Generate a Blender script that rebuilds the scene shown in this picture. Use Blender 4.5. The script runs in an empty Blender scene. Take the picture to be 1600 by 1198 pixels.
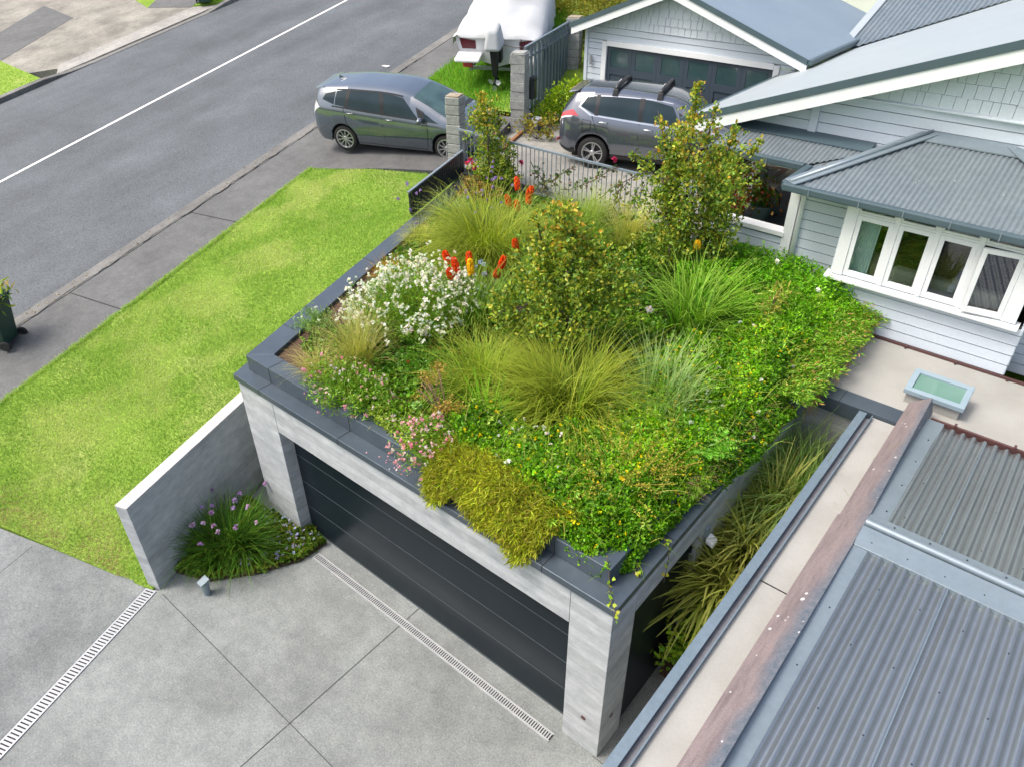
import bpy, bmesh, math, random
import numpy as np
from mathutils import Vector, Matrix

S = bpy.context.scene
COL = S.collection
random.seed(7)
RNG = np.random.default_rng(11)

# ------------------------------------------------------------------ camera
yaw, pitch, roll, FPX = -0.69222, 0.610122, -0.004159, 1149.95
CAM = Vector((2.279, -4.357, 9.0))
fw = Vector((math.sin(yaw)*math.cos(pitch), math.cos(yaw)*math.cos(pitch), -math.sin(pitch)))
rt = Vector((math.cos(yaw), -math.sin(yaw), 0)); up = rt.cross(fw)
r2 = math.cos(roll)*rt + math.sin(roll)*up
u2 = -math.sin(roll)*rt + math.cos(roll)*up
cd = bpy.data.cameras.new('camera'); cam = bpy.data.objects.new('camera', cd); COL.objects.link(cam)
cd.sensor_width = 36.0; cd.lens = FPX*36/1600; cd.clip_start = 0.05; cd.clip_end = 2000
cam.matrix_world = Matrix(((r2.x, u2.x, -fw.x, CAM.x), (r2.y, u2.y, -fw.y, CAM.y), (r2.z, u2.z, -fw.z, CAM.z), (0, 0, 0, 1)))
S.camera = cam

# ------------------------------------------------------------------ light
SUN_EL, SUN_AZ = math.radians(60), math.radians(222)     # azimuth clockwise from +Y
w = bpy.data.worlds.new('World'); S.world = w; w.use_nodes = True
nt = w.node_tree; bg = nt.nodes['Background']
sky = nt.nodes.new('ShaderNodeTexSky'); sky.sky_type = 'NISHITA'; sky.sun_disc = False
sky.sun_elevation = SUN_EL; sky.sun_rotation = SUN_AZ; sky.air_density = 1.0; sky.dust_density = 7.0; sky.ozone_density = 1.0
nt.links.new(sky.outputs[0], bg.inputs[0]); bg.inputs[1].default_value = 0.15
sl = bpy.data.lights.new('sun', 'SUN'); sl.energy = 1.1; sl.angle = math.radians(16); sl.color = (1, .98, .95)
so = bpy.data.objects.new('sun', sl); COL.objects.link(so)
sd = Vector((math.sin(SUN_AZ)*math.cos(SUN_EL), math.cos(SUN_AZ)*math.cos(SUN_EL), math.sin(SUN_EL)))
so.rotation_euler = sd.to_track_quat('Z', 'Y').to_euler(); so.location = (0, 0, 40)
S.view_settings.view_transform = 'Standard'; S.view_settings.look = 'None'
S.view_settings.exposure = 0.83; S.view_settings.gamma = 1.0
S.cycles.max_bounces = 8; S.cycles.transparent_max_bounces = 12
S.cycles.use_denoising = True

# ------------------------------------------------------------------ materials
def _new(name):
    m = bpy.data.materials.new(name); m.use_nodes = True
    return m, m.node_tree, m.node_tree.nodes['Principled BSDF']
def N(nt, t, **k):
    n = nt.nodes.new(t)
    for a, b in k.items(): setattr(n, a, b)
    return n
def ramp(nt, fac, cols, pos=None):
    r = N(nt, 'ShaderNodeValToRGB'); e = r.color_ramp.elements
    while len(e) < len(cols): e.new(0.5)
    for i, c in enumerate(cols):
        e[i].position = pos[i] if pos else i/(len(cols)-1); e[i].color = (*c, 1)
    nt.links.new(fac, r.inputs[0]); return r.outputs[0]
def coords(nt, scale=(1, 1, 1), rot=(0, 0, 0)):
    tc = N(nt, 'ShaderNodeTexCoord'); mp = N(nt, 'ShaderNodeMapping')
    mp.inputs['Scale'].default_value = scale; mp.inputs['Rotation'].default_value = rot
    nt.links.new(tc.outputs['Object'], mp.inputs[0]); return mp.outputs[0]
def noise(nt, vec, scale, detail=4, rough=.55):
    n = N(nt, 'ShaderNodeTexNoise'); n.inputs['Scale'].default_value = scale
    n.inputs['Detail'].default_value = detail; n.inputs['Roughness'].default_value = rough
    nt.links.new(vec, n.inputs['Vector']); return n.outputs[0]
def mixc(nt, a, b, fac, mode='MIX'):
    m = N(nt, 'ShaderNodeMix', data_type='RGBA', blend_type=mode)
    for s, v in ((0, fac), (6, a), (7, b)):
        if hasattr(v, 'links'): nt.links.new(v, m.inputs[s])
        elif s == 0: m.inputs[0].default_value = v
        else: m.inputs[s].default_value = (*v, 1)
    return m.outputs[2]
def bump(nt, bs, h, strength=.2, dist=.01):
    b = N(nt, 'ShaderNodeBump'); b.inputs['Strength'].default_value = strength; b.inputs['Distance'].default_value = dist
    nt.links.new(h, b.inputs['Height']); nt.links.new(b.outputs[0], bs.inputs['Normal'])
MATS = {}
def mat(name, c1, c2=None, scale=3, rough=.6, metal=0, fine=None, bmp=0, bscale=60, sc=(1, 1, 1), rot=(0, 0, 0), pos=(.3, .7), spec=.5, coat=0, detail=5, speck=None):
    """two-tone procedural surface: large patches between c1 and c2, optional fine grain (amount, scale) and specks"""
    if name in MATS: return MATS[name]
    m, nt, bs = _new(name)
    v = coords(nt, sc, rot)
    c2 = c2 or tuple(x*.85 for x in c1)
    col = ramp(nt, noise(nt, v, scale, detail), [c1, c2], list(pos))
    if fine:
        g = ramp(nt, noise(nt, coords(nt), fine[1], 3, .7), [(1-fine[0],)*3, (1+fine[0],)*3], [.3, .7])
        col = mixc(nt, col, g, 1.0, 'MULTIPLY')
    if speck:
        vo = N(nt, 'ShaderNodeTexVoronoi'); vo.inputs['Scale'].default_value = speck[1]
        nt.links.new(coords(nt), vo.inputs['Vector'])
        k = N(nt, 'ShaderNodeMath', operation='LESS_THAN'); k.inputs[1].default_value = speck[2]
        nt.links.new(vo.outputs['Distance'], k.inputs[0])
        col = mixc(nt, col, speck[0], k.outputs[0])
    nt.links.new(col, bs.inputs['Base Color'])
    bs.inputs['Roughness'].default_value = rough; bs.inputs['Metallic'].default_value = metal
    bs.inputs['Specular IOR Level'].default_value = spec; bs.inputs['Coat Weight'].default_value = coat
    bs.inputs['Coat Roughness'].default_value = .05; bs.inputs['Coat IOR'].default_value = 2.1 if coat == 1 and metal > .3 else 1.5
    if bmp: bump(nt, bs, noise(nt, coords(nt), bscale, 4, .65), bmp, .01)
    MATS[name] = m; return m

def board_concrete(name, tint):
    m, nt, bs = _new(name)
    tc = N(nt, 'ShaderNodeTexCoord'); sx = N(nt, 'ShaderNodeSeparateXYZ'); nt.links.new(tc.outputs['Object'], sx.inputs[0])
    dv = N(nt, 'ShaderNodeMath', operation='DIVIDE'); dv.inputs[1].default_value = .135; nt.links.new(sx.outputs[2], dv.inputs[0])
    fl = N(nt, 'ShaderNodeMath', operation='FLOOR'); nt.links.new(dv.outputs[0], fl.inputs[0])
    wn = N(nt, 'ShaderNodeTexWhiteNoise', noise_dimensions='1D'); nt.links.new(fl.outputs[0], wn.inputs['W'])
    fr = N(nt, 'ShaderNodeMath', operation='FRACT'); nt.links.new(dv.outputs[0], fr.inputs[0])
    line = N(nt, 'ShaderNodeMath', operation='LESS_THAN'); line.inputs[1].default_value = .045; nt.links.new(fr.outputs[0], line.inputs[0])
    per = ramp(nt, wn.outputs[0], [tuple(x*.86 for x in tint), tuple(x*1.08 for x in tint)])
    gr = noise(nt, coords(nt, (1.3, 1.3, 26)), 2.2, 6, .65)
    g2 = ramp(nt, gr, [(.68,)*3, (1.08,)*3], [.28, .68])
    c = mixc(nt, per, g2, .5, 'MULTIPLY')
    mot = ramp(nt, noise(nt, coords(nt, (1, 1, 1.6)), 5.5, 6, .7), [(.78, .79, .80), (1.08, 1.08, 1.07)], [.34, .62])
    c = mixc(nt, c, mot, .8, 'MULTIPLY')
    bl = ramp(nt, noise(nt, coords(nt, (1, 1, 2.2)), 1.4, 5, .6), [(.76, .77, .78), (1.06, 1.06, 1.05)], [.32, .66])
    c = mixc(nt, c, bl, .85, 'MULTIPLY')
    c = mixc(nt, c, tuple(x*.72 for x in tint), line.outputs[0])
    pits = N(nt, 'ShaderNodeTexVoronoi'); pits.inputs['Scale'].default_value = 14; nt.links.new(coords(nt), pits.inputs[0])
    pk = N(nt, 'ShaderNodeMath', operation='LESS_THAN'); pk.inputs[1].default_value = .07; nt.links.new(pits.outputs['Distance'], pk.inputs[0])
    c = mixc(nt, c, tuple(x*.8 for x in tint), pk.outputs[0])
    nt.links.new(c, bs.inputs['Base Color']); bs.inputs['Roughness'].default_value = .8
    bump(nt, bs, gr, .25, .01); return m

def leaf_mat(name, gloss=.45, trans=.3, spec=.35):
    m, nt, bs = _new(name)
    at = N(nt, 'ShaderNodeAttribute', attribute_name='Col')
    nt.links.new(at.outputs[0], bs.inputs['Base Color']); bs.inputs['Roughness'].default_value = gloss
    bs.inputs['Specular IOR Level'].default_value = spec
    tr = N(nt, 'ShaderNodeBsdfTranslucent')
    tcol = mixc(nt, at.outputs[0], (1.25, 1.2, .7), 1.0, 'MULTIPLY')
    nt.links.new(tcol, tr.inputs[0])
    mx = N(nt, 'ShaderNodeMixShader'); mx.inputs[0].default_value = trans
    nt.links.new(bs.outputs[0], mx.inputs[1]); nt.links.new(tr.outputs[0], mx.inputs[2])
    nt.links.new(mx.outputs[0], nt.nodes['Material Output'].inputs[0]); MATS[name] = m; return m

def window_glass(name, tint=(.75, .85, .85), refl=.12):
    m, nt, bs = _new(name)
    tr = N(nt, 'ShaderNodeBsdfTransparent'); tr.inputs[0].default_value = (*tint, 1)
    gl = N(nt, 'ShaderNodeBsdfGlossy'); gl.inputs['Roughness'].default_value = .02
    fr = N(nt, 'ShaderNodeFresnel'); fr.inputs[0].default_value = 1.5
    ad = N(nt, 'ShaderNodeMath', operation='ADD'); ad.inputs[1].default_value = refl; nt.links.new(fr.outputs[0], ad.inputs[0])
    mx = N(nt, 'ShaderNodeMixShader'); nt.links.new(ad.outputs[0], mx.inputs[0])
    nt.links.new(tr.outputs[0], mx.inputs[1]); nt.links.new(gl.outputs[0], mx.inputs[2])
    nt.links.new(mx.outputs[0], nt.nodes['Material Output'].inputs[0]); return m

def road_mat():
    m, nt, bs = _new('asphalt')
    v = coords(nt, (1, 1, 1), (0, 0, -math.radians(6.6)))
    st = noise(nt, coords(nt, (.55, .03, .03), (0, 0, -math.radians(6.6))), 1.0, 4, .6)        # long tyre-worn bands
    c = ramp(nt, st, [(.056, .066, .074), (.108, .124, .135)], [.2, .8])
    pt = ramp(nt, noise(nt, v, .5, 7, .7), [(.72,)*3, (1.18,)*3], [.3, .7])
    c = mixc(nt, c, pt, 1.0, 'MULTIPLY')
    fg = noise(nt, v, 24, 5, .85)
    c = mixc(nt, c, ramp(nt, fg, [(.45,)*3, (1.6,)*3], [.34, .66]), 1.0, 'MULTIPLY')
    vo = N(nt, 'ShaderNodeTexVoronoi'); vo.inputs['Scale'].default_value = .8; nt.links.new(v, vo.inputs[0])
    lt = N(nt, 'ShaderNodeTexVoronoi'); lt.inputs['Scale'].default_value = 2.3; nt.links.new(v, lt.inputs[0])
    k = N(nt, 'ShaderNodeMath', operation='LESS_THAN'); k.inputs[1].default_value = .02; nt.links.new(lt.outputs['Distance'], k.inputs[0])
    c = mixc(nt, c, (.45, .44, .4), k.outputs[0])
    nt.links.new(c, bs.inputs['Base Color']); bs.inputs['Roughness'].default_value = .75
    bump(nt, bs, fg, .35, .01); MATS['asphalt'] = m; return m

def lawn_mat():
    m, nt, bs = _new('turf')
    v = coords(nt)
    c = ramp(nt, noise(nt, v, .9, 5, .6), [(.17, .30, .035), (.245, .37, .06), (.35, .42, .12)], [.32, .55, .75])
    c = mixc(nt, c, ramp(nt, noise(nt, v, 26, 4, .75), [(.55,)*3, (1.35,)*3], [.3, .7]), 1.0, 'MULTIPLY')
    nt.links.new(c, bs.inputs['Base Color']); bs.inputs['Roughness'].default_value = .9; bs.inputs['Specular IOR Level'].default_value = .1
    bump(nt, bs, noise(nt, v, 60, 3, .7), .8, .03); MATS['turf'] = m; return m

def slab_mat(name, base, amount=.25, g=38):
    m, nt, bs = _new(name); v = coords(nt)
    c = ramp(nt, noise(nt, v, .7, 6, .62), [tuple(x*(1-amount) for x in base), tuple(x*(1+amount*.6) for x in base)], [.33, .66])
    c = mixc(nt, c, ramp(nt, noise(nt, v, 5, 6, .75), [(.78, .79, .8), (1.14, 1.13, 1.1)], [.3, .7]), 1.0, 'MULTIPLY')
    c = mixc(nt, c, ramp(nt, noise(nt, v, g, 3, .8), [(.66,)*3, (1.3,)*3], [.3, .7]), 1.0, 'MULTIPLY')
    nt.links.new(c, bs.inputs['Base Color']); bs.inputs['Roughness'].default_value = .85
    bump(nt, bs, noise(nt, v, g, 3, .8), .25, .01); MATS[name] = m; return m

def copper_mat():
    m, nt, bs = _new('weathered_copper')
    tc = N(nt, 'ShaderNodeTexCoord'); sx = N(nt, 'ShaderNodeSeparateXYZ'); nt.links.new(tc.outputs['Object'], sx.inputs[0])
    n1 = noise(nt, coords(nt, (1, .5, 1)), 1.7, 6, .6)
    a = N(nt, 'ShaderNodeMath', operation='MULTIPLY_ADD'); a.inputs[1].default_value = .42; nt.links.new(n1, a.inputs[0]); nt.links.new(sx.outputs[0], a.inputs[2])
    # pink-brown bloom on the outer side, blue-grey oxide towards the roof; edge wanders
    mr = N(nt, 'ShaderNodeMapRange'); mr.inputs[1].default_value = -.84; mr.inputs[2].default_value = -.72; nt.links.new(a.outputs[0], mr.inputs[0])
    pink = ramp(nt, noise(nt, coords(nt, (4, .5, 1)), 3, 6, .7), [(.165, .13, .135), (.25, .205, .205), (.29, .215, .205)], [.3, .55, .8])
    blue = ramp(nt, noise(nt, coords(nt), 14, 5, .75), [(.09, .12, .155), (.18, .19, .22)], [.35, .65])
    c = mixc(nt, pink, blue, mr.outputs[0])
    c = mixc(nt, c, ramp(nt, noise(nt, coords(nt), 70, 3, .8), [(.75,)*3, (1.25,)*3], [.3, .7]), 1.0, 'MULTIPLY')
    vo = N(nt, 'ShaderNodeTexVoronoi'); vo.inputs['Scale'].default_value = 7; nt.links.new(coords(nt), vo.inputs[0])
    big = noise(nt, coords(nt), .9, 2)
    th = N(nt, 'ShaderNodeMath', operation='MULTIPLY_ADD'); th.inputs[1].default_value = .55; th.inputs[2].default_value = -.2; nt.links.new(big, th.inputs[0])
    k = N(nt, 'ShaderNodeMath', operation='LESS_THAN'); nt.links.new(vo.outputs['Distance'], k.inputs[0]); nt.links.new(th.outputs[0], k.inputs[1])
    c = mixc(nt, c, (.62, .62, .62), k.outputs[0])
    nt.links.new(c, bs.inputs['Base Color']); bs.inputs['Roughness'].default_value = .5; bs.inputs['Metallic'].default_value = .25
    MATS['copper'] = m; return m

M = {}
M['copper'] = copper_mat(); M['road'] = road_mat(); M['turf'] = lawn_mat()
M['drive'] = slab_mat('aggregate_concrete', (.21, .23, .228), .26)
M['crossing'] = slab_mat('crossing_seal', (.105, .107, .108), .2, 40)
M['foot'] = slab_mat('footpath_seal', (.115, .12, .121), .22, 42)
M['kerb'] = slab_mat('kerb_concrete', (.16, .16, .152), .35)
M['farconc'] = slab_mat('far_concrete', (.26, .25, .215), .4, 22)
M['apron'] = slab_mat('apron_concrete', (.31, .305, .285), .25, 22)
M['pave'] = slab_mat('paving', (.25, .248, .23), .25)
M['conc'] = board_concrete('board_formed_concrete', (.485, .515, .53))
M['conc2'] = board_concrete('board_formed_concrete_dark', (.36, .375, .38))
M['wallcap'] = mat('wall_top_concrete', (.52, .52, .5), (.42, .42, .41), 5, .85, fine=(.12, 50), bmp=.1)
M['soil'] = mat('bark_mulch', (.10, .055, .035), (.035, .02, .014), 26, .95, bmp=1, bscale=40, fine=(.5, 70))
M['cap'] = mat('charcoal_flashing', (.06, .082, .105), (.08, .105, .13), 1.6, .36, metal=.3, fine=(.06, 8))
M['door'] = mat('charcoal_door_panel', (.008, .014, .019), (.011, .018, .024), 2, .3, spec=.16)
M['line'] = mat('panel_groove', (.05, .068, .078), (.04, .056, .066), 5, .4)
M['dark'] = mat('shadow_gap', (.01, .01, .011), (.014, .014, .015), 5, .8)
M['steel'] = mat('grate_steel', (.44, .46, .47), (.36, .38, .395), 8, .4, metal=.3)
M['gutter'] = mat('grey_gutter', (.14, .195, .235), (.17, .225, .265), 2, .4, metal=.25, fine=(.1, 20))
M['gutterin'] = mat('grey_gutter_inside', (.14, .15, .17), (.2, .2, .22), 3, .55, metal=.2, sc=(3, .4, 1), fine=(.15, 18))
M['beige'] = mat('beige_membrane', (.33, .33, .31), (.27, .27, .25), 1.4, .8, fine=(.05, 40), pos=(.4, .75), bmp=.05)
M['roof'] = mat('grey_corrugate', (.31, .34, .352), (.36, .39, .402), .8, .22, metal=.8, fine=(.05, 6), sc=(3, .3, 1))
M['roof2'] = mat('grey_house_corrugate', (.19, .235, .26), (.225, .265, .285), 1.2, .36, metal=.4, fine=(.12, 9), speck=((.66, .66, .64), 4.5, .055))
M['roofflat'] = mat('pale_grey_roof', (.36, .41, .43), (.39, .44, .455), .8, .42, metal=.2, fine=(.05, 30), speck=((.75,)*3, 1.7, .018))
M['roofblue'] = mat('blue_grey_roof', (.22, .285, .34), (.25, .315, .37), .9, .42, metal=.25, fine=(.06, 20))
M['flash'] = mat('ridge_flashing', (.21, .265, .30), (.235, .29, .325), 2, .36, metal=.4, fine=(.06, 12))
M['bard'] = mat('charcoal_barge', (.06, .095, .115), (.075, .115, .135), 2, .4, metal=.1)
M['white'] = mat('white_trim', (.78, .81, .82), (.73, .76, .77), 2, .45, fine=(.03, 30))
M['board'] = mat('pale_blue_weatherboard', (.59, .655, .72), (.55, .62, .685), 1.4, .5, fine=(.04, 25))
M['shingle'] = mat('pale_grey_shingle', (.63, .70, .745), (.59, .66, .71), 1.5, .55, fine=(.05, 30))
M['brown'] = mat('brown_edge_strip', (.10, .045, .04), (.07, .035, .035), 4, .5)
M['glass'] = window_glass('window_glass'); M['skyglass'] = window_glass('skylight_glass', (.55, .75, .7), .22)
M['gdoor'] = mat('blue_grey_door', (.038, .056, .075), (.045, .064, .084), 2, .4)
M['gwin'] = mat('door_window', (.03, .065, .07), (.045, .085, .085), 3, .12, spec=.7)
M['stone'] = mat('split_stone', (.23, .245, .235), (.36, .37, .35), 6, .9, bmp=.9, bscale=14, fine=(.25, 30))
M['stonetop'] = mat('weathered_stone_top', (.24, .18, .10), (.36, .33, .28), 9, .9, bmp=.6, fine=(.25, 40))
M['gate'] = mat('blue_grey_gate', (.14, .19, .235), (.17, .22, .265), 3, .4, metal=.2)
M['fence'] = mat('charcoal_fence', (.018, .027, .031), (.024, .034, .038), 3, .45)
M['railm'] = mat('grey_railing', (.19, .24, .285), (.23, .28, .325), 4, .4, metal=.2)
M['bin'] = mat('green_bin_plastic', (.012, .045, .03), (.018, .058, .04), 5, .5)
M['rubber'] = mat('black_rubber', (.012, .012, .013), (.02, .02, .02), 6, .75)
M['alloy'] = mat('alloy_rim', (.55, .56, .57), (.48, .49, .5), 6, .28, metal=.7)
M['prius'] = mat('slate_blue_paint', (.065, .092, .125), (.07, .1, .133), 1, .24, metal=.4, coat=1)
M['xt'] = mat('gunmetal_paint', (.085, .10, .13), (.09, .107, .137), 1, .27, metal=.5, coat=1)
M['carglass'] = mat('car_glass', (.012, .025, .032), (.02, .04, .05), 1.5, .05, spec=.35)
M['carglass2'] = mat('windscreen_glass', (.06, .115, .115), (.03, .06, .065), 2.2, .05, spec=.6)
M['trim'] = mat('black_car_trim', (.014, .015, .017), (.02, .021, .023), 5, .4)
M['chrome'] = mat('chrome_trim', (.7, .72, .74), (.6, .62, .64), 5, .15, metal=.9)
M['redlamp'] = mat('red_lamp', (.45, .015, .025), (.6, .05, .06), 9, .1, coat=1)
M['clearlamp'] = mat('clear_lamp', (.7, .72, .75), (.5, .52, .55), 9, .1, coat=1)
M['plate'] = mat('plate_white', (.75, .75, .75), (.7, .7, .7), 8, .4)
M['cover'] = mat('white_boat_cover', (.49, .51, .52), (.41, .435, .45), 1.2, .75, bmp=1.0, bscale=3)
M['gel'] = mat('white_gelcoat', (.80, .81, .82), (.74, .75, .76), 2, .25, coat=.6)
M['maroon'] = mat('maroon_stripe', (.13, .012, .022), (.09, .01, .018), 5, .35)
M['shingleback'] = mat('shingle_gap', (.40, .44, .45), (.34, .38, .39), 6, .8)
M['bare'] = mat('bare_sandy_soil', (.30, .235, .13), (.42, .34, .2), 7, .95, fine=(.35, 45), bmp=.5)
M['kerbdark'] = mat('joint_filler', (.055, .06, .06), (.035, .038, .04), 9, .9)
M['wood'] = mat('timber_rail', (.36, .15, .06), (.25, .11, .05), 4, .7, sc=(1, 12, 1))
M['bark'] = mat('bark', (.075, .055, .038), (.13, .10, .07), 14, .9, bmp=.6)
M['deck'] = mat('dark_deck', (.05, .058, .07), (.065, .074, .088), 2, .55, sc=(1, 8, 1))
M['curtain'] = mat('pale_green_curtain', (.60, .70, .66), (.52, .64, .6), 3, .8)
M['cream'] = mat('cream_upholstery', (.62, .58, .48), (.54, .5, .41), 4, .9)
M['tan'] = mat('tan_wicker', (.36, .28, .21), (.27, .21, .15), 20, .9)
M['room'] = mat('dim_room_and_gap', (.10, .095, .09), (.07, .068, .065), 3, .9)  # dark room tone; its colour also stands for shade between weatherboards
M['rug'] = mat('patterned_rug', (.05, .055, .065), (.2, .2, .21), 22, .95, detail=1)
M['pot'] = mat('glazed_pot', (.18, .3, .26), (.13, .24, .2), 5, .35)
M['terra'] = mat('terracotta', (.40, .17, .09), (.3, .13, .07), 5, .8)
M['pier'] = mat('white_pier', (.72, .74, .74), (.64, .66, .66), 3, .6)
M['lightgrey'] = mat('grey_light_housing', (.20, .26, .29), (.24, .3, .33), 3, .45)
M['paint'] = mat('line_paint', (.68, .69, .68), (.36, .37, .37), 16, .7, fine=(.2, 50), pos=(.5, .68))
M['far'] = mat('white_far_wall', (.72, .74, .75), (.66, .68, .7), 2, .6)
LEAF = leaf_mat('leaf', .42, .3); MATTE = leaf_mat('grass_blade', .55, .35, .2); PETAL = leaf_mat('petal', .6, .35, .15)

# ------------------------------------------------------------------ mesh helpers
ROOT = {}          # object name -> world offset of its root
def off(parent): return ROOT.get(parent.name, Vector((0, 0, 0))) if parent else Vector((0, 0, 0))
def link(o, parent):
    COL.objects.link(o)
    if parent:
        o.parent = parent; ROOT[o.name] = off(parent)
    return o
def tag(o, label=None, cat=None, group=None, kind=None):
    if label: o['label'] = label
    if cat: o['category'] = cat
    if group: o['group'] = group
    if kind: o['kind'] = kind
    return o
def thing(name, label, cat, loc=(0, 0, 0), group=None, rotz=0, local=False):
    o = bpy.data.objects.new(name, None); COL.objects.link(o); o.location = loc; o.rotation_euler = (0, 0, rotz); o.empty_display_size = .2
    ROOT[o.name] = Vector((0, 0, 0)) if local else Vector(loc)
    return tag(o, label, cat, group)
class MB:
    def __init__(s): s.v = []; s.f = []
    def add(s, v, f):
        k = len(s.v); s.v += [tuple(p) for p in v]; s.f += [tuple(i+k for i in q) for q in f]; return s
    def quad(s, a, b, c, d): return s.add([a, b, c, d], [(0, 1, 2, 3)])
    def poly(s, pts): return s.add(pts, [tuple(range(len(pts)))])
    def box(s, x0, x1, y0, y1, z0, z1):
        return s.add([(x0, y0, z0), (x1, y0, z0), (x1, y1, z0), (x0, y1, z0), (x0, y0, z1), (x1, y0, z1), (x1, y1, z1), (x0, y1, z1)],
                     [(0, 3, 2, 1), (4, 5, 6, 7), (0, 1, 5, 4), (1, 2, 6, 5), (2, 3, 7, 6), (3, 0, 4, 7)])
    def hexa(s, bot, top):
        n = len(bot)
        return s.add(list(bot)+list(top), [tuple(range(n-1, -1, -1)), tuple(range(n, 2*n))]+[(i, (i+1) % n, n+(i+1) % n, n+i) for i in range(n)])
    def prism(s, pts, z0, z1):
        g = (lambda z, p: z(*p) if callable(z) else z)
        return s.hexa([(p[0], p[1], g(z0, p)) for p in pts], [(p[0], p[1], g(z1, p)) for p in pts])
    def beam(s, a, b, w, h, upv=(0, 0, 1)):
        a = Vector(a); b = Vector(b); d = (b-a).normalized(); sd = d.cross(Vector(upv)).normalized(); u = sd.cross(d)
        q = [(-w/2, -h/2), (w/2, -h/2), (w/2, h/2), (-w/2, h/2)]
        return s.hexa([a+sd*x+u*y for x, y in q], [b+sd*x+u*y for x, y in q])
    def tube(s, pts, r, n=8, cap=True):
        pts = [Vector(p) for p in pts]; rr = r if hasattr(r, '__len__') else [r]*len(pts); k = len(s.v)
        pr = None
        for i, p in enumerate(pts):
            d = (pts[min(i+1, len(pts)-1)]-pts[max(i-1, 0)]).normalized()
            if pr is None: pr = d.orthogonal().normalized()
            pr = (pr-d*pr.dot(d)).normalized(); q = d.cross(pr)
            for j in range(n):
                t = 2*math.pi*j/n; s.v.append(tuple(p+(pr*math.cos(t)+q*math.sin(t))*rr[i]))
        for i in range(len(pts)-1):
            for j in range(n):
                s.f.append((k+i*n+j, k+i*n+(j+1) % n, k+(i+1)*n+(j+1) % n, k+(i+1)*n+j))
        if cap:
            s.f.append(tuple(k+j for j in range(n-1, -1, -1))); e = k+(len(pts)-1)*n; s.f.append(tuple(e+j for j in range(n)))
        return s
    def lathe(s, prof, c, axis='z', n=20):
        k = len(s.v)
        for r, h in prof:
            for j in range(n):
                t = 2*math.pi*j/n; a, b = r*math.cos(t), r*math.sin(t)
                s.v.append((c[0]+a, c[1]+b, c[2]+h) if axis == 'z' else (c[0]+a, c[1]+h, c[2]+b) if axis == 'y' else (c[0]+h, c[1]+a, c[2]+b))
        for i in range(len(prof)-1):
            for j in range(n): s.f.append((k+i*n+j, k+i*n+(j+1) % n, k+(i+1)*n+(j+1) % n, k+(i+1)*n+j))
        return s
    def blob(s, c, r, n=10, m=7, seed=0, amp=.12):
        rn = random.Random(seed); k = len(s.v); ph = [rn.uniform(0, 6) for _ in range(6)]
        for i in range(m+1):
            th = math.pi*i/m
            for j in range(n):
                t = 2*math.pi*j/n; q = 1+amp*math.sin(3*t+ph[0]+th*2)+amp*math.sin(5*th+ph[1]+2*t)
                s.v.append((c[0]+r[0]*q*math.sin(th)*math.cos(t), c[1]+r[1]*q*math.sin(th)*math.sin(t), c[2]+r[2]*q*math.cos(th)))
        for i in range(m):
            for j in range(n): s.f.append((k+i*n+j, k+(i+1)*n+j, k+(i+1)*n+(j+1) % n, k+i*n+(j+1) % n))
        return s
    def build(s, name, m, parent=None, smooth=False, bevel=0, label=None, seg=2):
        o_ = off(parent); me = bpy.data.meshes.new(name)
        me.from_pydata([(x-o_.x, y-o_.y, z-o_.z) for x, y, z in s.v], [], s.f); me.validate()
        bm = bmesh.new(); bm.from_mesh(me); bmesh.ops.recalc_face_normals(bm, faces=bm.faces); bm.to_mesh(me); bm.free()
        me.materials.append(M[m] if isinstance(m, str) else m)
        if smooth:
            me.polygons.foreach_set('use_smooth', [True]*len(me.polygons))
        o = bpy.data.objects.new(name, me); link(o, parent)
        if bevel:
            b = o.modifiers.new('bevel', 'BEVEL'); b.width = bevel; b.segments = seg; b.limit_method = 'ANGLE'; b.angle_limit = math.radians(40)
        if smooth == 'auto':
            bpy.context.view_layer.objects.active = None
            me.polygons.foreach_set('use_smooth', [True]*len(me.polygons))
            me.set_sharp_from_angle(angle=math.radians(38))
        if label: o['label'] = label
        return o
def box(name, m, b, parent=None, bevel=0, **k): return MB().box(*b).build(name, m, parent, bevel=bevel, **k)
def struct(name, mb, m, **k): return tag(mb.build(name, m, None, **k), kind='structure')

def fast(name, V, Q, C, m, parent=None, smooth=False):
    """big foliage mesh: V (n,3) verts, Q (m,k) faces, C (n,3) point colours"""
    o_ = np.array(off(parent)); me = bpy.data.meshes.new(name); V = np.asarray(V, float)-o_; Q = np.asarray(Q, np.int32)
    k = Q.shape[1]
    me.vertices.add(len(V)); me.vertices.foreach_set('co', V.astype(np.float32).ravel())
    me.loops.add(Q.size); me.loops.foreach_set('vertex_index', Q.ravel())
    me.polygons.add(len(Q)); me.polygons.foreach_set('loop_start', np.arange(0, Q.size, k, dtype=np.int32))
    me.polygons.foreach_set('loop_total', np.full(len(Q), k, np.int32))
    me.update(calc_edges=True)
    a = me.color_attributes.new('Col', 'FLOAT_COLOR', 'POINT'); c4 = np.ones((len(V), 4), np.float32); c4[:, :3] = np.clip(C*np.array({'leaf': (1.48, 1.55, .85), 'grass_blade': (1.22, 1.4, .85)}.get(m.name, (1, 1, 1))), 0, .9)
    a.data.foreach_set('color', c4.ravel())
    if smooth: me.polygons.foreach_set('use_smooth', [True]*len(me.polygons))
    me.materials.append(m); o = bpy.data.objects.new(name, me); return link(o, parent)

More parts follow.
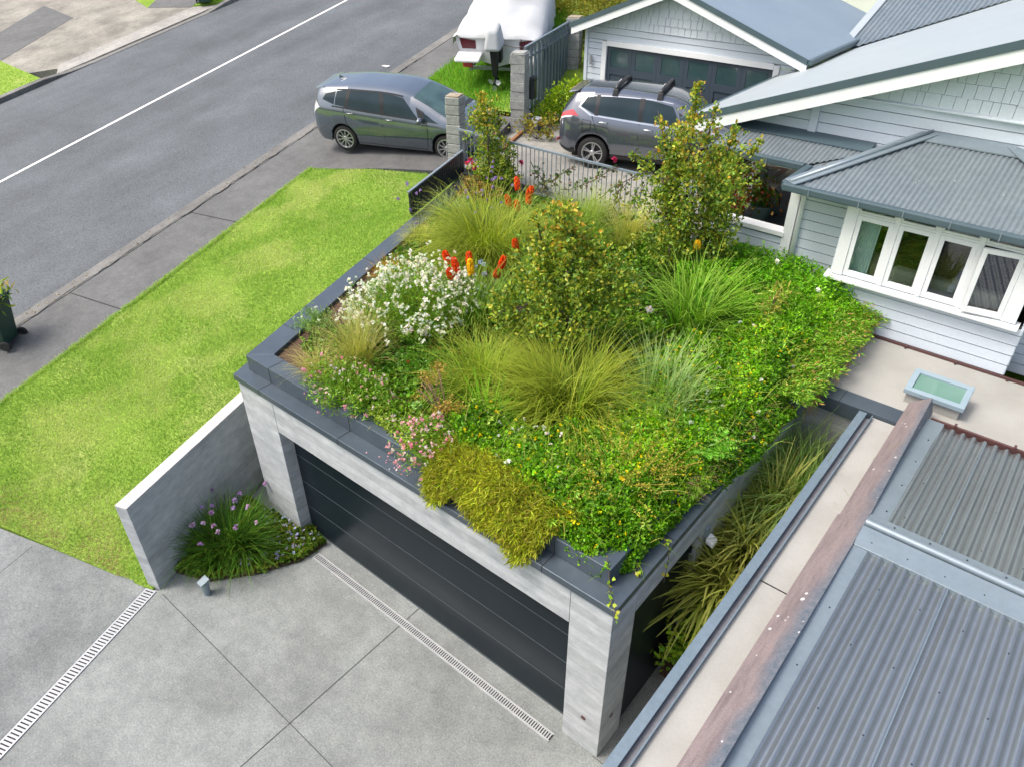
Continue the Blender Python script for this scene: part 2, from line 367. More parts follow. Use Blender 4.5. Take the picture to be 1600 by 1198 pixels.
# ------------------------------------------------------------------ foliage generators (numpy)
def nrm(a): return a/np.maximum(np.linalg.norm(a, axis=1, keepdims=True), 1e-9)
def pal(n, cols, jit=.18, rng=RNG, wts=None):
    cols = np.array(cols); i = rng.choice(len(cols), n, p=wts); b = cols[i]*(1+jit*rng.standard_normal((n, 1)))
    return np.clip(b*(1+.06*rng.standard_normal((n, 3))), .002, 1)
def wob(x, y, s=1.0, seed=0):
    r = np.random.default_rng(seed); o = 0
    for k in range(5):
        a, b, p = r.uniform(-3, 3, 3)*s*(1+.5*k); o = o+np.sin(a*x+b*y+p*3)/(1+.4*k)
    return o/3
class Fol:
    def __init__(s): s.V = []; s.Q = []; s.C = []; s.n = 0
    def put(s, V, Q, C): s.V.append(V); s.Q.append(Q+s.n); s.C.append(C); s.n += len(V)
    def leaves(s, P, D, L, W, C, fold=.18, rng=RNG, round_=False):
        n = len(P); D = nrm(D); R = rng.standard_normal((n, 3)); sd = nrm(np.cross(D, R)); upv = np.cross(sd, D)
        flip = np.where(upv[:, 2:3] < 0, -1, 1); upv = upv*flip; L = np.broadcast_to(L, n)[:, None]; W = np.broadcast_to(W, n)[:, None]
        if round_:                                                    # six-point leaf, folded along the midrib
            V = np.stack([P, P+D*L*.32+sd*W*.46+upv*W*fold, P+D*L*.74+sd*W*.40+upv*W*fold*.7, P+D*L-upv*L*.10, P+D*L*.74-sd*W*.40+upv*W*fold*.7, P+D*L*.32-sd*W*.46+upv*W*fold], 1).reshape(-1, 3)
            Q = (np.arange(n)[:, None, None]*6+np.array([[0, 1, 2, 3], [0, 3, 4, 5]])[None]).reshape(-1, 4); s.put(V, Q, np.repeat(C, 6, 0)); return s
        a = P; b = P+D*L*.48+sd*W*.5+upv*W*fold; c = P+D*L-upv*L*.12; d = P+D*L*.48-sd*W*.5+upv*W*fold
        V = np.stack([a, b, c, d], 1).reshape(-1, 3); Q = np.arange(n*4).reshape(n, 4)
        s.put(V, Q, np.repeat(C, 4, 0)); return s
    def blades(s, P, az, lean, L, W, droop, C, segs=4, tip=None, rng=RNG):
        n = len(P); az = np.broadcast_to(az, n); lean = np.broadcast_to(lean, n); L = np.broadcast_to(L, n); W = np.broadcast_to(W, n); droop = np.broadcast_to(droop, n)
        h = np.stack([np.cos(az), np.sin(az), np.zeros(n)], 1); sd = np.stack([-np.sin(az), np.cos(az), np.zeros(n)], 1)
        tw = rng.uniform(-.6, .6, n)[:, None]; p = P.copy(); rows = []; zc = np.array([0, 0, 1.0])
        for k in range(segs+1):
            t = k/segs; wd = (W*(1-.88*t**1.6))[:, None]*.5; sv = sd*np.cos(tw)+zc*np.sin(tw)*.5
            rows.append(np.stack([p+sv*wd, p-sv*wd], 1))
            th = lean+droop*(t**1.2)
            p = p+(h*np.sin(th)[:, None]+zc*np.cos(th)[:, None])*(L/segs)[:, None]
        V = np.stack(rows, 1).reshape(-1, 3); st = (segs+1)*2; q = []
        for k in range(segs): q.append(np.array([2*k, 2*k+1, 2*k+3, 2*k+2]))
        Q = (np.arange(n)[:, None, None]*st+np.stack(q)[None]).reshape(-1, 4)
        Cc = np.repeat(C[:, None, :], st, 1)
        if tip is not None:
            g = (np.arange(st)//2/segs)[None, :, None]**1.5; Cc = Cc*(1-g)+np.asarray(tip)[None, None, :]*g
        s.put(V, Q, Cc.reshape(-1, 3)); return s
    def stems(s, A, B, W, C, bend=.08, rng=RNG):
        n = len(A); Mid = (A+B)/2+rng.standard_normal((n, 3))*bend*np.linalg.norm(B-A, axis=1, keepdims=True)
        sd = nrm(np.cross(B-A, rng.standard_normal((n, 3))))*np.broadcast_to(W, n)[:, None]/2
        V = np.stack([A-sd, A+sd, Mid-sd*.8, Mid+sd*.8, B-sd*.5, B+sd*.5], 1).reshape(-1, 3)
        Q = (np.arange(n)[:, None, None]*6+np.array([[0, 1, 3, 2], [2, 3, 5, 4]])[None]).reshape(-1, 4)
        s.put(V, Q, np.repeat(C, 6, 0)); return s
    def balls(s, P, R, C, k=6, rng=RNG):
        """little flower heads: k petals facing every way"""
        n = len(P); PP = np.repeat(P, k, 0); D = rng.standard_normal((n*k, 3)); D[:, 2] += .5
        L = np.repeat(np.broadcast_to(R, n), k); return s.leaves(PP, D, L, L*.85, np.repeat(C, k, 0), rng=rng)
    def build(s, name, m, parent=None): return fast(name, np.concatenate(s.V), np.concatenate(s.Q), np.concatenate(s.C), m, parent)
def U(n, a, b, rng=RNG): return rng.uniform(a, b, n)
def inpoly(x, y, poly):
    ins = np.zeros(len(x), bool); m = len(poly)
    for i in range(m):
        x0, y0 = poly[i]; x1, y1 = poly[(i+1) % m]
        c = ((y0 > y) != (y1 > y)) & (x < (x1-x0)*(y-y0)/((y1-y0) or 1e-9)+x0); ins ^= c
    return ins
def scatter(poly, n, rng=RNG):
    p = np.array(poly); out = np.zeros((0, 2)); lo, hi = p.min(0), p.max(0)
    while len(out) < n:
        q = rng.uniform(lo, hi, (n*2, 2)); out = np.concatenate([out, q[inpoly(q[:, 0], q[:, 1], poly)]])
    return out[:n]
# ================================================================== THE SETTING
AZ = (-.115, .993)
def zr(x, y): return 3.1+.195*((x+12.1)*AZ[0]+(y-8.3)*AZ[1])          # plane of the sloping street
def line(x0, y0, s, ext=-.12):
    def f(y):
        c = min(max(y, -10), 20); return x0+s*(c-y0)+ext*(y-c)
    return f
KB, FP, CL, FK = line(-14.09, -1.02, -.150), line(-11.69, -2.02, -.1917), line(-21.15, 1.93, -.136), line(-27.15, 4.41, -.075)
YS = [-60, -40, -25, -15]+[y for y in np.arange(-10, 22, 1.0)]+[26, 32, 40, 55, 75]
def strip(fa, fb, dz, skirt=.3, ys=YS, top=None):
    """band of ground between two edge lines, with a downward skirt so its edges are real steps"""
    b = MB(); k = len(ys); t = top or zr
    for f, d in ((fa, -skirt), (fa, 0), (fb, 0), (fb, -skirt)):
        for y in ys: b.v.append((f(y), y, t(f(y), y)+dz+d))
    for r in range(3):
        for i in range(k-1): b.f.append((r*k+i, r*k+i+1, (r+1)*k+i+1, (r+1)*k+i))
    return b
# terrain sheet, lying under everything and running past the horizon
def terr(x, y):
    z = zr(x, y)-.55
    t = min(1, max(0, (x+9.5)/2.5))*min(1, max(0, (8.5-y)/5)); t = t*t*(3-2*t)
    z = z*(1-t)+min(z, -.35)*t
    return min(z, 3.0) if x > -11 and y > 5 else z
g = MB(); xs = [-900, -300, -120, -70, -45, -35, -30]+list(np.arange(-28, 22, 1.0))+[26, 34, 50, 90, 200, 900]
ysg = [-900, -300, -120, -70, -45, -30, -22]+list(np.arange(-18, 32, 1.0))+[36, 45, 60, 90, 160, 300, 900]
for y in ysg:
    for x in xs: g.v.append((x, y, max(-25, min(28, terr(x, y)))))
for j in range(len(ysg)-1):
    for i in range(len(xs)-1): q = j*len(xs)+i; g.f.append((q, q+1, q+len(xs)+1, q+len(xs)))
struct('terrain', g, 'turf', smooth=True)
rd = struct('road', strip(FK, KB, -.07), 'road')
MB_ = MB()
for i in range(len(YS)-1):
    y0, y1 = YS[i], YS[i+1]
    a, b_ = (CL(y0), y0), (CL(y1), y1)
    MB_.quad((a[0]-.065, y0, zr(*a)-.066), (a[0]+.065, y0, zr(*a)-.066), (b_[0]+.065, y1, zr(*b_)-.066), (b_[0]-.065, y1, zr(*b_)-.066))
MB_.build('centre_line', 'paint', rd)
struct('kerb', strip(KB, lambda y: KB(y)+.36, 0), 'kerb', bevel=.02)
struct('footpath', strip(lambda y: KB(y)+.375, FP, -.012), 'foot')
for k_, y in enumerate((-6.2, -2.9, .4, 3.7)):
    x0, x1 = KB(y)+.38, FP(y)-.02; d_ = .35
    MB().quad((x0, y, zr(x0, y)-.006), (x1, y+d_, zr(x1, y+d_)-.006), (x1, y+d_+.022, zr(x1, y+d_+.022)-.006), (x0, y+.022, zr(x0, y+.022)-.006)).build('joint', 'dark', bpy.data.objects['footpath'])
ck = MB(); rs = random.Random(3); pts = []
y = -9.0
while y < 13: pts.append((KB(y)+.345+rs.uniform(-.05, .04), y, rs.uniform(.004, .022))); y += rs.uniform(.08, .3)
for a, b_ in zip(pts[:-1], pts[1:]): ck.quad((a[0]-a[2], a[1], zr(a[0], a[1])+.004), (a[0]+a[2], a[1], zr(a[0], a[1])+.004), (b_[0]+b_[2], b_[1], zr(b_[0], b_[1])+.004), (b_[0]-b_[2], b_[1], zr(b_[0], b_[1])+.004))
ck.build('crack', 'dark', bpy.data.objects['kerb'])
# far side: kerb, driveway slab, verges
FK2 = lambda y: FK(y)-.28
def fkz(x, y):
    # kerb upstand drops across the vehicle crossing
    t = min(1, max(0, (y-6.2)/1.0))*min(1, max(0, (14.2-y)/1.2)); return zr(x, y)+.09*(1-t)-.05*t
struct('far_kerb', strip(FK2, FK, 0, top=fkz), 'kerb', bevel=.02)
def patch(name, m, pts, dz, res=None, skirt=.25, top=zr):
    b = MB(); b.poly([(x, y, top(x, y)+dz) for x, y in pts])
    n = len(pts)
    for i in range(n):
        (x0, y0), (x1, y1) = pts[i], pts[(i+1) % n]
        b.quad((x0, y0, top(x0, y0)+dz), (x1, y1, top(x1, y1)+dz), (x1, y1, top(x1, y1)+dz-skirt), (x0, y0, top(x0, y0)+dz-skirt))
    return struct(name, b, m)
patch('far_driveway', 'farconc', [(FK2(5.8)-1.75, 5.8), (FK2(6.9)-.6, 6.9), (FK2(6.9)-.01, 7.0), (FK2(13.8)-.01, 13.8), (-29.1, 13.1), (-31.2, 12.3), (-52, 17), (-52, 0), (-33, 5.9)], -.02)
patch('far_crossing_apron', 'apron', [(FK2(6.6)-.02, 6.6), (FK2(13.6)-.02, 13.6), (FK2(13.3)-1.0, 13.2), (FK2(7.2)-.9, 7.2)], -.012)
patch('far_path', 'foot', [(-31.2, 12.3), (-29.1, 13.1), (-29.9, 17), (-33, 22), (-37, 21), (-34, 15.6)], -.01)
patch('far_dark_slab', 'foot', [(-31.5, 6.3), (-34.5, 6.6), (-37, 10.5), (-33.6, 10.2)], -.012)
patch('far_verge_near', 'turf', [(FK2(-8)-.01, -8), (FK2(6.1)-.01, 6.1), (-31.4, 6.2), (-34, 5), (-45, -8)], .03)
patch('far_verge_beyond', 'turf', [(FK2(14.0)-.01, 14.0), (FK2(30)-.01, 30), (-40, 30), (-29.9, 17), (-29.1, 13.15)], .03)

# driveway: level court in front of the garage, rising to the street west of the drain line
L0 = np.array([-6.96, -2.20]); LD = np.array([.341, -.94])             # line of the wing wall and long drain
def zd(x, y):
    d = (x-L0[0])*-.94+(y-L0[1])*-.341; return max(0, d)*.19
dv = MB()
dv.poly([(-7.0, -2.23, 0), (-3.08, -13, 0), (9, -13, 0), (9, .0, 0), (9, 6.5, 0), (-.35, 6.5, 0), (-.35, .35, 0), (-7.4, .35, 0), (-6.6, -2.1, 0)])
struct('driveway', dv, 'drive')
dr = MB(); P = [(-6.83, -2.17), (-9.25, -3.18), (-11.45, -3.95), (-10.2, -11), (-9, -17), (-1.44, -17)]
dr.poly([(x, y, zd(x, y)+.004) for x, y in P]); struct('driveway_ramp', dr, 'drive')
# saw-cut control joints
jn = MB()
def joint(a, b, z0=.006, wd=.009):
    a = np.array(a); b = np.array(b); d = (b-a)/np.linalg.norm(b-a); n = np.array([-d[1], d[0]])*wd/2
    zz = lambda p: zd(*p)+z0
    q = [a-n, a+n, b+n, b-n]; jn.quad(*[(p[0], p[1], (zz(p) if z0 > .007 else z0)) for p in q])
joint((-6.5, -2.1), (1.5, -2.2)); joint((-3.3, .28), (-3.3, -2.17)); joint((-3.3, -2.18), (-3.3, -9)); joint((-.05, -.02), (3, -.05)); joint((1.5, -2.2), (9, -2.25))
jn2 = jn; jn = MB(); joint((-8.6, -3.0), (-7.3, -6.9), .011); jn2.add(jn.v, jn.f)
struct('control_joints', jn2, 'kerbdark')

# lawn bank between footpath and garage
def lawn_in(t):                                                     # inner edge: wing wall, garage side, fence
    pts = [(-6.68, -2.15, .02), (-7.2, -.6, .75), (-7.75, .5, 1.35), (-7.6, 2.7, 2.0), (-8.55, 5.4, 2.75), (-9.35, 7.75, 3.08)]
    ys = [p[1] for p in pts]; y = -2.15+t*(7.75+2.15)
    return tuple(np.interp(y, ys, [p[k] for p in pts]) for k in range(3))
def lawn_out(t):
    y = -3.95+t*(6.55+3.95); x = FP(y)+.01; return (x, y, zr(x, y)+.02)
def lawn_pt(s, t):
    a, b = np.array(lawn_in(t)), np.array(lawn_out(t)); p = a*(1-s)+b*s
    front = np.array([a[0]*(1-s)+b[0]*s, 0, 0])
    p[2] = a[2]*(1-s)+b[2]*s - .18*math.sin(math.pi*s)*(t*(1-t)*2)
    if t < .12:                                                     # front edge meets the ramp
        zz = zd(p[0], p[1])+.03; p[2] = zz*(1-t/.12)+p[2]*(t/.12)
    if t > .86:
        k = min(1, max(0, (p[0]-FP(p[1]))/3.9)*2.2); k2 = (t-.86)/.14
        p[2] = p[2]*(1-k2)+((zr(p[0], p[1])-.008)*(1-k)+zc(p[0], p[1])*k+.03)*k2
    return p
def zc(x, y): return 3.12+.13*(y-8.0)+.02*(x+11)
lw = MB(); ns, ntt = 26, 40
for j in range(ntt+1):
    for i in range(ns+1):
        p = lawn_pt(i/ns, j/ntt); lw.v.append((p[0], p[1], p[2]+.02*float(wob(p[0], p[1], .9, 3))))
for j in range(ntt):
    for i in range(ns): q = j*(ns+1)+i; lw.f.append((q, q+ns+1, q+ns+2, q+1))
def skirt(b, loop, d=.45):
    k = len(b.v); b.v += [(b.v[i][0], b.v[i][1], b.v[i][2]-d) for i in loop]
    for i in range(len(loop)): j = (i+1) % len(loop); b.f.append((loop[i], loop[j], k+j, k+i))
w1 = ns+1; skirt(lw, list(range(w1))+[j*w1+ns for j in range(1, ntt+1)]+[ntt*w1+i for i in range(ns-1, -1, -1)]+[j*w1 for j in range(ntt-1, 0, -1)])
struct('lawn', lw, 'turf', smooth='auto')

# vehicle crossing where the car is parked, neighbour's driveway, boat verge
def zc(x, y): return 3.12+.13*(y-8.0)+.02*(x+11)
cr = MB(); C_ = [(FP(6.6)+.01, 6.58), (-9.42, 8.05), (-10.55, 11.25), (FP(10.7)+.01, 10.7)]
nu = 8
for j in range(nu+1):
    for i in range(nu+1):
        s_, t_ = i/nu, j/nu
        a = np.array(C_[0])*(1-t_)+np.array(C_[3])*t_; b = np.array(C_[1])*(1-t_)+np.array(C_[2])*t_; p = a*(1-s_)+b*s_
        k = min(1, s_*2.2); cr.v.append((p[0], p[1], (zr(*p)-.008)*(1-k)+zc(*p)*k))
for j in range(nu):
    for i in range(nu): q = j*(nu+1)+i; cr.f.append((q, q+1, q+nu+2, q+nu+1))
w1 = nu+1; skirt(cr, list(range(w1))+[j*w1+nu for j in range(1, nu+1)]+[nu*w1+i for i in range(nu-1, -1, -1)]+[j*w1 for j in range(nu-1, 0, -1)])
struct('vehicle_crossing', cr, 'crossing', smooth='auto')
nd = MB(); nd.prism([(-9.55, 8.08), (-1.6, 8.08), (-1.6, 9.0), (-1.2, 9.0), (-1.2, 14.5), (-12.1, 15.5), (-10.6, 11.3)], 2.9, 3.25)
struct('neighbour_driveway', nd, 'pave')
vg = MB(); V_ = [(FP(10.75)+.01, 10.75), (-10.75, 11.35), (-14.2, 21.5), (-20, 34), (FP(34)+.01, 34), (FP(20)+.01, 20)]
def zv(x, y): return zr(x, y)+.03
vv = MB(); vv.poly([(x, y, zv(x, y) if x < -12 else zc(x, y)+.06) for x, y in V_]); struct('boat_verge', vv, 'turf')

# ================================================================== THE GARAGE
BX = lambda y: -6.62-.3565*(y-.19)                                  # skewed boundary side of the garage
G = thing('garage', 'board-formed concrete garage with charcoal sectional door and planted green roof', 'garage', (0, 0, 0))
box('column', 'conc', (-.53, 0, 0, .5, 0, 2.76), G, bevel=.006)
box('column', 'conc', (-6.66, -5.83, 0, .5, 0, 2.76), G, bevel=.006)
box('lintel', 'conc', (-5.822, -.538, .003, .3, 2.185, 2.76), G)
box('lintel', 'conc', (-.30, -.004, .508, 2.0, 2.3, 2.76), G)
box('side_wall', 'conc', (-.32, -.003, 2.008, 8.0, -.2, 2.76), G)
MB().prism([(-6.64, .52), (-6.3, .52), (BX(8)+.32, 8.0), (BX(8)+.02, 8.0), (BX(.52)+.0, .52)], .0, 2.75).build('boundary_wall', 'conc2', G)
box('rear_wall', 'conc2', (BX(7.7), -.4, 7.72, 7.98, 0, 2.75), G)
box('ceiling_slab', 'conc2', (-6.4, -.35, .32, 7.7, 2.55, 2.74), G)
d = box('garage_door', 'door', (-5.82, -.54, .2, .25, .02, 2.2), G)
for z in (.56, 1.10, 1.64): MB().box(-5.82, -.54, .196, .1995, z-.006, z+.006).build('panel_joint', 'line', d)
box('bottom_seal', 'line', (-5.82, -.54, .19, .24, .0, .019), d)
sdoor = box('side_door', 'door', (-.10, -.06, .56, 1.92, .02, 2.29), G)
hd = MB(); hd.tube([(-.055, 1.78, 1.02), (-.02, 1.78, 1.02), (-.02, 1.66, 1.02)], .011); hd.box(-.06, -.05, 1.75, 1.81, .94, 1.1); hd.build('handle', 'trim', sdoor)
for z in (.25, 1.0, 2.0): MB().tube([(-.05, 1.93, z), (-.05, 1.93, z+.1)], .014).build('hinge', 'trim', sdoor)
b = MB(); b.box(-.40, -.335, -.003, 0, .80, .86) if 0 else None
for c, ax in (((-.24, -.001, .62), 'y'), ((.001, .24, .62), 'x')):
    MB().lathe([(.0, -.004 if ax == 'y' else .004), (.034, -.004 if ax == 'y' else .004), (.036, .0)], c, ax, 14).build('tie_hole', 'brown', G)
# roof edge: overhanging ledge with fascia, then an upstand kerb round the planting bed (mitred flashings)
def ring(name, outer, inner, z0, z1, m, parent, seams=()):
    b = MB(); n = len(outer)
    for i in range(n-1):
        b.hexa([(*outer[i], z0), (*outer[i+1], z0), (*inner[i+1], z0), (*inner[i], z0)], [(*outer[i], z1), (*outer[i+1], z1), (*inner[i+1], z1), (*inner[i], z1)])
    return b.build(name, m, parent, bevel=.006)
lo = [(BX(8.0)-.02, 8.0), (-6.69, -.035), (.035, -.035), (.035, 5.02)]
li = [(BX(8.0)+.30, 8.0), (-6.33, .40), (-.33, .40), (-.33, 5.02)]
ledge = ring('roof_ledge', lo, li, 2.762, 2.862, 'cap', G)
ko = [(BX(8.0)-.005, 8.0), (-6.605, .19), (-.19, .19), (-.19, 4.3), (.22, 4.3), (.22, 7.55)]
ki = [(BX(8.0)+.34, 7.9), (-6.30, .47), (-.47, .47), (-.47, 4.55), (-.05, 4.55), (-.05, 7.55)]
kerbr = ring('planter_upstand', ko, ki, 2.865, 3.115, 'cap', G)
for x in (-6.05, -4.3, -2.45, -.9):
    MB().box(x-.004, x+.004, -.038, .188, 2.8635, 2.8655).build('seam', 'dark', ledge); MB().box(x-.004, x+.004, -.0375, -.0355, 2.765, 2.862).build('seam', 'dark', ledge)
    MB().box(x-.004, x+.004, .1865, .189, 2.87, 3.112).build('seam', 'dark', kerbr); MB().box(x-.004, x+.004, .19, .46, 3.1165, 3.118).build('seam', 'dark', kerbr)
for y in (1.2, 3.2): MB().box(-.188, .036, y-.004, y+.004, 2.8635, 2.8655).build('seam', 'dark', ledge); MB().box(-.1895, -.187, y-.004, y+.004, 2.87, 3.112).build('seam', 'dark', kerbr)
for y in (1.1, 3.5, 5.9): x = BX(y); MB().box(x, x+.32, y-.004, y+.004, 3.1165, 3.118).build('seam', 'dark', kerbr)
sl_ = MB().prism([(-6.34, .48), (-.46, .48), (-.46, 4.56), (.21, 4.56), (.21, 7.5), (-1.5, 7.5), (-1.5, 7.9), (BX(7.9)+.3, 7.9)], 2.87, 3.05)
soil = struct('planting_bed_soil', sl_, 'soil')
st = MB().box(-7.15, -6.86, .28, .62, 1.4, 2.30); o = st.build('stone_post', 'stone', None, bevel=.02)
tag(o, 'short dark stone post standing behind the left end of the garage roof edge', 'post')

# wing wall beside the court
ww = thing('garden_wall', 'grey board-formed concrete wing wall between lawn and concrete court', 'wall', (-7.1, -.8, 0))
a0, a1 = np.array([-6.60, -2.08]), np.array([-7.62, .66]); nn = np.array([-.937, -.349])*.21
MB().prism([tuple(a0), tuple(a1), tuple(a1+nn), tuple(a0+nn)], -.3, 1.69).build('wall_body', 'conc', ww, bevel=.006)
MB().prism([tuple(a0+nn*.0-.002), tuple(a1), tuple(a1+nn), tuple(a0+nn)], 1.692, 1.712).build('wall_top', 'wallcap', ww, bevel=.005)

# channel drains
def drain(a, b, label, wd=.125, pitch=.036, hw=.0095):
    a = np.array(a); b = np.array(b); L = np.linalg.norm(b-a); u = (b-a)/L; n = np.array([-u[1], u[0]])
    t = thing('channel_drain', label, 'drain', (a[0], a[1], 0), 'steel channel drains set in the concrete')
    P = lambda s, q, h: (a[0]+u[0]*s+n[0]*q, a[1]+u[1]*s+n[1]*q, h)
    ch = MB()
    ch.hexa([P(0, -wd/2, -.05), P(L, -wd/2, -.05), P(L, wd/2, -.05), P(0, wd/2, -.05)], [P(0, -wd/2, .009), P(L, -wd/2, .009), P(L, wd/2, .009), P(0, wd/2, .009)])
    ch.build('channel', 'dark', t)
    gr = MB()
    for q in (-wd/2+.008, wd/2-.008):
        gr.hexa([P(0, q-.012, 0), P(L, q-.012, 0), P(L, q+.012, 0), P(0, q+.012, 0)], [P(0, q-.012, .016), P(L, q-.012, .016), P(L, q+.012, .016), P(0, q+.012, .016)])
    k = int(L/pitch)
    for i in range(k+1):
        s = (i+.25)*L/(k+1)
        gr.hexa([P(s-hw, -wd/2+.02, 0), P(s+hw, -wd/2+.02, 0), P(s+hw, wd/2-.02, 0), P(s-hw, wd/2-.02, 0)], [P(s-hw, -wd/2+.02, .0145), P(s+hw, -wd/2+.02, .0145), P(s+hw, wd/2-.02, .0145), P(s-hw, wd/2-.02, .0145)])
    gr.build('grate', 'steel', t)
drain((-5.31, -.14), (-.58, -.16), 'slotted steel drain running along the foot of the garage door')
drain((-6.70, -2.17), (-4.2, -9.05), 'slotted steel drain running out from the end of the wing wall', .185, .05, .0155)
# garden light
gl_ = thing('garden_light', 'small grey cylindrical garden light with slanted cap at bed edge', 'light', (-5.98, -1.66, 0))
MB().lathe([(.0, 0), (.05, 0), (.054, .02), (.07, .25), (.0, .26)], (-5.98, -1.66, 0), 'z', 18).build('housing', 'lightgrey', gl_, smooth='auto')
MB().hexa([(-6.04, -1.73, .25), (-5.92, -1.73, .25), (-5.92, -1.59, .25), (-6.04, -1.59, .25)], [(-6.045, -1.735, .275), (-5.915, -1.735, .275), (-5.915, -1.585, .315), (-6.045, -1.585, .315)]).build('cap', 'lightgrey', gl_, bevel=.006)

# concrete wall across the end of the side strip, capped with charcoal flashing
rw = thing('end_wall', 'concrete wall closing the planted side strip, capped in charcoal metal', 'wall', (.8, 5.1, 0))
box('wall_body', 'conc2', (-.02, 2.6, 5.03, 5.25, -.2, 2.63), rw)
box('capping', 'cap', (.06, 1.9, 4.985, 5.31, 2.635, 2.862), rw, bevel=.006)
box('joint_strip', 'beige', (.405, .43, 5.022, 5.034, 0, 2.62), rw)
sm = MB().box(.50, .508, 4.98, 5.312, 2.8635, 2.8655); sm.build('seam', 'dark', rw)

# ================================================================== LOW BUILDING ON THE RIGHT
LB = thing('low_building', 'low flat-roofed building with grey corrugated roof and weathered copper edge', 'building', (2.5, 1.5, 0))
box('wall', 'conc2', (1.02, 4.6, -6.5, 5.0, -.2, 2.6), LB)
MB().poly([(.97, -6.6, 2.805), (1.5, -6.6, 2.805), (1.5, 4.975, 2.805), (.97, 4.975, 2.805)]).build('edge_membrane', 'beige', LB)
ln = MB().box(.98, 1.3, 1.318, 1.332, 2.806, 2.810); ln.build('membrane_joint', 'dark', LB)
gt = MB()
gt.box(.835, .85, -6.6, 4.93, 2.66, 2.868); gt.box(.835, .985, -6.6, 4.93, 2.64, 2.655); gt.box(.97, .985, -6.6, 4.93, 2.658, 2.868)
gt.build('gutter', 'gutter', LB, bevel=.003)
gi = MB(); gi.box(.852, .968, -6.6, 4.92, 2.656, 2.80); gi.build('gutter_lining', 'gutterin', LB)
gi = MB(); gi.box(.80, .905, -6.6, 4.93, 2.855, 2.872); gi.build('gutter_lip', 'gutter', LB, bevel=.003)
cp = MB()
for y0, y1 in ((-6.6, 2.685), (2.69, 5.45)):
    cp.hexa([(1.305, y0, 2.81), (1.60, y0, 2.9), (1.60, y1, 2.9), (1.305, y1, 2.81)], [(1.305, y0, 2.93), (1.60, y0, 3.13), (1.53 if y1 > 3 else 1.60, y1, 3.13), (1.285, y1, 2.93)])
cp.build('copper_edging', 'copper', LB, bevel=.004)
def corr(name, m, parent, x0, x1, ylo, yhi, zf, pitch=.095, amp=.013, axis='x', prof=None, ny=1):
    """corrugated sheet: ribs run along y (axis 'x' = wave across x)"""
    n = max(2, int((x1-x0)/pitch*10)); b = MB(); cnt = 0
    fl = lambda f, x: f(x) if callable(f) else f
    for i in range(n+1):
        x = x0+(x1-x0)*i/n; a, e = fl(ylo, x), fl(yhi, x); wv = math.cos(2*math.pi*(x-x0)/pitch); wv = math.copysign(abs(wv)**.85, wv)
        for k in range(ny+1):
            y = a+(e-a)*k/ny; p = (x, y) if axis == 'x' else (y, x); b.v.append((*p, zf(*p)+amp*wv))
    for i in range(n):
        for k in range(ny): q = i*(ny+1)+k; b.f.append((q, q+ny+1, q+ny+2, q+1))
    return b.build(name, m, parent, smooth=True)
zn = lambda x, y: 3.085+.03*(y-2.2)
zb = lambda x, y: 3.10-.075*(y-2.6)
corr('corrugated_roof', 'roof', LB, 1.75, 4.9, -6.6, 2.2, zn, .128, .024)
corr('corrugated_roof', 'roof', LB, 1.78, 4.9, 2.62, 5.2, zb, .128, .024)
MB().hexa([(1.60, -6.6, 2.78), (1.76, -6.6, 2.78), (1.76, 2.2, 3.045), (1.60, 2.2, 3.045)], [(1.60, -6.6, 2.83), (1.76, -6.6, 2.83), (1.76, 2.2, 3.095), (1.60, 2.2, 3.095)]).build('side_flashing', 'flash', LB)
MB().hexa([(1.58, 2.2, 3.05), (1.79, 2.2, 3.05), (1.79, 5.24, 2.86), (1.55, 5.24, 2.86)], [(1.58, 2.2, 3.12), (1.79, 2.2, 3.12), (1.79, 5.24, 2.93), (1.55, 5.24, 2.93)]).build('side_flashing', 'flash', LB)
rf = MB(); rf.hexa([(1.60, 2.14, 3.06), (4.9, 2.14, 3.06), (4.9, 2.46, 3.1), (1.60, 2.46, 3.1)], [(1.60, 2.14, 3.112), (4.9, 2.14, 3.112), (4.9, 2.42, 3.165), (1.60, 2.42, 3.165)])
rf.build('step_flashing', 'flash', LB, bevel=.004)
MB().tube([(1.60, 2.52, 3.135), (4.9, 2.52, 3.135)], .052, 14).build('ridge_roll', 'flash', LB, smooth='auto')
MB().hexa([(1.60, 2.56, 3.05), (4.9, 2.56, 3.05), (4.9, 2.7, 3.07), (1.60, 2.7, 3.07)], [(1.60, 2.56, 3.135), (4.9, 2.56, 3.135), (4.9, 2.7, 3.118), (1.60, 2.7, 3.118)]).build('ridge_roll', 'flash', LB)
for x in (2.53, 3.40, 4.27): MB().hexa([(x, -6.6, zn(x, -6.6)+.012), (x+.012, -6.6, zn(x, -6.6)+.012), (x+.012, 2.14, zn(x, 2.14)+.012), (x, 2.14, zn(x, 2.14)+.012)], [(x, -6.6, zn(x, -6.6)+.021), (x+.012, -6.6, zn(x, -6.6)+.021), (x+.012, 2.14, zn(x, 2.14)+.021), (x, 2.14, zn(x, 2.14)+.021)]).build('sheet_lap', 'gutter', LB)
for x in (2.3, 3.17): MB().hexa([(x, 2.72, zb(x, 2.72)+.012), (x+.012, 2.72, zb(x, 2.72)+.012), (x+.012, 5.18, zb(x, 5.18)+.012), (x, 5.18, zb(x, 5.18)+.012)], [(x, 2.72, zb(x, 2.72)+.021), (x+.012, 2.72, zb(x, 2.72)+.021), (x+.012, 5.18, zb(x, 5.18)+.021), (x, 5.18, zb(x, 5.18)+.021)]).build('sheet_lap', 'gutter', LB)
SCREW = MB().lathe([(.0, .012), (.008, .010), (.01, 0)], (0, 0, 0), 'z', 8).build('roof_screw', 'trim', LB); nsc = [0]
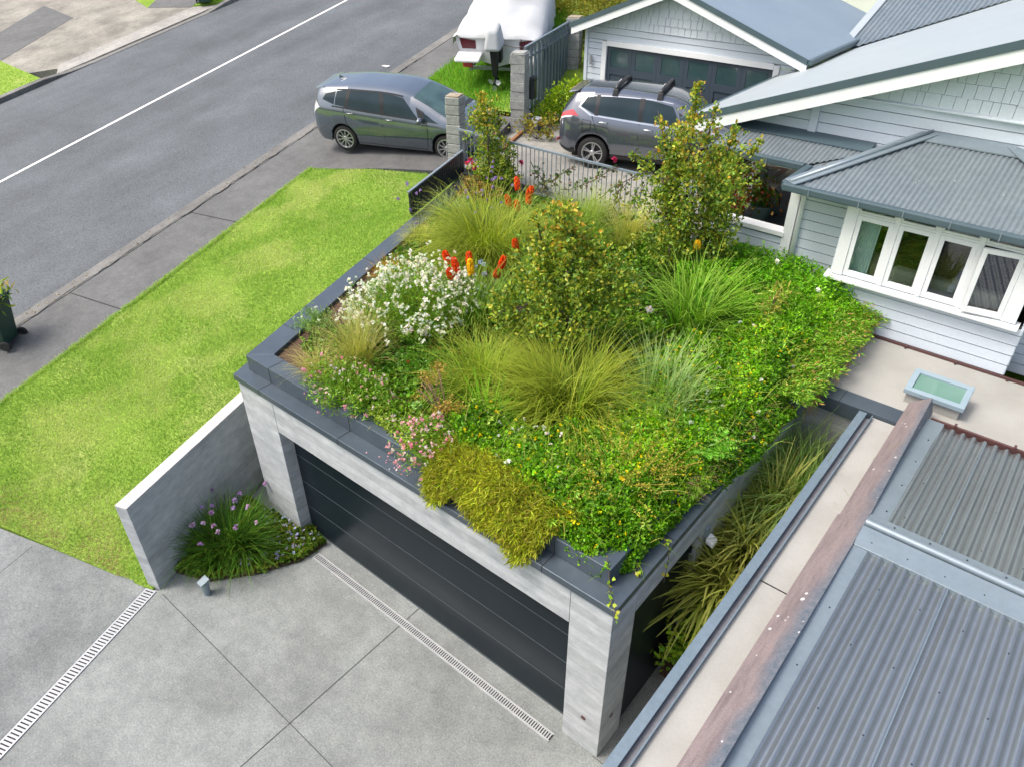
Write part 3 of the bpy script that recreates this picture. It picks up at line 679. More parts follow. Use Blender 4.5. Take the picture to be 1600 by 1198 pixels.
def screw(x, y, z):
    if nsc[0] >= 95 or y < -1.6: return
    o = SCREW if nsc[0] == 0 else SCREW.copy()
    if nsc[0]: link(o, LB)
    o.location = Vector((x, y, z)); nsc[0] += 1
    o.location -= Vector((0, 0, 0))
SCREW.data.transform(Matrix.Translation(off(LB))); 
OFFS = off(LB)
for i in range(5):
    for j in range(8):
        x = 1.75+.128*(j*3+2); y = -1.5+i*.8
        if y < 2.1: screw(x-OFFS.x, y-OFFS.y, zn(x, y)+.016-OFFS.z)
for j in range(8):
    x = 1.78+.128*(j*3+1)
    for y in (2.9, 3.7, 4.7): screw(x-OFFS.x, y-OFFS.y, zb(x, y)+.016-OFFS.z)
for x in np.arange(1.75, 4.2, .36): screw(x-OFFS.x, 2.25-OFFS.y, 3.125-OFFS.z); screw(x+.12-OFFS.x, 2.63-OFFS.y, 3.127-OFFS.z)
for y in np.arange(-1.2, 2.0, .8): screw(1.70-OFFS.x, y-OFFS.y, 3.09+.03*(y-2.2)-OFFS.z)
for y in np.arange(2.9, 5.2, .6): screw(1.72-OFFS.x, y-OFFS.y, 3.12-.0625*(y-2.2)-OFFS.z)
# sun-bleached membrane roof behind, with skylight
FR = thing('link_roof', 'flat pale beige membrane roof between the house and the green roof', 'roof', (2, 6, 2.6))
MB().prism([(.1, 5.32), (5.2, 5.32), (5.2, 7.14), (.1, 7.14)], 2.3, 2.80).build('membrane', 'beige', FR)
b = MB(); b.box(-.1, 5.2, 7.145, 7.18, 2.78, 2.835)
for x in (.13, .78, 1.5, 2.2): b.box(x, x+.03, 7.10, 7.145, 2.80, 2.85)
b.build('edge_strip', 'brown', FR)
b = MB(); b.hexa([(1.62, 5.26, 2.80), (5, 5.24, 2.80), (5, 5.28, 2.80), (1.62, 5.30, 2.80)], [(1.62, 5.26, 2.93), (5, 5.24, 2.93), (5, 5.28, 2.93), (1.62, 5.30, 2.93)])
for x in (1.9, 2.6): b.box(x, x+.03, 5.25, 5.31, 2.93, 2.96)
b.build('edge_strip', 'brown', FR)
sk = MB(); x0, x1, y0, y1 = 1.17, 1.90, 5.62, 6.10
sk.hexa([(x0+.02, y0+.02, 2.8), (x1-.02, y0+.02, 2.8), (x1-.02, y1-.02, 2.8), (x0+.02, y1-.02, 2.8)], [(x0+.02, y0+.02, 2.96), (x1-.02, y0+.02, 2.96), (x1-.02, y1-.02, 3.03), (x0+.02, y1-.02, 3.03)])
skl = sk.build('skylight', 'beige', FR)
f = MB(); zf = lambda y: 2.965+(y-y0)*.146
for (a, b_, c, d_) in ((x0-.02, x1+.02, y0-.02, y0+.06), (x0-.02, x1+.02, y1-.06, y1+.02), (x0-.02, x0+.06, y0+.061, y1-.061), (x1-.06, x1+.02, y0+.061, y1-.061)):
    f.hexa([(a, c, zf(c)), (b_, c, zf(c)), (b_, d_, zf(d_)), (a, d_, zf(d_))], [(a, c, zf(c)+.065), (b_, c, zf(c)+.065), (b_, d_, zf(d_)+.065), (a, d_, zf(d_)+.065)])
f.build('frame', mat('skylight_frame', (.22, .30, .35), (.26, .34, .39), 3, .4), skl, bevel=.004)
MB().poly([(x0+.06, y0+.06, zf(y0+.06)+.04), (x1-.06, y0+.06, zf(y0+.06)+.04), (x1-.06, y1-.06, zf(y1-.06)+.04), (x0+.06, y1-.06, zf(y1-.06)+.04)]).build('glass', mat('skylight_pane', (.09, .2, .16), (.2, .32, .28), 1.1, .05, spec=.8, detail=1), skl)

# ================================================================== THE HOUSE
HS = thing('house', 'pale blue weatherboard bungalow with white window bay and grey roofs', 'house', (0, 9, 2.8))
def boards(name, ax, a0, a1, c, z0, z1, out=-1, pitch=.165, m='board', clip=None, parent=None):
    """lapped weatherboards on a wall: ax 'x' wall along x at y=c, ax 'y' wall along y at x=c; out = outward sign"""
    b = MB(); z = z0; G_ = .014
    while z < z1-1e-4:
        zt = min(z+pitch, z1); lo_, hi_ = (a0, a1), (a0, a1)
        if clip: lo_, hi_ = clip(z), clip(zt)
        if lo_[1] > lo_[0]:
            f = lambda a, o, zz: (a, c+out*o, zz) if ax == 'x' else (c+out*o, a, zz)
            b.quad(f(lo_[0], .014, z), f(lo_[1], .014, z), f(hi_[1], .006, zt-G_), f(hi_[0], .006, zt-G_))
            b.quad(f(lo_[0], -.027, z), f(lo_[1], -.027, z), f(lo_[1], .014, z), f(lo_[0], .014, z))
            b.quad(f(hi_[0], .006, zt-G_), f(hi_[1], .006, zt-G_), f(hi_[1], -.027, zt-G_), f(hi_[0], -.027, zt-G_))
            for e in (0, 1): b.add([f(lo_[e], -.027, z), f(lo_[e], .014, z), f(hi_[e], .006, zt-G_), f(hi_[e], -.027, zt-G_)], [(0, 1, 2, 3)])
        z = zt
    return b.build(name, m, parent or HS)
Y1, Y2 = 7.2, 7.58                                                    # bay front, wall left of the bay
boards('weatherboards', 'x', -.62, 2.14, Y1, 2.84, 3.60)
boards('weatherboards', 'x', -1.46, -.60, Y2, 2.6, 4.86)
boards('weatherboards', 'x', 2.12, 6.0, Y2+.25, 2.6, 4.86)
boards('weatherboards', 'y', Y1+.001, Y2+.3, 2.14, 2.84, 4.86, 1)
boards('weatherboards', 'y', Y1+.001, Y2+.1, -.62, 2.84, 4.86, -1)
boards('weatherboards', 'x', -3.05, -1.62, Y2, 2.9, 3.84)              # veranda parapet
box('bay_core', 'room', (-.60, 2.12, Y1+.028, Y1+.1, 2.84, 3.62), HS)  # dark backing colour strengthens the shadow lines between boards
box('wall_core', 'room', (-1.46, -.62, Y2+.028, Y2+.1, 2.7, 4.86), HS)
box('wall_core', 'room', (-3.05, -1.6, Y2+.028, Y2+.14, 2.6, 3.86), HS)
pr = MB(); pr.box(-3.1, -1.60, Y2-.05, Y2+.2, 3.862, 3.945); pr.build('parapet_cap', 'white', HS, bevel=.006)
box('corner_post', 'white', (-1.63, -1.47, Y2-.03, Y2+.12, 3.0, 4.9), HS, bevel=.005)
dp = MB(); dp.tube([(-1.40, Y2-.06, 2.9), (-1.40, Y2-.06, 4.62), (-1.42, Y2-.1, 4.74), (-1.46, Y2-.34, 4.86)], .042, 10); dp.build('downpipe', 'white', HS, smooth=True)
dp = MB(); dp.tube([(-1.62, 8.02, 4.55), (-1.62, 8.02, 4.74), (-1.62, 8.1, 4.84), (-1.62, 8.12, 4.9)], .05, 10); dp.build('downpipe', 'white', HS, smooth='auto')
# bay window: four casements with top lights
WN = thing('tmp', 'x', 'x') if 0 else None
wf = MB(); ZS, ZT, ZH = 3.68, 4.70, 4.84; xs_ = [-.60, -.43, .14, .70, 1.27, 1.83, 2.02]
wf.box(-.60, 2.02, Y1-.075, Y1-.01, ZH-.01, 4.90)                      # head
wf.box(-.60, -.43, Y1-.072, Y1+.03, ZS, ZH-.012); wf.box(1.83, 2.02, Y1-.072, Y1+.03, ZS, ZH-.012)
for x in xs_[2:5]: wf.box(x-.035, x+.035, Y1-.066, Y1+.03, ZS, ZH-.012)
wf.box(-.43, 1.83, Y1-.06, Y1+.03, ZT-.015, ZT+.02)
win = wf.build('window', 'white', HS, bevel=.004)
MB().hexa([(-.68, Y1-.14, 3.60), (2.08, Y1-.14, 3.60), (2.08, Y1+.03, 3.60), (-.68, Y1+.03, 3.60)], [(-.68, Y1-.14, 3.64), (2.08, Y1-.14, 3.64), (2.08, Y1+.03, 3.685), (-.68, Y1+.03, 3.685)]).build('sill', 'white', win, bevel=.005)
def sash(xa, xb, za, zb_, y, st, name, ang=0):
    b = MB(); X = lambda x, dy: (xb-(xb-x)*math.cos(ang)+dy*math.sin(ang)*0, y+dy-(xb-x)*math.sin(ang))
    def bar(p, q, z0, z1):
        pts = [X(p, -.025), X(q, -.025), X(q, .02), X(p, .02)]; b.prism(pts, z0, z1)
    bar(xa, xa+st, za, zb_); bar(xb-st, xb, za, zb_); bar(xa+st+.0005, xb-st-.0005, za, za+st*1.3); bar(xa+st+.0005, xb-st-.0005, zb_-st, zb_)
    s = b.build(name, 'white', win, bevel=.003)
    p0, p1 = X(xa+st, 0), X(xb-st, 0)
    MB().quad((*p0, za+st), (*p1, za+st), (*p1, zb_-st), (*p0, zb_-st)).build('pane', 'glass', s)
for i in range(4):
    xa, xb = xs_[i+1]+(.036 if i else .002), xs_[i+2]-(.036 if i < 3 else .002)
    sash(xa, xb, ZS+.01, ZT-.02, Y1-.03 if i < 3 else Y1-.05, .07, 'casement', 0 if i < 3 else math.radians(9))
    sash(xa, xb, ZT+.022, ZH-.013, Y1-.03, .026, 'top_light')
# room behind the bay window
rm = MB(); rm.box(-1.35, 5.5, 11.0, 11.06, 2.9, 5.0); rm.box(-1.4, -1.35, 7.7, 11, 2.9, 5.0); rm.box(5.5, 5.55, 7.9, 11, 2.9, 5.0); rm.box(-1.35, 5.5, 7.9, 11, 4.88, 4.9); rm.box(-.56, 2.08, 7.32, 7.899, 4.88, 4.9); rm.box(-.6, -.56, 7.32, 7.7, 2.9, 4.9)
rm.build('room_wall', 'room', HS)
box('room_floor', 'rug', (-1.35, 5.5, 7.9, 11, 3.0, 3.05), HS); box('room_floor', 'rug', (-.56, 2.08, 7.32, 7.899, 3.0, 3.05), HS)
cu = MB(); n = 40
for i in range(n+1):
    x = -.42+.30*i/n; cu.v += [(x, Y1+.16+.022*math.sin(i*1.25), 3.62), (x+.02, Y1+.16+.018*math.sin(i*1.25), 4.72)]
for i in range(n): cu.f.append((2*i, 2*i+2, 2*i+3, 2*i+1))
tag(cu.build('curtain', 'curtain', None, smooth=True), 'pale green curtain gathered behind the leftmost pane of the bay window', 'curtain')
sf = thing('sofa', 'cream sofa standing under the bay window inside the house', 'sofa', (.9, 7.9, 3.05))
MB().box(.18, 1.75, 7.48, 7.70, 3.06, 3.86).build('backrest', 'cream', sf, bevel=.07, seg=4); MB().box(.2, 1.73, 7.71, 8.35, 3.06, 3.5).build('seat', 'cream', sf, bevel=.05, seg=3)
MB().box(1.76, 1.96, 7.5, 8.35, 3.06, 3.72).build('arm', 'cream', sf, bevel=.07, seg=4)
ch = MB().blob((-.12, 7.62, 3.72), (.26, .18, .26), 18, 12, 3, .02); o = ch.build('wicker_chair', 'tan', None, smooth=True); tag(o, 'round tan wicker chair back seen through the leftmost pane', 'chair')
cs = MB().blob((1.12, 7.58, 3.88), (.13, .08, .05), 12, 8, 5, .04).build('cushion', mat('yellow_cushion', (.5, .42, .16), (.4, .33, .12), 5, .9), None, smooth=True); tag(cs, 'small mustard cushion lying on the cream sofa back', 'cushion')

# --- roofs of the house
EZ = 4.955
zfr = lambda x, y: EZ+.03+(y-6.98)*.262
hipL = lambda y: -1.47+(y-6.98)*.66; hipR = lambda y: 3.1-(y-6.98)*1.02
def ytop(x):
    if x < -.12: return 6.98+(x+1.47)/.66
    if x > 1.04: return min(9, 6.98+(3.1-x)/1.02)
    return 9.0
corr('bay_roof', 'roof2', HS, -1.42, 3.05, 6.98, lambda x: max(6.985, ytop(x)), zfr, .0762, .0095)
MB().poly([(-1.5, 6.98, EZ+.005), (-.13, 9.05, zfr(0, 9.05)-.02), (-1.1, 9.05, EZ+.12), (-1.55, 8.3, EZ-.0)]).build('hip_slope', 'flash', HS)
MB().poly([(3.1, 6.98, EZ), (1.0, 9.05, zfr(0, 9.05)-.02), (4.5, 9.05, EZ-.1)]).build('hip_slope', 'flash', HS)
hf = MB()
for A, B, wd in (((-1.5, 6.96, EZ+.045), (-.12, 9.0, zfr(0, 9)+.03), .26), ((3.1, 6.98, EZ+.045), (1.03, 9.0, zfr(0, 9)+.03), .24)):
    hf.beam(A, B, wd, .02)
hf.build('hip_flashing', 'flash', HS)
MB().tube([(-1.49, 6.97, EZ+.06), (-.12, 9.0, zfr(0, 9)+.05)], .035, 10).build('hip_roll', 'flash', HS, smooth=True)
MB().hexa([(-.2, 8.75, zfr(0, 8.75)+.012), (1.15, 8.75, zfr(0, 8.75)+.012), (1.05, 9.0, zfr(0, 9)+.012), (-.12, 9.0, zfr(0, 9)+.012)], [(-.2, 8.75, zfr(0, 8.75)+.03), (1.15, 8.75, zfr(0, 8.75)+.03), (1.05, 9.0, zfr(0, 9)+.06), (-.12, 9.0, zfr(0, 9)+.06)]).build('apron_flashing', 'flash', HS)
zvr = lambda x, y: EZ+.02+(y-8.1)*.24
corr('veranda_roof', 'roof2', HS, -3.35, -1.0, lambda x: 8.08+max(0, (x+1.62))*.9, 8.95, zvr, .0762, .0095)
MB().hexa([(-3.35, 8.72, zvr(0, 8.72)+.012), (-.9, 8.72, zvr(0, 8.72)+.012), (-.9, 9.0, zvr(0, 9)+.012), (-3.35, 9.0, zvr(0, 9)+.012)], [(-3.35, 8.72, zvr(0, 8.72)+.028), (-.9, 8.72, zvr(0, 8.72)+.028), (-.9, 9.0, zvr(0, 9)+.05), (-3.35, 9.0, zvr(0, 9)+.05)]).build('apron_flashing', 'bard', HS)
def gut(name, a, b, m='bard'):
    MB().beam(a, b, .12, .115).build(name, m, HS, bevel=.02)
gut('gutter', (-1.58, 6.93, EZ-.02), (3.2, 6.93, EZ-.02)); gut('gutter', (-3.4, 8.02, EZ-.03), (-1.66, 8.02, EZ-.03)); gut('gutter', (-1.575, 6.99, EZ-.02), (-1.575, 8.0, EZ-.02))
for x in (-1.15, -.4, .22, .84, 1.46): MB().box(x-.007, x+.007, 6.862, 6.868, EZ-.085, EZ+.045).build('gutter_bracket', 'railm', HS)
for x in (-2.3, -3.1): MB().box(x-.007, x+.007, 7.952, 7.958, EZ-.095, EZ+.035).build('gutter_bracket', 'railm', HS)
sof = MB(); sof.box(-1.5, 3.1, 6.99, 7.6, EZ-.07, EZ-.055); sof.box(-3.3, -1.5, 8.08, 8.9, EZ-.1, EZ-.085); sof.build('soffit', 'white', HS)
fb = MB(); fb.box(-3.35, -1.66, 8.085, 8.12, EZ-.13, EZ-.03); fb.box(-1.5, 3.1, 7.0, 7.02, EZ-.1, EZ-.02); fb.box(-1.53, -1.47, 6.99, 8.08, EZ-.1, EZ-.02); fb.build('fascia', 'white', HS)
# front gable
GE, GS, RX = -4.25, .377, 3.6                                           # eave x, slope, ridge x
zg = lambda x: 5.10+GS*(min(x, 2*RX-x)-GE)
def gclip(z):
    xa = GE+(z-4.92)/GS; return (max(-3.3, xa+.15), 2*RX-xa-.15)
boards('gable_boards', 'x', 0, 0, 9.02, 4.9, 5.90, pitch=.17, m='board', clip=gclip)
MB().poly([(-3.3, 9.05, 4.86), (10, 9.05, 4.86), (10, 9.05, 5.92), (-2.2, 9.05, 5.92), (-3.3, 9.05, 5.44)]).build('wall_core', 'room', HS)
MB().poly([(GE+.6, 9.10, 5.2), (2*RX-GE-.6, 9.10, 5.2), (RX, 9.10, zg(RX)-.1)]).build('wall_core', 'room', HS)
for x in (-1.99, 1.6): MB().box(x-.07, x+.07, 8.975, 9.0, 4.95, 5.86).build('cover_batten', 'board', HS)
MB().hexa([(-1.75, 8.93, 5.885), (9, 8.93, 5.885), (9, 9.01, 5.93), (-1.75, 9.01, 5.93)], [(-1.75, 8.93, 5.905), (9, 8.93, 5.905), (9, 9.01, 5.95), (-1.75, 9.01, 5.95)]).build('belt_moulding', 'shingle', HS)
sh = MB(); rs = random.Random(9); z = 5.93; row = 0
while z < zg(RX):
    x = -2.2+rs.uniform(0, .2)
    while x < 7:
        wd = rs.choice([.11, .14, .17, .2, .24]); hi = min(zg(x), zg(x+wd))-.12
        if hi > z+.05:
            zt = min(z+.192, hi); dy = rs.uniform(0, .006); lowz = z-rs.choice([0, 0, .012])
            sh.add([(x+.003, 9.0-.03-dy, lowz), (x+wd-.003, 9.0-.03-dy, lowz), (x+wd-.003, 8.985, zt), (x+.003, 8.985, zt), (x+.003, 9.02, lowz), (x+wd-.003, 9.02, lowz), (x+wd-.003, 9.02, zt), (x+.003, 9.02, zt)],
                   [(0, 1, 2, 3), (0, 4, 5, 1), (0, 3, 7, 4), (1, 5, 6, 2), (3, 2, 6, 7)])
        x += wd
    z += .2; row += 1
sh.build('gable_shingles', 'shingle', HS)
MB().poly([(-2.3, 9.035, 5.9), (2*RX+2.3, 9.035, 5.9), (RX, 9.035, zg(RX)-.1)]).build('shingle_backing', 'shingleback', HS)
rg = MB()
def gslab(b, xa, xb, ya, yb, dz, th):
    b.hexa([(xa, ya, zg(xa)+dz-th), (xb, ya, zg(xb)+dz-th), (xb, yb, zg(xb)+dz-th), (xa, yb, zg(xa)+dz-th)], [(xa, ya, zg(xa)+dz), (xb, ya, zg(xb)+dz), (xb, yb, zg(xb)+dz), (xa, yb, zg(xa)+dz)])
gslab(rg, GE, RX, 8.62, 13.1, .06, .05); gslab(rg, -3.72, RX, 13.101, 22, .06, .05); gslab(rg, RX+.001, 2*RX-GE, 8.62, 22, .06, .05)
rg.build('gable_roof', 'roofflat', HS)
bg_ = MB(); wb = MB()
for xa, xb in ((GE-.02, RX), (2*RX-GE+.02, RX)):
    A, B = (xa, zg(xa)), (xb, zg(xb))
    f = lambda y0, y1, d0, d1: [(A[0], y0, A[1]+d0), (B[0], y0, B[1]+d0), (B[0], y1, B[1]+d0), (A[0], y1, A[1]+d0)]
    bg_.hexa([(A[0], 8.575, A[1]-.045), (B[0], 8.575, B[1]-.045), (B[0], 8.617, B[1]-.045), (A[0], 8.617, A[1]-.045)], [(A[0], 8.575, A[1]+.085), (B[0], 8.575, B[1]+.085), (B[0], 8.617, B[1]+.085), (A[0], 8.617, A[1]+.085)])
    wb.hexa([(A[0], 8.59, A[1]-.25), (B[0], 8.59, B[1]-.25), (B[0], 8.64, B[1]-.25), (A[0], 8.64, A[1]-.25)], [(A[0], 8.59, A[1]-.048), (B[0], 8.59, B[1]-.048), (B[0], 8.64, B[1]-.048), (A[0], 8.64, A[1]-.048)])
bg_.build('barge_flashing', 'bard', HS); wb.build('bargeboard', 'white', HS)
# main roof behind, its foot cut along the valley
ms = .33; zm = lambda x, y: 5.46+ms*(y-15.57)
vy = lambda x: 15.57+(zg(x)+.07-5.46)/ms
corr('main_roof', 'roof2', HS, -3.72, 2.6, vy, 27.0, lambda x, y: zm(x, y)+.03, .11, .014)
MB().hexa([(-3.86, 15.4, zm(0, 15.4)), (-3.68, 15.4, zm(0, 15.4)), (-3.68, 27, zm(0, 27)), (-3.86, 27, zm(0, 27))], [(-3.86, 15.4, zm(0, 15.4)+.07), (-3.68, 15.4, zm(0, 15.4)+.07), (-3.68, 27, zm(0, 27)+.07), (-3.86, 27, zm(0, 27)+.07)]).build('verge_flashing', 'roofflat', HS)
MB().hexa([(-3.85, 15.5, 3), (-3.8, 15.5, 3), (-3.8, 27, 3), (-3.85, 27, 3)], [(-3.85, 15.5, 5.3), (-3.8, 15.5, 5.3), (-3.8, 27, 8.5), (-3.85, 27, 8.5)]).build('side_wall', 'board', HS)
MB().beam((GE-.05, 8.65, zg(GE)-.02), (GE-.05, 13.1, zg(GE)-.02), .12, .11).build('gutter', 'bard', HS)
# veranda deck and its furniture
box('veranda_deck', 'deck', (-3.2, -1.2, 7.75, 13.6, 3.2, 3.29), HS)
pv = MB()
for a in ((-7.5, -3.5, 12.6, 12.72), (-3.62, -3.5, 9.0, 12.599)): pv.box(*a, 3.24, 3.256)
o = pv.build('paving_border', 'brown', None); tag(o, kind='structure')
pi = thing('low_pier', 'white plastered low pier with a flat cap standing on the veranda edge', 'pier', (-3.38, 10.35, 3.25))
box('shaft', 'pier', (-3.52, -3.24, 10.2, 10.5, 3.25, 3.98), pi, bevel=.006); box('cap', 'pier', (-3.55, -3.21, 10.17, 10.53, 3.985, 4.05), pi, bevel=.008)
# ================================================================== NEIGHBOURING GARAGE AND BOUNDARY
NG = thing('gable_garage', 'pale weatherboard garage with blue-grey panelled door and wide gable roof', 'garage', (-7, 13.4, 3.25))
GY, GX0, GX1, GF = 13.2, -9.66, -4.0, 3.25
AX, AZp, gs2 = -7.11, 6.74, .36
XL, XR = -9.88, -3.62
zg2 = lambda x: AZp-(.385 if x < AX else .343)*abs(x-AX)
def gc2(z):
    d = (AZp-.12-z)/gs2; return (max(GX0, AX-d), min(GX1, AX+d))
b = MB()
DL, DR, DT = -9.0, -4.48, 5.22
boards('weatherboards', 'x', GX0, DL-.14, GY, GF, DT+.13, pitch=.155, parent=NG)
boards('weatherboards', 'x', DR+.14, GX1, GY, GF, DT+.13, pitch=.155, parent=NG)
boards('weatherboards', 'x', 0, 0, GY, DT+.132, 5.66, pitch=.155, parent=NG, clip=gc2)
boards('weatherboards', 'y', GY, GY+5.0, GX0, GF, 5.55, -1, parent=NG)
box('corner_board', 'board', (GX0-.03, GX0+.06, GY-.04, GY+.06, GF, 5.55), NG)
sh = MB(); rs = random.Random(5); z = 5.66
while z < AZp-.2:
    x = -10.3+rs.uniform(0, .2)
    while x < -3.6:
        wd = rs.choice([.13, .17, .21, .26]); hi = min(zg2(x), zg2(x+wd))-.13
        if hi > z+.04:
            zt = min(z+.19, hi); dy = rs.uniform(0, .006)
            sh.add([(x+.005, GY-.03-dy, z), (x+wd-.005, GY-.03-dy, z), (x+wd-.005, GY-.005, zt), (x+.005, GY-.005, zt), (x+.005, GY+.02, z), (x+wd-.005, GY+.02, z)], [(0, 1, 2, 3), (0, 4, 5, 1)])
        x += wd
    z += .185
sh.build('gable_shingles', 'shingle', NG)
MB().poly([(GX0, GY+.031, DT+.1), (GX1, GY+.03, DT+.1), (GX1, GY+.03, zg2(GX1)-.08), (AX, GY+.031, AZp-.08), (GX0, GY+.031, zg2(GX0)-.08)]).build('wall_core', 'shingleback', NG); box('wall_core', 'room', (GX0+.02, GX1-.02, GY+.0285, GY+.0305, GF, DT+.1), NG) if 0 else None
tr = MB(); tr.box(DL-.14, DL, GY-.05, GY+.04, GF, DT+.1); tr.box(DR, DR+.14, GY-.05, GY+.04, GF, DT+.1); tr.box(DL+.001, DR-.001, GY-.052, GY+.04, DT, DT+.13); tr.build('door_surround', 'white', NG, bevel=.006)
gd = box('garage_door', 'gdoor', (DL, DR, GY+.03, GY+.07, GF, DT), NG)
pn = MB(); wn = MB(); k = 6; pw = (DR-DL)/k
for i in range(k):
    a = DL+i*pw
    # raised stiles and rails leave recessed panels
    pn.box(a, a+.11, GY+.008, GY+.03, GF, DT); pn.box(a+pw-.11, a+pw-.004, GY+.008, GY+.03, GF, DT)
    for z0, z1 in ((GF, GF+.16), (DT-.68, DT-.5), (DT-.09, DT)): pn.box(a+.1105, a+pw-.1105, GY+.008, GY+.03, z0, z1)
    wn.box(a+.112, a+pw-.112, GY+.018, GY+.029, DT-.498, DT-.092)
pn.build('door_rails', 'gdoor', gd); wn.build('door_window', 'gwin', gd)
wl = MB().lathe([(.0, 0), (.035, .0), (.035, .22), (.0, .22)], (-9.45, GY-.08, 4.72), 'z', 12).build('wall_lamp', 'steel', NG)
rb = MB(); bb = MB(); wb = MB()
for xa, xb in ((XL, AX), (AX, XR)):
    rb.hexa([(xa, GY-.4, zg2(xa)), (xb, GY-.4, zg2(xb)), (xb, GY+5.2, zg2(xb)), (xa, GY+5.2, zg2(xa))], [(xa, GY-.4, zg2(xa)+.05), (xb, GY-.4, zg2(xb)+.05), (xb, GY+5.2, zg2(xb)+.05), (xa, GY+5.2, zg2(xa)+.05)])
    for bm_, d0, d1, y0, y1 in ((bb, -.05, .065, GY-.44, GY-.403), (wb, -.22, -.053, GY-.42, GY-.37)):
        bm_.hexa([(xa-.0, y0, zg2(xa)+d0), (xb, y0, zg2(xb)+d0), (xb, y1, zg2(xb)+d0), (xa, y1, zg2(xa)+d0)], [(xa, y0, zg2(xa)+d1), (xb, y0, zg2(xb)+d1), (xb, y1, zg2(xb)+d1), (xa, y1, zg2(xa)+d1)])
rb.build('roof', 'roofblue', NG); bb.build('barge_flashing', 'bard', NG); wb.build('bargeboard', 'white', NG)
MB().beam((XR+.04, GY-.4, zg2(XR)), (XR+.04, GY+5.2, zg2(XR)), .1, .1).build('gutter', 'bard', NG)
MB().beam((XL-.04, GY-.4, zg2(XL)), (XL-.04, GY+5.2, zg2(XL)), .1, .1).build('gutter', 'bard', NG)
MB().box(GX1-.1, GX1, GY+.05, GY+5, 3, 5.5).build('side_wall', 'board', NG)
# stone pillars
def pillar(x, y, z0, h, wd, label, top='stonetop', seed=1):
    t = thing('stone_pillar', label, 'pillar', (x, y, z0), 'split-stone gate pillars')
    rs = random.Random(seed); b = MB(); z = z0; ca, sa = math.cos(math.radians(20)), math.sin(math.radians(20))
    while z < z0+h-.02:
        zt = min(z+.22, z0+h); e = wd/2
        for s in range(1):
            j = lambda: rs.uniform(-.012, .012)
            q = [(-e+j(), -e+j()), (e+j(), -e+j()), (e+j(), e+j()), (-e+j(), e+j())]
            pts = [(x+a*ca-b_*sa, y+a*sa+b_*ca) for a, b_ in q]; b.prism(pts, z, zt-.006)
        z = zt
    b.build('shaft', 'stone', t, bevel=.018)
    e = wd/2-.02; MB().prism([(x+a*ca-b_*sa, y+a*sa+b_*ca) for a, b_ in ((-e, -e), (e, -e), (e, e), (-e, e))], z0, z0+h+.03).build('top', top, t, bevel=.015)
pillar(-10.0, 8.42, 3.0, 1.72, .36, 'grey stone gate pillar with rusty top beside the parked dark car', seed=2)
pillar(-10.28, 11.15, 3.2, 2.0, .38, 'tall grey stone gate pillar in front of the covered boat', top='stone', seed=3)
pillar(-11.75, 15.6, 3.6, 1.75, .42, 'far stone pillar with a ragged top behind the sliding gate', seed=4)
# sliding gate parked along the boundary
gt = thing('sliding_gate', 'blue-grey metal sliding gate of upright slats between the stone pillars', 'gate', (-10.43, 11.6, 3.3))
A, Bq = np.array([-10.43, 11.55]), np.array([-11.86, 15.5]); L = np.linalg.norm(Bq-A); u = (Bq-A)/L; n = np.array([.94, .342])
def gp(s, q, z): p = A+u*s+n*q; return (p[0], p[1], z)
z0, z1 = 3.36, 5.24
fr = MB(); fr.beam(gp(0, 0, z1), gp(L, 0, z1), .07, .05); fr.beam(gp(0, 0, z0), gp(L, 0, z0), .07, .06)
for s in (.02, L-.02): fr.beam(gp(s, 0, z0+.035), gp(s, 0, z1-.03), .06, .05, upv=(1, 0, 0))
fr.beam(gp(.1, .03, z1-.28), gp(L-.1, .03, z1-.28), .03, .05); fr.beam(gp(.1, .03, z0+.28), gp(L-.1, .03, z0+.28), .03, .05)
fr.build('frame', 'gate', gt)
k = 13
for i in range(k):
    s = .2+(L-.4)*i/(k-1); MB().beam(gp(s, .0, z0+.032), gp(s, .0, z1-.027), .235, .016, upv=(.94, .342, 0)).beam(gp(s-.12, .022, z0+.032), gp(s-.12, .022, z1-.027), .03, .03, upv=(.94, .342, 0)).build('slat', 'gate', gt)
ps = MB().beam(gp(-.14, .1, 3.2), gp(-.14, .1, 5.2), .09, .09, upv=(1, 0, 0)).build('gate_post', 'railm', gt)
lb = thing('letter_box', 'black curved letter box fixed to the near end of the gate', 'letter box', gp(.3, .18, 4.1))
q = [(-.12, 0), (.22, 0), (.22, .10), (.16, .15), (-.06, .15), (-.12, .10)]
MB().prism([tuple((A+u*(.2+a)+n*(.07+c))[:2]) for a, c in q], 3.95, 4.5).build('body', 'fence', lb, bevel=.015)
MB().beam(gp(.1, .225, 4.42), gp(.4, .225, 4.42), .012, .02).build('slot', 'dark', lb)
tr = thing('gate_rail', 'rusty timber and steel gate track lying on the drive below the gate', 'rail', gp(0, .2, 3.26))
MB().beam(gp(-2.2, .14, 3.29), gp(L, .14, 3.30), .07, .06).build('sleeper', 'wood', tr)
mo = thing('gate_motor', 'small white gate motor box with a dark front beside the gate track', 'motor', (-10.0, 11.45, 3.25))
MB().box(-10.02, -9.80, 11.28, 11.55, 3.25, 3.62).build('housing', 'pier', mo, bevel=.05, seg=4); MB().box(-9.795, -9.72, 11.30, 11.53, 3.27, 3.56).build('front', 'fence', mo, bevel=.02)
MB().box(-9.98, -9.78, 11.2, 11.275, 3.25, 3.45).build('plinth', 'stone', mo, bevel=.02)
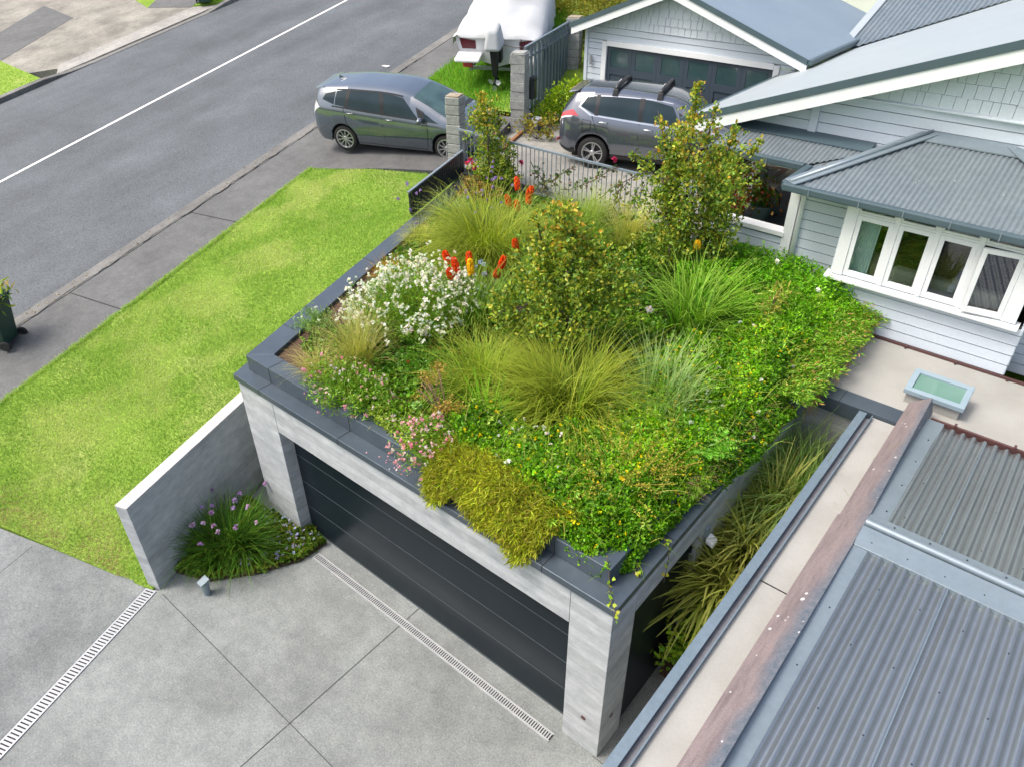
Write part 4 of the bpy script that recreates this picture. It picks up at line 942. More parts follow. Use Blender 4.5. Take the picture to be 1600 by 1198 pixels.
# charcoal slat fence on the garage's boundary edge
fe = thing('slat_fence', 'low charcoal vertical-slat fence with pale capping beside the lawn', 'fence', (-8.5, 5.45, 3.1))
A, Bq = np.array([-8.50, 5.40]), np.array([-9.47, 8.05]); L = np.linalg.norm(Bq-A); u = (Bq-A)/L; n = np.array([.94, .342])
pl = MB(); pl.beam((*A, 3.40), (*Bq, 3.40), .03, .44)
k = int(L/.1)
for i in range(k): s = .05+i*(L-.1)/(k-1); p = A+u*s; pl.beam((p[0]+n[0]*.02, p[1]+n[1]*.02, 3.14), (p[0]+n[0]*.02, p[1]+n[1]*.02, 3.63), .072, .014, upv=tuple([n[0], n[1], 0]))
pl.build('slats', 'fence', fe); MB().beam((*(A-u*.02), 3.655), (*(Bq+u*.02), 3.655), .05, .03).build('capping', 'railm', fe)
# steel railing along the back of the roof garden
ra = thing('railing', 'slim grey-blue steel railing with thin uprights at the back of the garden', 'railing', (-7, 8.0, 3.1))
MB().beam((-9.55, 8.0, 4.14), (-2.75, 8.0, 4.14), .045, .04).build('handrail', 'railm', ra); MB().beam((-9.5, 8.0, 3.16), (-2.75, 8.0, 3.16), .035, .03).build('bottom_rail', 'railm', ra)
x = -9.5
k = 0
while x < -2.75:
    if k < 98: MB().tube([(x, 8.0, 3.17), (x, 8.0, 4.122)], .0095, 6, cap=False).build('upright', 'railm', ra)
    x += .115; k += 1

# ================================================================== VEHICLES
def pchip(xs, ys):
    xs = np.array(xs, float); ys = np.array(ys, float); h = np.diff(xs); d = np.diff(ys)/h; m = np.zeros(len(xs))
    for i in range(1, len(xs)-1):
        if d[i-1]*d[i] > 0:
            w1, w2 = 2*h[i]+h[i-1], h[i]+2*h[i-1]; m[i] = (w1+w2)/(w1/d[i-1]+w2/d[i])
    m[0], m[-1] = d[0], d[-1]
    def f(x):
        x = float(min(max(x, xs[0]), xs[-1])); i = min(len(h)-1, max(0, int(np.searchsorted(xs, x)-1))); t = (x-xs[i])/h[i]
        return float((1+2*t)*(1-t)**2*ys[i]+t*(1-t)**2*h[i]*m[i]+t*t*(3-2*t)*ys[i+1]+t*t*(t-1)*h[i]*m[i+1])
    return f
class CarBody:
    def __init__(s, sp):
        s.sp = sp; s.f = {k: pchip(*zip(*sp[k])) for k in ('W', 'ZB', 'ZC', 'WR', 'ZL')}
    def sect(s, x):
        f = s.f; W, ZB, ZC, WR, zl = f['W'](x), f['ZB'](x), f['ZC'](x), f['WR'](x), f['ZL'](x)
        for xw in s.sp['wheels']:
            R = s.sp['arch']
            if abs(x-xw) < R: zl = max(zl, s.sp['wr']+math.sqrt(R*R-(x-xw)**2)*1.0)
        ZB = min(ZB, ZC-.012); m = lambda z, k: min(max(z, zl+.012*k), ZB-.004*(9-k))
        zr_ = ZC-s.sp['crown']*min(1, (ZC-ZB)/.3+.25)
        pts = [(W-.07, zl), (W-.02, m(zl+.10 if zl < .3 else zl+.03, 1)), (W, m(.50, 2)), (W+.004, m(.66, 3)), (W-.012, m(ZB-.09, 4)), (W-.05, ZB),
               ((W-.05)*.48+WR*.52+.02, ZB*.46+zr_*.54), (WR, zr_), (WR*.86, ZC-s.sp['crown']*.36), (WR*.5, ZC-s.sp['crown']*.08), (0, ZC)]
        return pts
    def pt(s, x, t, side):
        p = s.sect(x); i = min(len(p)-2, int(t)); k = t-i
        # smooth the section slightly
        y = p[i][0]*(1-k)+p[i+1][0]*k; z = p[i][1]*(1-k)+p[i+1][1]*k
        return Vector((x, side*y, z))
    def shell(s, n=120):
        x0, x1 = s.sp['W'][0][0], s.sp['W'][-1][0]; b = MB(); xs = list(np.linspace(x0, x1, n))
        for xw in s.sp['wheels']:
            R = s.sp['arch']; xs += [xw+R*math.cos(a) for a in np.linspace(0, math.pi, 22)]
        xs = sorted(xs); K = 21
        for x in xs:
            p = s.sect(x); row = [(-y, z) for y, z in p]+[(y, z) for y, z in reversed(p[:-1])]
            b.v += [(x, y, z) for y, z in row]
        for i in range(len(xs)-1):
            for j in range(K-1): q = i*K+j; b.f.append((q, q+1, q+K+1, q+K))
        b.f.append(tuple(range(K-1, -1, -1))); e = (len(xs)-1)*K; b.f.append(tuple(e+j for j in range(K)))
        return b
    def patch(s, b, c, side, o=.006, n=8):
        """4 corners (x,t) bilinear patch lying just proud of the shell"""
        k = len(b.v)
        for j in range(n+1):
            for i in range(n+1):
                u, v = i/n, j/n
                x = (c[0][0]*(1-u)+c[1][0]*u)*(1-v)+(c[3][0]*(1-u)+c[2][0]*u)*v; t = (c[0][1]*(1-u)+c[1][1]*u)*(1-v)+(c[3][1]*(1-u)+c[2][1]*u)*v
                sd = side
                if t > 10: t = 20-t; sd = -side
                p = s.pt(x, t, sd); e = .01
                nx = (s.pt(x+e, t, sd)-s.pt(x-e, t, sd)).cross(s.pt(x, min(t+.05, 10), sd)-s.pt(x, max(t-.05, 0), sd))
                if nx.length > 1e-9: nx.normalize()
                if nx.dot(Vector((0, sd, .6)) if abs(x) < 1.7 else Vector((np.sign(x), sd*.2, .3))) < 0: nx = -nx
                b.v.append(tuple(p+nx*o))
        for j in range(n):
            for i in range(n): q = k+j*(n+1)+i; b.f.append((q, q+1, q+n+2, q+n+1))
        return b
    def seam(s, b, pts, side, w=.007):
        for a, c in zip(pts[:-1], pts[1:]):
            dx, dt = c[0]-a[0], (c[1]-a[1])*.13; L = math.hypot(dx, dt) or 1; ex, et = -dt/L*w, dx/L*w/.13
            s.patch(b, [(a[0]-ex, a[1]-et), (a[0]+ex, a[1]+et), (c[0]+ex, c[1]+et), (c[0]-ex, c[1]-et)], side, .003, 3)
def wheel(t, x, side, yo, R, rim, spokes, paired=False):
    wb_ = MB(); c = (x, side*yo, R)
    prof = [(rim, -.10), (R-.05, -.105), (R-.012, -.085), (R, -.05), (R, .05), (R-.012, .085), (R-.05, .105), (rim, .10), (rim-.012, .05), (rim-.02, -.05), (rim, -.10)]
    w_ = wb_.lathe(prof, c, 'y', 36).build('wheel', 'rubber', t, smooth='auto')
    rm_ = MB(); o = side
    rm_.lathe([(rim+.004, o*.095), (rim+.006, o*.104), (rim-.018, o*.106), (rim-.026, o*.085), (rim-.03, o*.02)], c, 'y', 36)
    rm_.lathe([(.0, o*.092), (.05, o*.094), (.062, o*.082), (.062, o*.03)], c, 'y', 16)
    for i in range(spokes):
        a = 2*math.pi*i/spokes+.2
        offs = (-.14, .14) if paired else (0,)
        for d in offs:
            a1, a2 = a+d*.6, a+d; p = lambda r, an, y: (c[0]+r*math.cos(an), c[1]+o*y, c[2]+r*math.sin(an))
            rm_.beam(p(.045, a1, .078), p(rim-.01, a2, .088), .026 if not paired else .024, .022, upv=(0, 1, 0))
    rm_.build('rim', 'alloy', w_, smooth='auto')
    MB().lathe([(.0, o*.03), (rim-.015, o*.028)], c, 'y', 24).build('brake_disc', 'trim', w_)
def make_car(name, label, sp, paint, loc, rotz, pitch=0, rollx=0):
    t = thing(name, label, 'car', loc, None, rotz, local=True); t.rotation_euler = (rollx, pitch, rotz)
    B = CarBody(sp); body = B.shell().build('body', paint, t, smooth='auto')
    # dark underbody and wheel housings
    ub = MB(); ub.box(sp['wheels'][0]-.55, sp['wheels'][1]+.55, -.68, .68, .2, .62); ub.build('underbody', 'rubber', t)
    for xw in sp['wheels']:
        for s_ in (1, -1): wheel(t, xw, s_, sp['track'], sp['wr'], sp['rim'], sp['spokes'], sp.get('paired'))
    for nm, m, s_, c in sp['patches']:
        for side in ((1, -1) if s_ == 2 else (1,)):
            for cc in c:
                B.patch(MB(), cc, side, .0055 if 'line' not in nm else .007).build(nm.replace('pillar_line', 'window_pillar').replace('chrome_line', 'chrome_strip').replace('windscreen_line', 'cowl').replace('rear_line', 'rear_pillar_trim').replace('bumper_line', 'sill_trim'), m, t if 'line' not in nm else body, smooth=True)
    for side in (1, -1):
        for s2 in sp['seams']: b = MB(); B.seam(b, s2, side); b.build('panel_gap', 'dark', body)
    for side in (-1, 1):
        for hx, ht in sp['handles']:
            p = B.pt(hx, ht, side); MB().tube([p+Vector((-.1, side*.006, 0)), p+Vector((-.08, side*.035, .004)), p+Vector((.08, side*.035, .004)), p+Vector((.1, side*.006, 0))], .014, 8).build('door_handle', sp['handle_m'], t, smooth=True)
        mx, mt = sp['mirror']; p = B.pt(mx, mt, side)
        mb_ = MB().blob((p.x, p.y+side*.14, p.z+.03), (.075, .115, .075), 14, 10, 2, .02)
        mb_.tube([p, (p.x, p.y+side*.1, p.z+.0)], .025, 8); mb_.build('door_mirror', paint if not sp.get('mm') else sp['mm'], t, smooth=True)
    return t, B, body
# --- dark hatchback-wagon on the crossing
P1 = dict(
    W=[(-2.29, .50), (-2.27, .66), (-2.2, .75), (-2.05, .815), (-1.8, .855), (-1.2, .878), (0, .885), (1.2, .88), (1.7, .85), (2.0, .78), (2.2, .64), (2.29, .48), (2.32, .34)],
    ZB=[(-2.29, .78), (-2.2, .98), (-2.0, 1.09), (-1.5, 1.08), (-.8, 1.03), (0, .985), (.9, .935), (1.3, .915), (1.7, .86), (2.1, .74), (2.32, .55)],
    ZC=[(-2.29, .84), (-2.26, 1.06), (-2.17, 1.25), (-2.08, 1.43), (-2.02, 1.475), (-1.6, 1.535), (-1.0, 1.575), (-.4, 1.575), (.1, 1.545), (.45, 1.48), (.9, 1.31), (1.3, 1.125), (1.55, 1.02), (1.8, .965), (2.1, .83), (2.26, .69), (2.32, .60)],
    WR=[(-2.29, .44), (-2.2, .56), (-2.05, .58), (-1.6, .605), (-1, .625), (0, .625), (.45, .62), (.9, .655), (1.3, .70), (1.55, .71), (2.0, .63), (2.25, .45), (2.32, .28)],
    ZL=[(-2.29, .44), (-2.2, .28), (-2.0, .22), (0, .2), (2.0, .2), (2.2, .22), (2.32, .35)],
    wheels=(-1.39, 1.39), arch=.37, wr=.325, rim=.235, track=.765, spokes=10, crown=.055,
    patches=[('side_window', 'carglass', 2, [[(-1.55, 5.28), (-1.27, 5.22), (-1.2, 6.86), (-1.5, 6.7)], [(-1.9, 5.75), (-1.58, 5.3), (-1.53, 6.68), (-1.82, 6.4)], [(-1.2, 5.2), (-.30, 5.16), (-.34, 6.86), (-1.12, 6.86)], [(-.2, 5.16), (.72, 5.12), (.30, 6.72), (-.23, 6.86)], [(.84, 5.14), (1.2, 5.1), (.98, 5.75), (.84, 6.0)]]),
             ('pillar_line', 'trim', 2, [[(-1.28, 5.1), (-1.19, 5.1), (-1.1, 6.9), (-1.21, 6.9)], [(-.30, 5.1), (-.19, 5.1), (-.22, 6.9), (-.34, 6.9)], [(.72, 5.08), (.84, 5.08), (.84, 6.1), (.62, 6.3)], [(-1.65, 5.06), (1.2, 5.0), (1.24, 5.12), (-1.62, 5.2)], [(-1.5, 6.82), (.3, 6.8), (.28, 6.95), (-1.5, 6.95)]]),
             ('windscreen', 'carglass2', 1, [[(.55, 7.35), (1.47, 7.15), (1.47, 12.85), (.55, 12.65)]]),
             ('windscreen_line', 'trim', 1, [[(1.475, 7.1), (1.57, 7.1), (1.57, 12.9), (1.475, 12.9)]]),
             ('rear_window', 'carglass', 1, [[(-2.1, 7.3), (-2.23, 7.1), (-2.23, 12.9), (-2.1, 12.7)]]),
             ('tail_light', 'clearlamp', 2, [[(-2.20, 3.9), (-1.98, 4.6), (-2.12, 5.9), (-2.23, 5.6)]]),
             ('headlight', 'clearlamp', 2, [[(1.85, 4.1), (2.2, 3.6), (2.2, 5.1), (1.72, 5.1)]])],
    seams=[[(-.25, .35), (-.25, 5.05)], [(-1.0, 1.0), (-1.27, 3.2), (-1.32, 5.1)], [(.88, .35), (.95, 3.0), (.92, 5.0)], [(-.98, .6), (.88, .6)]],
    handles=[(-1.12, 4.25), (-.05, 4.2)], handle_m='prius', mirror=(.80, 5.15))
cz = zc(-11.9, 8.9)
t1, B1, bd1 = make_car('estate_car', 'dark slate estate car parked across the pavement beside the lawn', P1, 'prius', (-12.03, 8.40+.42*1.0, 3.17), math.radians(21.0), rollx=math.radians(6.5))
MB().hexa([(-2.19, -.50, 1.405), (-1.98, -.54, 1.43), (-1.98, .54, 1.43), (-2.19, .50, 1.405)], [(-2.18, -.48, 1.43), (-1.9, -.55, 1.484), (-1.9, .55, 1.484), (-2.18, .48, 1.43)]).build('spoiler', 'prius', t1, bevel=.008)
MB().hexa([(-1.75, -.03, 1.52), (-1.5, -.03, 1.54), (-1.5, .03, 1.54), (-1.75, .03, 1.52)], [(-1.74, -.012, 1.60), (-1.62, -.012, 1.57), (-1.62, .012, 1.57), (-1.74, .012, 1.60)]).build('roof_fin', 'prius', t1, bevel=.006)
b = MB()
for y0, y1 in ((-.6, .05), (.1, .62)): b.beam((1.5, y0, 1.05), (1.36, y1, 1.11), .018, .012)
b.build('wiper', 'trim', t1)
b = MB(); b.box(2.0, 2.3, -.24, .24, .36, .48); 
# --- gunmetal crossover in the neighbour's drive
P2 = dict(
    W=[(-2.27, .50), (-2.24, .63), (-2.14, .755), (-1.9, .855), (-1.3, .91), (0, .91), (1.2, .905), (1.75, .88), (2.05, .80), (2.25, .66), (2.36, .45)],
    ZB=[(-2.27, .86), (-2.15, 1.12), (-1.9, 1.17), (-1.2, 1.13), (-.4, 1.08), (.6, 1.04), (1.1, 1.03), (1.6, 1.02), (2.0, .96), (2.25, .82), (2.36, .65)],
    ZC=[(-2.27, .92), (-2.22, 1.14), (-2.10, 1.36), (-1.92, 1.58), (-1.85, 1.635), (-1.5, 1.68), (-.8, 1.71), (-.2, 1.70), (.25, 1.66), (.6, 1.56), (.95, 1.36), (1.25, 1.17), (1.5, 1.12), (2.0, 1.02), (2.25, .90), (2.36, .74)],
    WR=[(-2.27, .42), (-2.15, .55), (-1.9, .60), (-1.2, .655), (0, .655), (.6, .65), (.95, .69), (1.25, .74), (1.5, .76), (2.0, .70), (2.25, .52), (2.36, .36)],
    ZL=[(-2.27, .46), (-2.15, .36), (-1.9, .3), (0, .28), (1.9, .28), (2.2, .32), (2.36, .42)],
    wheels=(-1.35, 1.355), arch=.42, wr=.36, rim=.245, track=.79, spokes=5, paired=True, crown=.06,
    patches=[('side_window', 'carglass', 2, [[(-1.70, 5.75), (-1.36, 5.3), (-1.36, 6.75), (-1.58, 6.62)], [(-1.27, 5.28), (-.36, 5.26), (-.36, 6.8), (-1.27, 6.78)], [(-.27, 5.26), (.62, 5.24), (.36, 6.65), (-.27, 6.8)], [(.7, 5.24), (1.0, 5.24), (.82, 5.8), (.7, 6.05)]]),
             ('pillar_line', 'trim', 2, [[(-1.36, 5.2), (-1.27, 5.2), (-1.27, 6.85), (-1.36, 6.85)], [(-.37, 5.2), (-.26, 5.2), (-.26, 6.85), (-.37, 6.85)], [(.6, 5.2), (.72, 5.2), (.72, 6.1), (.5, 6.4)]]),
             ('chrome_line', 'chrome', 2, [[(-1.45, 5.12), (1.05, 5.08), (1.05, 5.2), (-1.45, 5.24)], [(-1.76, 5.7), (-1.45, 5.1), (-1.42, 5.24), (-1.70, 5.76)], [(-1.76, 5.7), (-1.70, 5.76), (-1.56, 6.7), (-1.62, 6.74)], [(-1.6, 6.72), (.35, 6.84), (.35, 6.92), (-1.6, 6.8)]]),
             ('windscreen', 'carglass2', 1, [[(.65, 7.35), (1.2, 7.15), (1.2, 12.85), (.65, 12.65)]]),
             ('rear_window', 'carglass2', 1, [[(-1.98, 7.3), (-2.17, 7.2), (-2.17, 12.8), (-1.98, 12.7)]]),
             ('rear_line', 'trim', 2, [[(-1.86, 7.05), (-1.98, 7.02), (-2.19, 6.2), (-2.1, 6.0)]]),
             ('tail_light', 'redlamp', 2, [[(-2.225, 4.55), (-1.70, 4.8), (-1.88, 5.45), (-2.235, 5.35)]]),
             ('tail_light', 'clearlamp', 2, [[(-2.20, 3.95), (-1.9, 4.35), (-1.86, 4.72), (-2.212, 4.48)]]),
             ('headlight', 'clearlamp', 2, [[(1.9, 4.3), (2.25, 3.9), (2.25, 5.1), (1.75, 5.1)]]),
             ('bumper_line', 'trim', 2, [[(-2.25, 0.0), (-1.78, .0), (-1.80, 1.35), (-2.26, 1.5)], [(-.92, .0), (.92, .0), (.92, 1.0), (-.92, 1.0)]])],
    seams=[[(-.32, .5), (-.32, 5.15)], [(-.95, 1.2), (-1.28, 3.2), (-1.42, 5.2)], [(.85, .5), (.95, 3.0), (.95, 5.1)], [(-1.62, 3.3), (-1.62, 4.2), (-1.42, 4.2), (-1.42, 3.3), (-1.62, 3.3)]],
    handles=[(-1.13, 4.35), (-.1, 4.3)], handle_m='chrome', mirror=(.78, 5.3))
t2, B2, bd2 = make_car('crossover_car', 'gunmetal grey crossover car with black roof bars by the blue-grey garage door', P2, 'xt', (-6.1, 11.15, 3.25), math.radians(18))
for x in (-.95, .05):
    rk = thing('roof_bar', 'black roof bar with strap pad, %s on the crossover car' % ('rear one' if x < -.5 else 'front one'), 'roof bar', (-6.1, 11.15, 3.25), 'black roof bars on the crossover', math.radians(18), local=True)
    z = B2.f['ZC'](x); zz = 1.625
    b = MB()
    for s_ in (-1, 1): b.hexa([(x-.07, s_*.60, zz), (x+.07, s_*.60, zz), (x+.07, s_*.70, zz-.02), (x-.07, s_*.70, zz-.02)], [(x-.05, s_*.60, zz+.13), (x+.05, s_*.60, zz+.13), (x+.05, s_*.66, zz+.12), (x-.05, s_*.66, zz+.12)])
    b.build('foot', 'trim', rk, bevel=.012)
    br = MB().tube([(x, -.62, zz+.12), (x, -.3, z+.075), (x, .3, z+.075), (x, .62, zz+.12)], .05, 10).build('bar', 'trim', rk, smooth=True)
    MB().box(x-.052, x-.04, -.22, .0, z+.07, z+.12).build('pad_mark', 'plate', br)
MB().hexa([(-2.06, -.55, 1.575), (-1.85, -.58, 1.60), (-1.85, .58, 1.60), (-2.06, .55, 1.575)], [(-2.06, -.53, 1.60), (-1.8, -.60, 1.652), (-1.8, .60, 1.652), (-2.06, .53, 1.60)]).build('spoiler', 'xt', t2, bevel=.008)
MB().box(-2.07, -2.059, -.3, .3, 1.578, 1.597).build('brake_light', 'redlamp', t2)
pl = MB().hexa([(-2.292, -.26, .83), (-2.283, -.26, .83), (-2.283, .10, .83), (-2.292, .10, .83)], [(-2.272, -.26, .97), (-2.263, -.26, .97), (-2.263, .10, .97), (-2.272, .10, .97)]).build('number_plate', 'plate', t2)
MB().beam((-2.24, .0, 1.155), (-2.19, .35, 1.17), .015, .02).build('wiper', 'trim', t2)
tb = MB().tube([(-2.2, 0, .40), (-2.38, 0, .40), (-2.40, 0, .47)], .022, 8); tb.blob((-2.40, 0, .51), (.03, .03, .03), 10, 8, 1, 0); tb.build('tow_ball', 'steel', t2, smooth=True)
MB().box(-2.272, -2.26, -.72, -.56, .50, .56).build('reflector', 'redlamp', t2); MB().box(-2.272, -2.26, .56, .72, .50, .56).build('reflector', 'redlamp', t2)

# --- boat on its trailer under a white cover (local frame: x forward from the transom)
BL = (-12.2, 12.6, zv(-12.2, 12.6)-.1); BR = math.radians(118)
bt = thing('covered_boat', 'white motor boat under a white fabric cover on a trailer, stern to the drive', 'boat', BL, None, BR, local=True); bt.rotation_euler = (0, -math.radians(9.5), BR)
hl = MB(); xs_ = [0, .6, 2, 3.6, 5, 5.9, 6.4]
hw = [1.2, 1.2, 1.14, .98, .66, .3, .04]; zk = [.55, .54, .52, .52, .6, .85, 1.25]; zch = [.85, .85, .86, .9, 1.0, 1.2, 1.4]; zgn = [1.35, 1.36, 1.38, 1.42, 1.5, 1.6, 1.66]
for i, x in enumerate(xs_): hl.v += [(x, -hw[i], zgn[i]), (x, -hw[i]*.9, zch[i]), (x, 0, zk[i]), (x, hw[i]*.9, zch[i]), (x, hw[i], zgn[i])]
for i in range(6):
    for j in range(4): q = i*5+j; hl.f.append((q, q+1, q+6, q+5))
hl.f.append((0, 4, 3, 2, 1)); hl.build('hull', 'gel', bt, smooth='auto')
MB().hexa([(-.012, -1.02, 1.02), (-.004, -1.02, 1.02), (-.004, -.62, 1.02), (-.012, -.62, 1.02)], [(-.012, -1.08, 1.3), (-.004, -1.08, 1.3), (-.004, -.62, 1.24), (-.012, -.62, 1.24)]).build('stripe', 'maroon', bt)
MB().hexa([(-.012, .62, 1.02), (-.004, .62, 1.02), (-.004, 1.02, 1.02), (-.012, 1.02, 1.02)], [(-.012, .62, 1.24), (-.004, .62, 1.24), (-.004, 1.08, 1.3), (-.012, 1.08, 1.3)]).build('stripe', 'maroon', bt)
for s_ in (-1, 1):
    lo_, hi_ = sorted((s_*.42, s_*1.14)); MB().hexa([(-.55, lo_, .82), (.0, lo_, .82), (.0, hi_, .82), (-.55, hi_, .82)], [(-.52, lo_, .93), (.0, lo_, .96), (.0, hi_, .96), (-.52, hi_, .93)]).build('swim_platform', 'gel', bt, bevel=.05, seg=3)
cv = MB(); n1, n2 = 46, 26; rs = np.random.default_rng(3)
for i in range(n1+1):
    x = -.06+6.5*i/n1; w_ = np.interp(x, xs_, hw)+.05; zgw = np.interp(x, xs_, zgn); top = np.interp(x, [-.06, .8, 2.2, 3.4, 5, 6.5], [1.44, 1.80, 2.38, 2.45, 2.1, 1.72])
    for j in range(n2+1):
        a = -1+2*j/n2; ridge = (1-abs(a)**1.45); sk = max(0, abs(a)-.82)/.18
        z = zgw+.02+(top-zgw)*ridge-(.26 if a > 0 else .55)*sk; y = w_*(np.sign(a)*min(1, abs(a)/.86)); fold = .03*math.sin(a*11+x*1.9)*(.4+abs(a))+.028*math.sin(x*5.1+a*4)+.018*math.sin(x*11+a*9)+.05*sk*math.sin(x*9)
        cv.v.append((x+fold*.3, y+np.sign(a)*sk*(.03+.03*math.sin(x*8.3)), z+fold*(1-.4*sk)))
for i in range(n1):
    for j in range(n2): q = i*(n2+1)+j; cv.f.append((q, q+1, q+n2+2, q+n2+1))
k0 = len(cv.v); n3 = n2+1
for j in range(n3): v = cv.v[j]; cv.v.append((v[0]-.05, v[1], min(v[2]-.03, 1.34 if abs(v[1]) < 1.05 else v[2]-.03)))
for j in range(n2): cv.f.append((j, j+1, k0+j+1, k0+j))
cv.build('cover', 'cover', bt, smooth=True)
om = MB().hexa([(-.74, -.24, 1.2), (-.12, -.26, 1.22), (-.12, .26, 1.22), (-.74, .24, 1.2)], [(-.6, -.15, 1.72), (-.2, -.17, 1.84), (-.2, .17, 1.84), (-.6, .15, 1.72)]).build('engine_cover', 'cover', bt, smooth='auto', bevel=.09, seg=4)
og = MB(); og.blob((-.42, 0, 1.22), (.2, .17, .1), 14, 8, 2, .02); og.hexa([(-.52, -.07, .45), (-.28, -.05, .45), (-.28, .05, .45), (-.52, .07, .45)], [(-.56, -.11, 1.2), (-.22, -.1, 1.2), (-.22, .1, 1.2), (-.56, .11, 1.2)]); og.hexa([(-.26, -.14, .75), (.0, -.14, .75), (.0, .14, .75), (-.26, .14, .75)], [(-.2, -.16, 1.22), (.02, -.16, 1.22), (.02, .16, 1.22), (-.2, .16, 1.22)])
outb = og.build('outboard_motor', 'trim', bt, bevel=.02)
pp = MB(); pp.tube([(-.62, 0, .30), (-.28, 0, .32)], [.05, .06], 12)
pp.box(-.46, -.34, -.015, .015, .05, .45)
pp.build('lower_unit', 'trim', outb)
pr = MB()
for k in range(3):
    a = k*2.094+.6; d = Vector((0, math.cos(a), math.sin(a))); e = Vector((0, -math.sin(a), math.cos(a)))
    c = Vector((-.62, 0, .30)); pr.poly([c+d*.04-e*.02, c+d*.1-e*.075+Vector((.03, 0, 0)), c+d*.2-e*.03, c+d*.2+e*.04, c+d*.1+e*.075-Vector((.03, 0, 0)), c+d*.04+e*.02])
pr.build('propeller', 'steel', outb)
st = MB(); st.tube([(-.1, -.2, 1.18), (-.2, -.55, 1.16), (-.25, -.75, 1.2)], .015, 6); st.tube([(-.25, -.72, .8), (-.25, -.72, 1.4)], .012, 6); st.build('steering_arm', 'trim', bt)
tl = thing('boat_trailer', 'galvanised trailer carrying the covered boat on the grass', 'trailer', BL, None, BR, local=True); tl.rotation_euler = (0, -math.radians(9.5), BR)
f = MB()
for s_ in (-1, 1): f.beam((.1, s_*.85, .42), (3.8, s_*.85, .42), .08, .1); f.beam((3.8, s_*.85, .42), (6.2, 0, .42), .08, .1)
f.beam((.2, -.88, .42), (.2, .88, .42), .08, .08); f.beam((2.4, -1.0, .36), (2.4, 1.0, .36), .08, .08); f.tube([(6.0, 0, .4), (7.2, 0, .45)], .05, 8)
f.build('frame', 'steel', tl)
for s_ in (-1, 1):
    w_ = MB().lathe([(.14, -.08), (.26, -.09), (.3, -.05), (.3, .05), (.26, .09), (.14, .08)], (2.2, s_*1.05, .3), 'y', 24).build('wheel', 'rubber', tl, smooth='auto')
    MB().lathe([(0, .0), (.14, .02), (.15, .05)], (2.2, s_*1.05, .3), 'y', 20).build('rim', 'alloy', w_)
    MB().box(.0, .08, s_*.9-.14, s_*.9+.14, .5, .62).build('tail_light', 'redlamp', tl)

# --- wheelie bins
def wheelie(loc, rotz, label, filled, tilt=0):
    t = thing('wheelie_bin', label, 'bin', loc, 'green wheelie bins', rotz, local=True); t.rotation_euler = (tilt, 0, rotz)
    b = MB(); b.hexa([(-.22, -.24, .06), (.22, -.24, .06), (.22, .22, .06), (-.22, .22, .06)], [(-.28, -.33, .96), (.28, -.33, .96), (.28, .33, .96), (-.28, .33, .96)])
    b.build('body', 'bin', t, bevel=.03, seg=3)
    r_ = MB(); r_.hexa([(-.3, -.35, .95), (.3, -.35, .95), (.3, .35, .95), (-.3, .35, .95)], [(-.3, -.35, .99), (.3, -.35, .99), (.3, .35, .99), (-.3, .35, .99)]); r_.tube([(-.24, .38, .98), (.24, .38, .98)], .02, 8); r_.build('rim', 'bin', t, bevel=.012)
    lid = MB()
    if filled: lid.hexa([(-.31, .36, 1.0), (.31, .36, 1.0), (.31, -.3, 1.24), (-.31, -.3, 1.24)], [(-.29, .38, 1.03), (.29, .38, 1.03), (.29, -.27, 1.28), (-.29, -.27, 1.28)])
    else: lid.hexa([(-.31, -.37, .993), (.31, -.37, .993), (.31, .36, .993), (-.31, .36, .993)], [(-.27, -.33, 1.05), (.27, -.33, 1.05), (.27, .34, 1.07), (-.27, .34, 1.07)])
    lid.build('lid', 'bin', t, bevel=.02)
    ax = MB().tube([(-.30, .26, .1), (.30, .26, .1)], .012, 8).build('axle', 'trim', t)
    for s_ in (-1, 1): MB().lathe([(0, -.03), (.09, -.03), (.105, -.015), (.105, .015), (.09, .03), (0, .03)], (s_*.29, .26, .105), 'x', 20).build('wheel', 'rubber', t, smooth='auto')
    return t
zb1 = zr(-13.3, -1.2)
wheelie((-13.48, -1.21, zr(-13.4, -1.2)), math.radians(-51), 'open green wheelie bin overflowing with cuttings on the footpath', True)
wheelie((-28.75, 13.5, zr(-28.75, 13.5)+.04), math.radians(60), 'closed green wheelie bin on the grass across the road', False)
# litter and a drain lid near the kerb
lt = MB().hexa([(-.1, -.05, 0), (.1, -.06, 0), (.12, .05, 0), (-.09, .06, 0)], [(-.1, -.05, .03), (.1, -.06, .01), (.12, .05, .04), (-.09, .06, .02)])
lx, ly = KB(12.2)-.5, 12.2
for i in range(len(lt.v)): v = lt.v[i]; lt.v[i] = (v[0]*1.3+lx, v[1]+ly, v[2]+zr(lx, ly)-.066)
tag(lt.build('paper', 'plate', None), 'scrap of white paper lying in the gutter of the road', 'paper')
# flood light on the garage side wall
fl = thing('security_light', 'white security light on a bracket on the garage side wall', 'light', (.02, 2.2, 2.1))
MB().box(.0, .03, 2.15, 2.25, 2.12, 2.26).build('bracket', 'lightgrey', fl); MB().hexa([(.035, 2.12, 2.06), (.15, 2.12, 2.02), (.15, 2.28, 2.02), (.035, 2.28, 2.06)], [(.035, 2.13, 2.14), (.14, 2.13, 2.1), (.14, 2.27, 2.1), (.035, 2.27, 2.14)]).build('head', 'white', fl, bevel=.02)
MB().box(.05, .13, 2.14, 2.26, 2.0, 2.03).build('lamp', 'trim', fl)
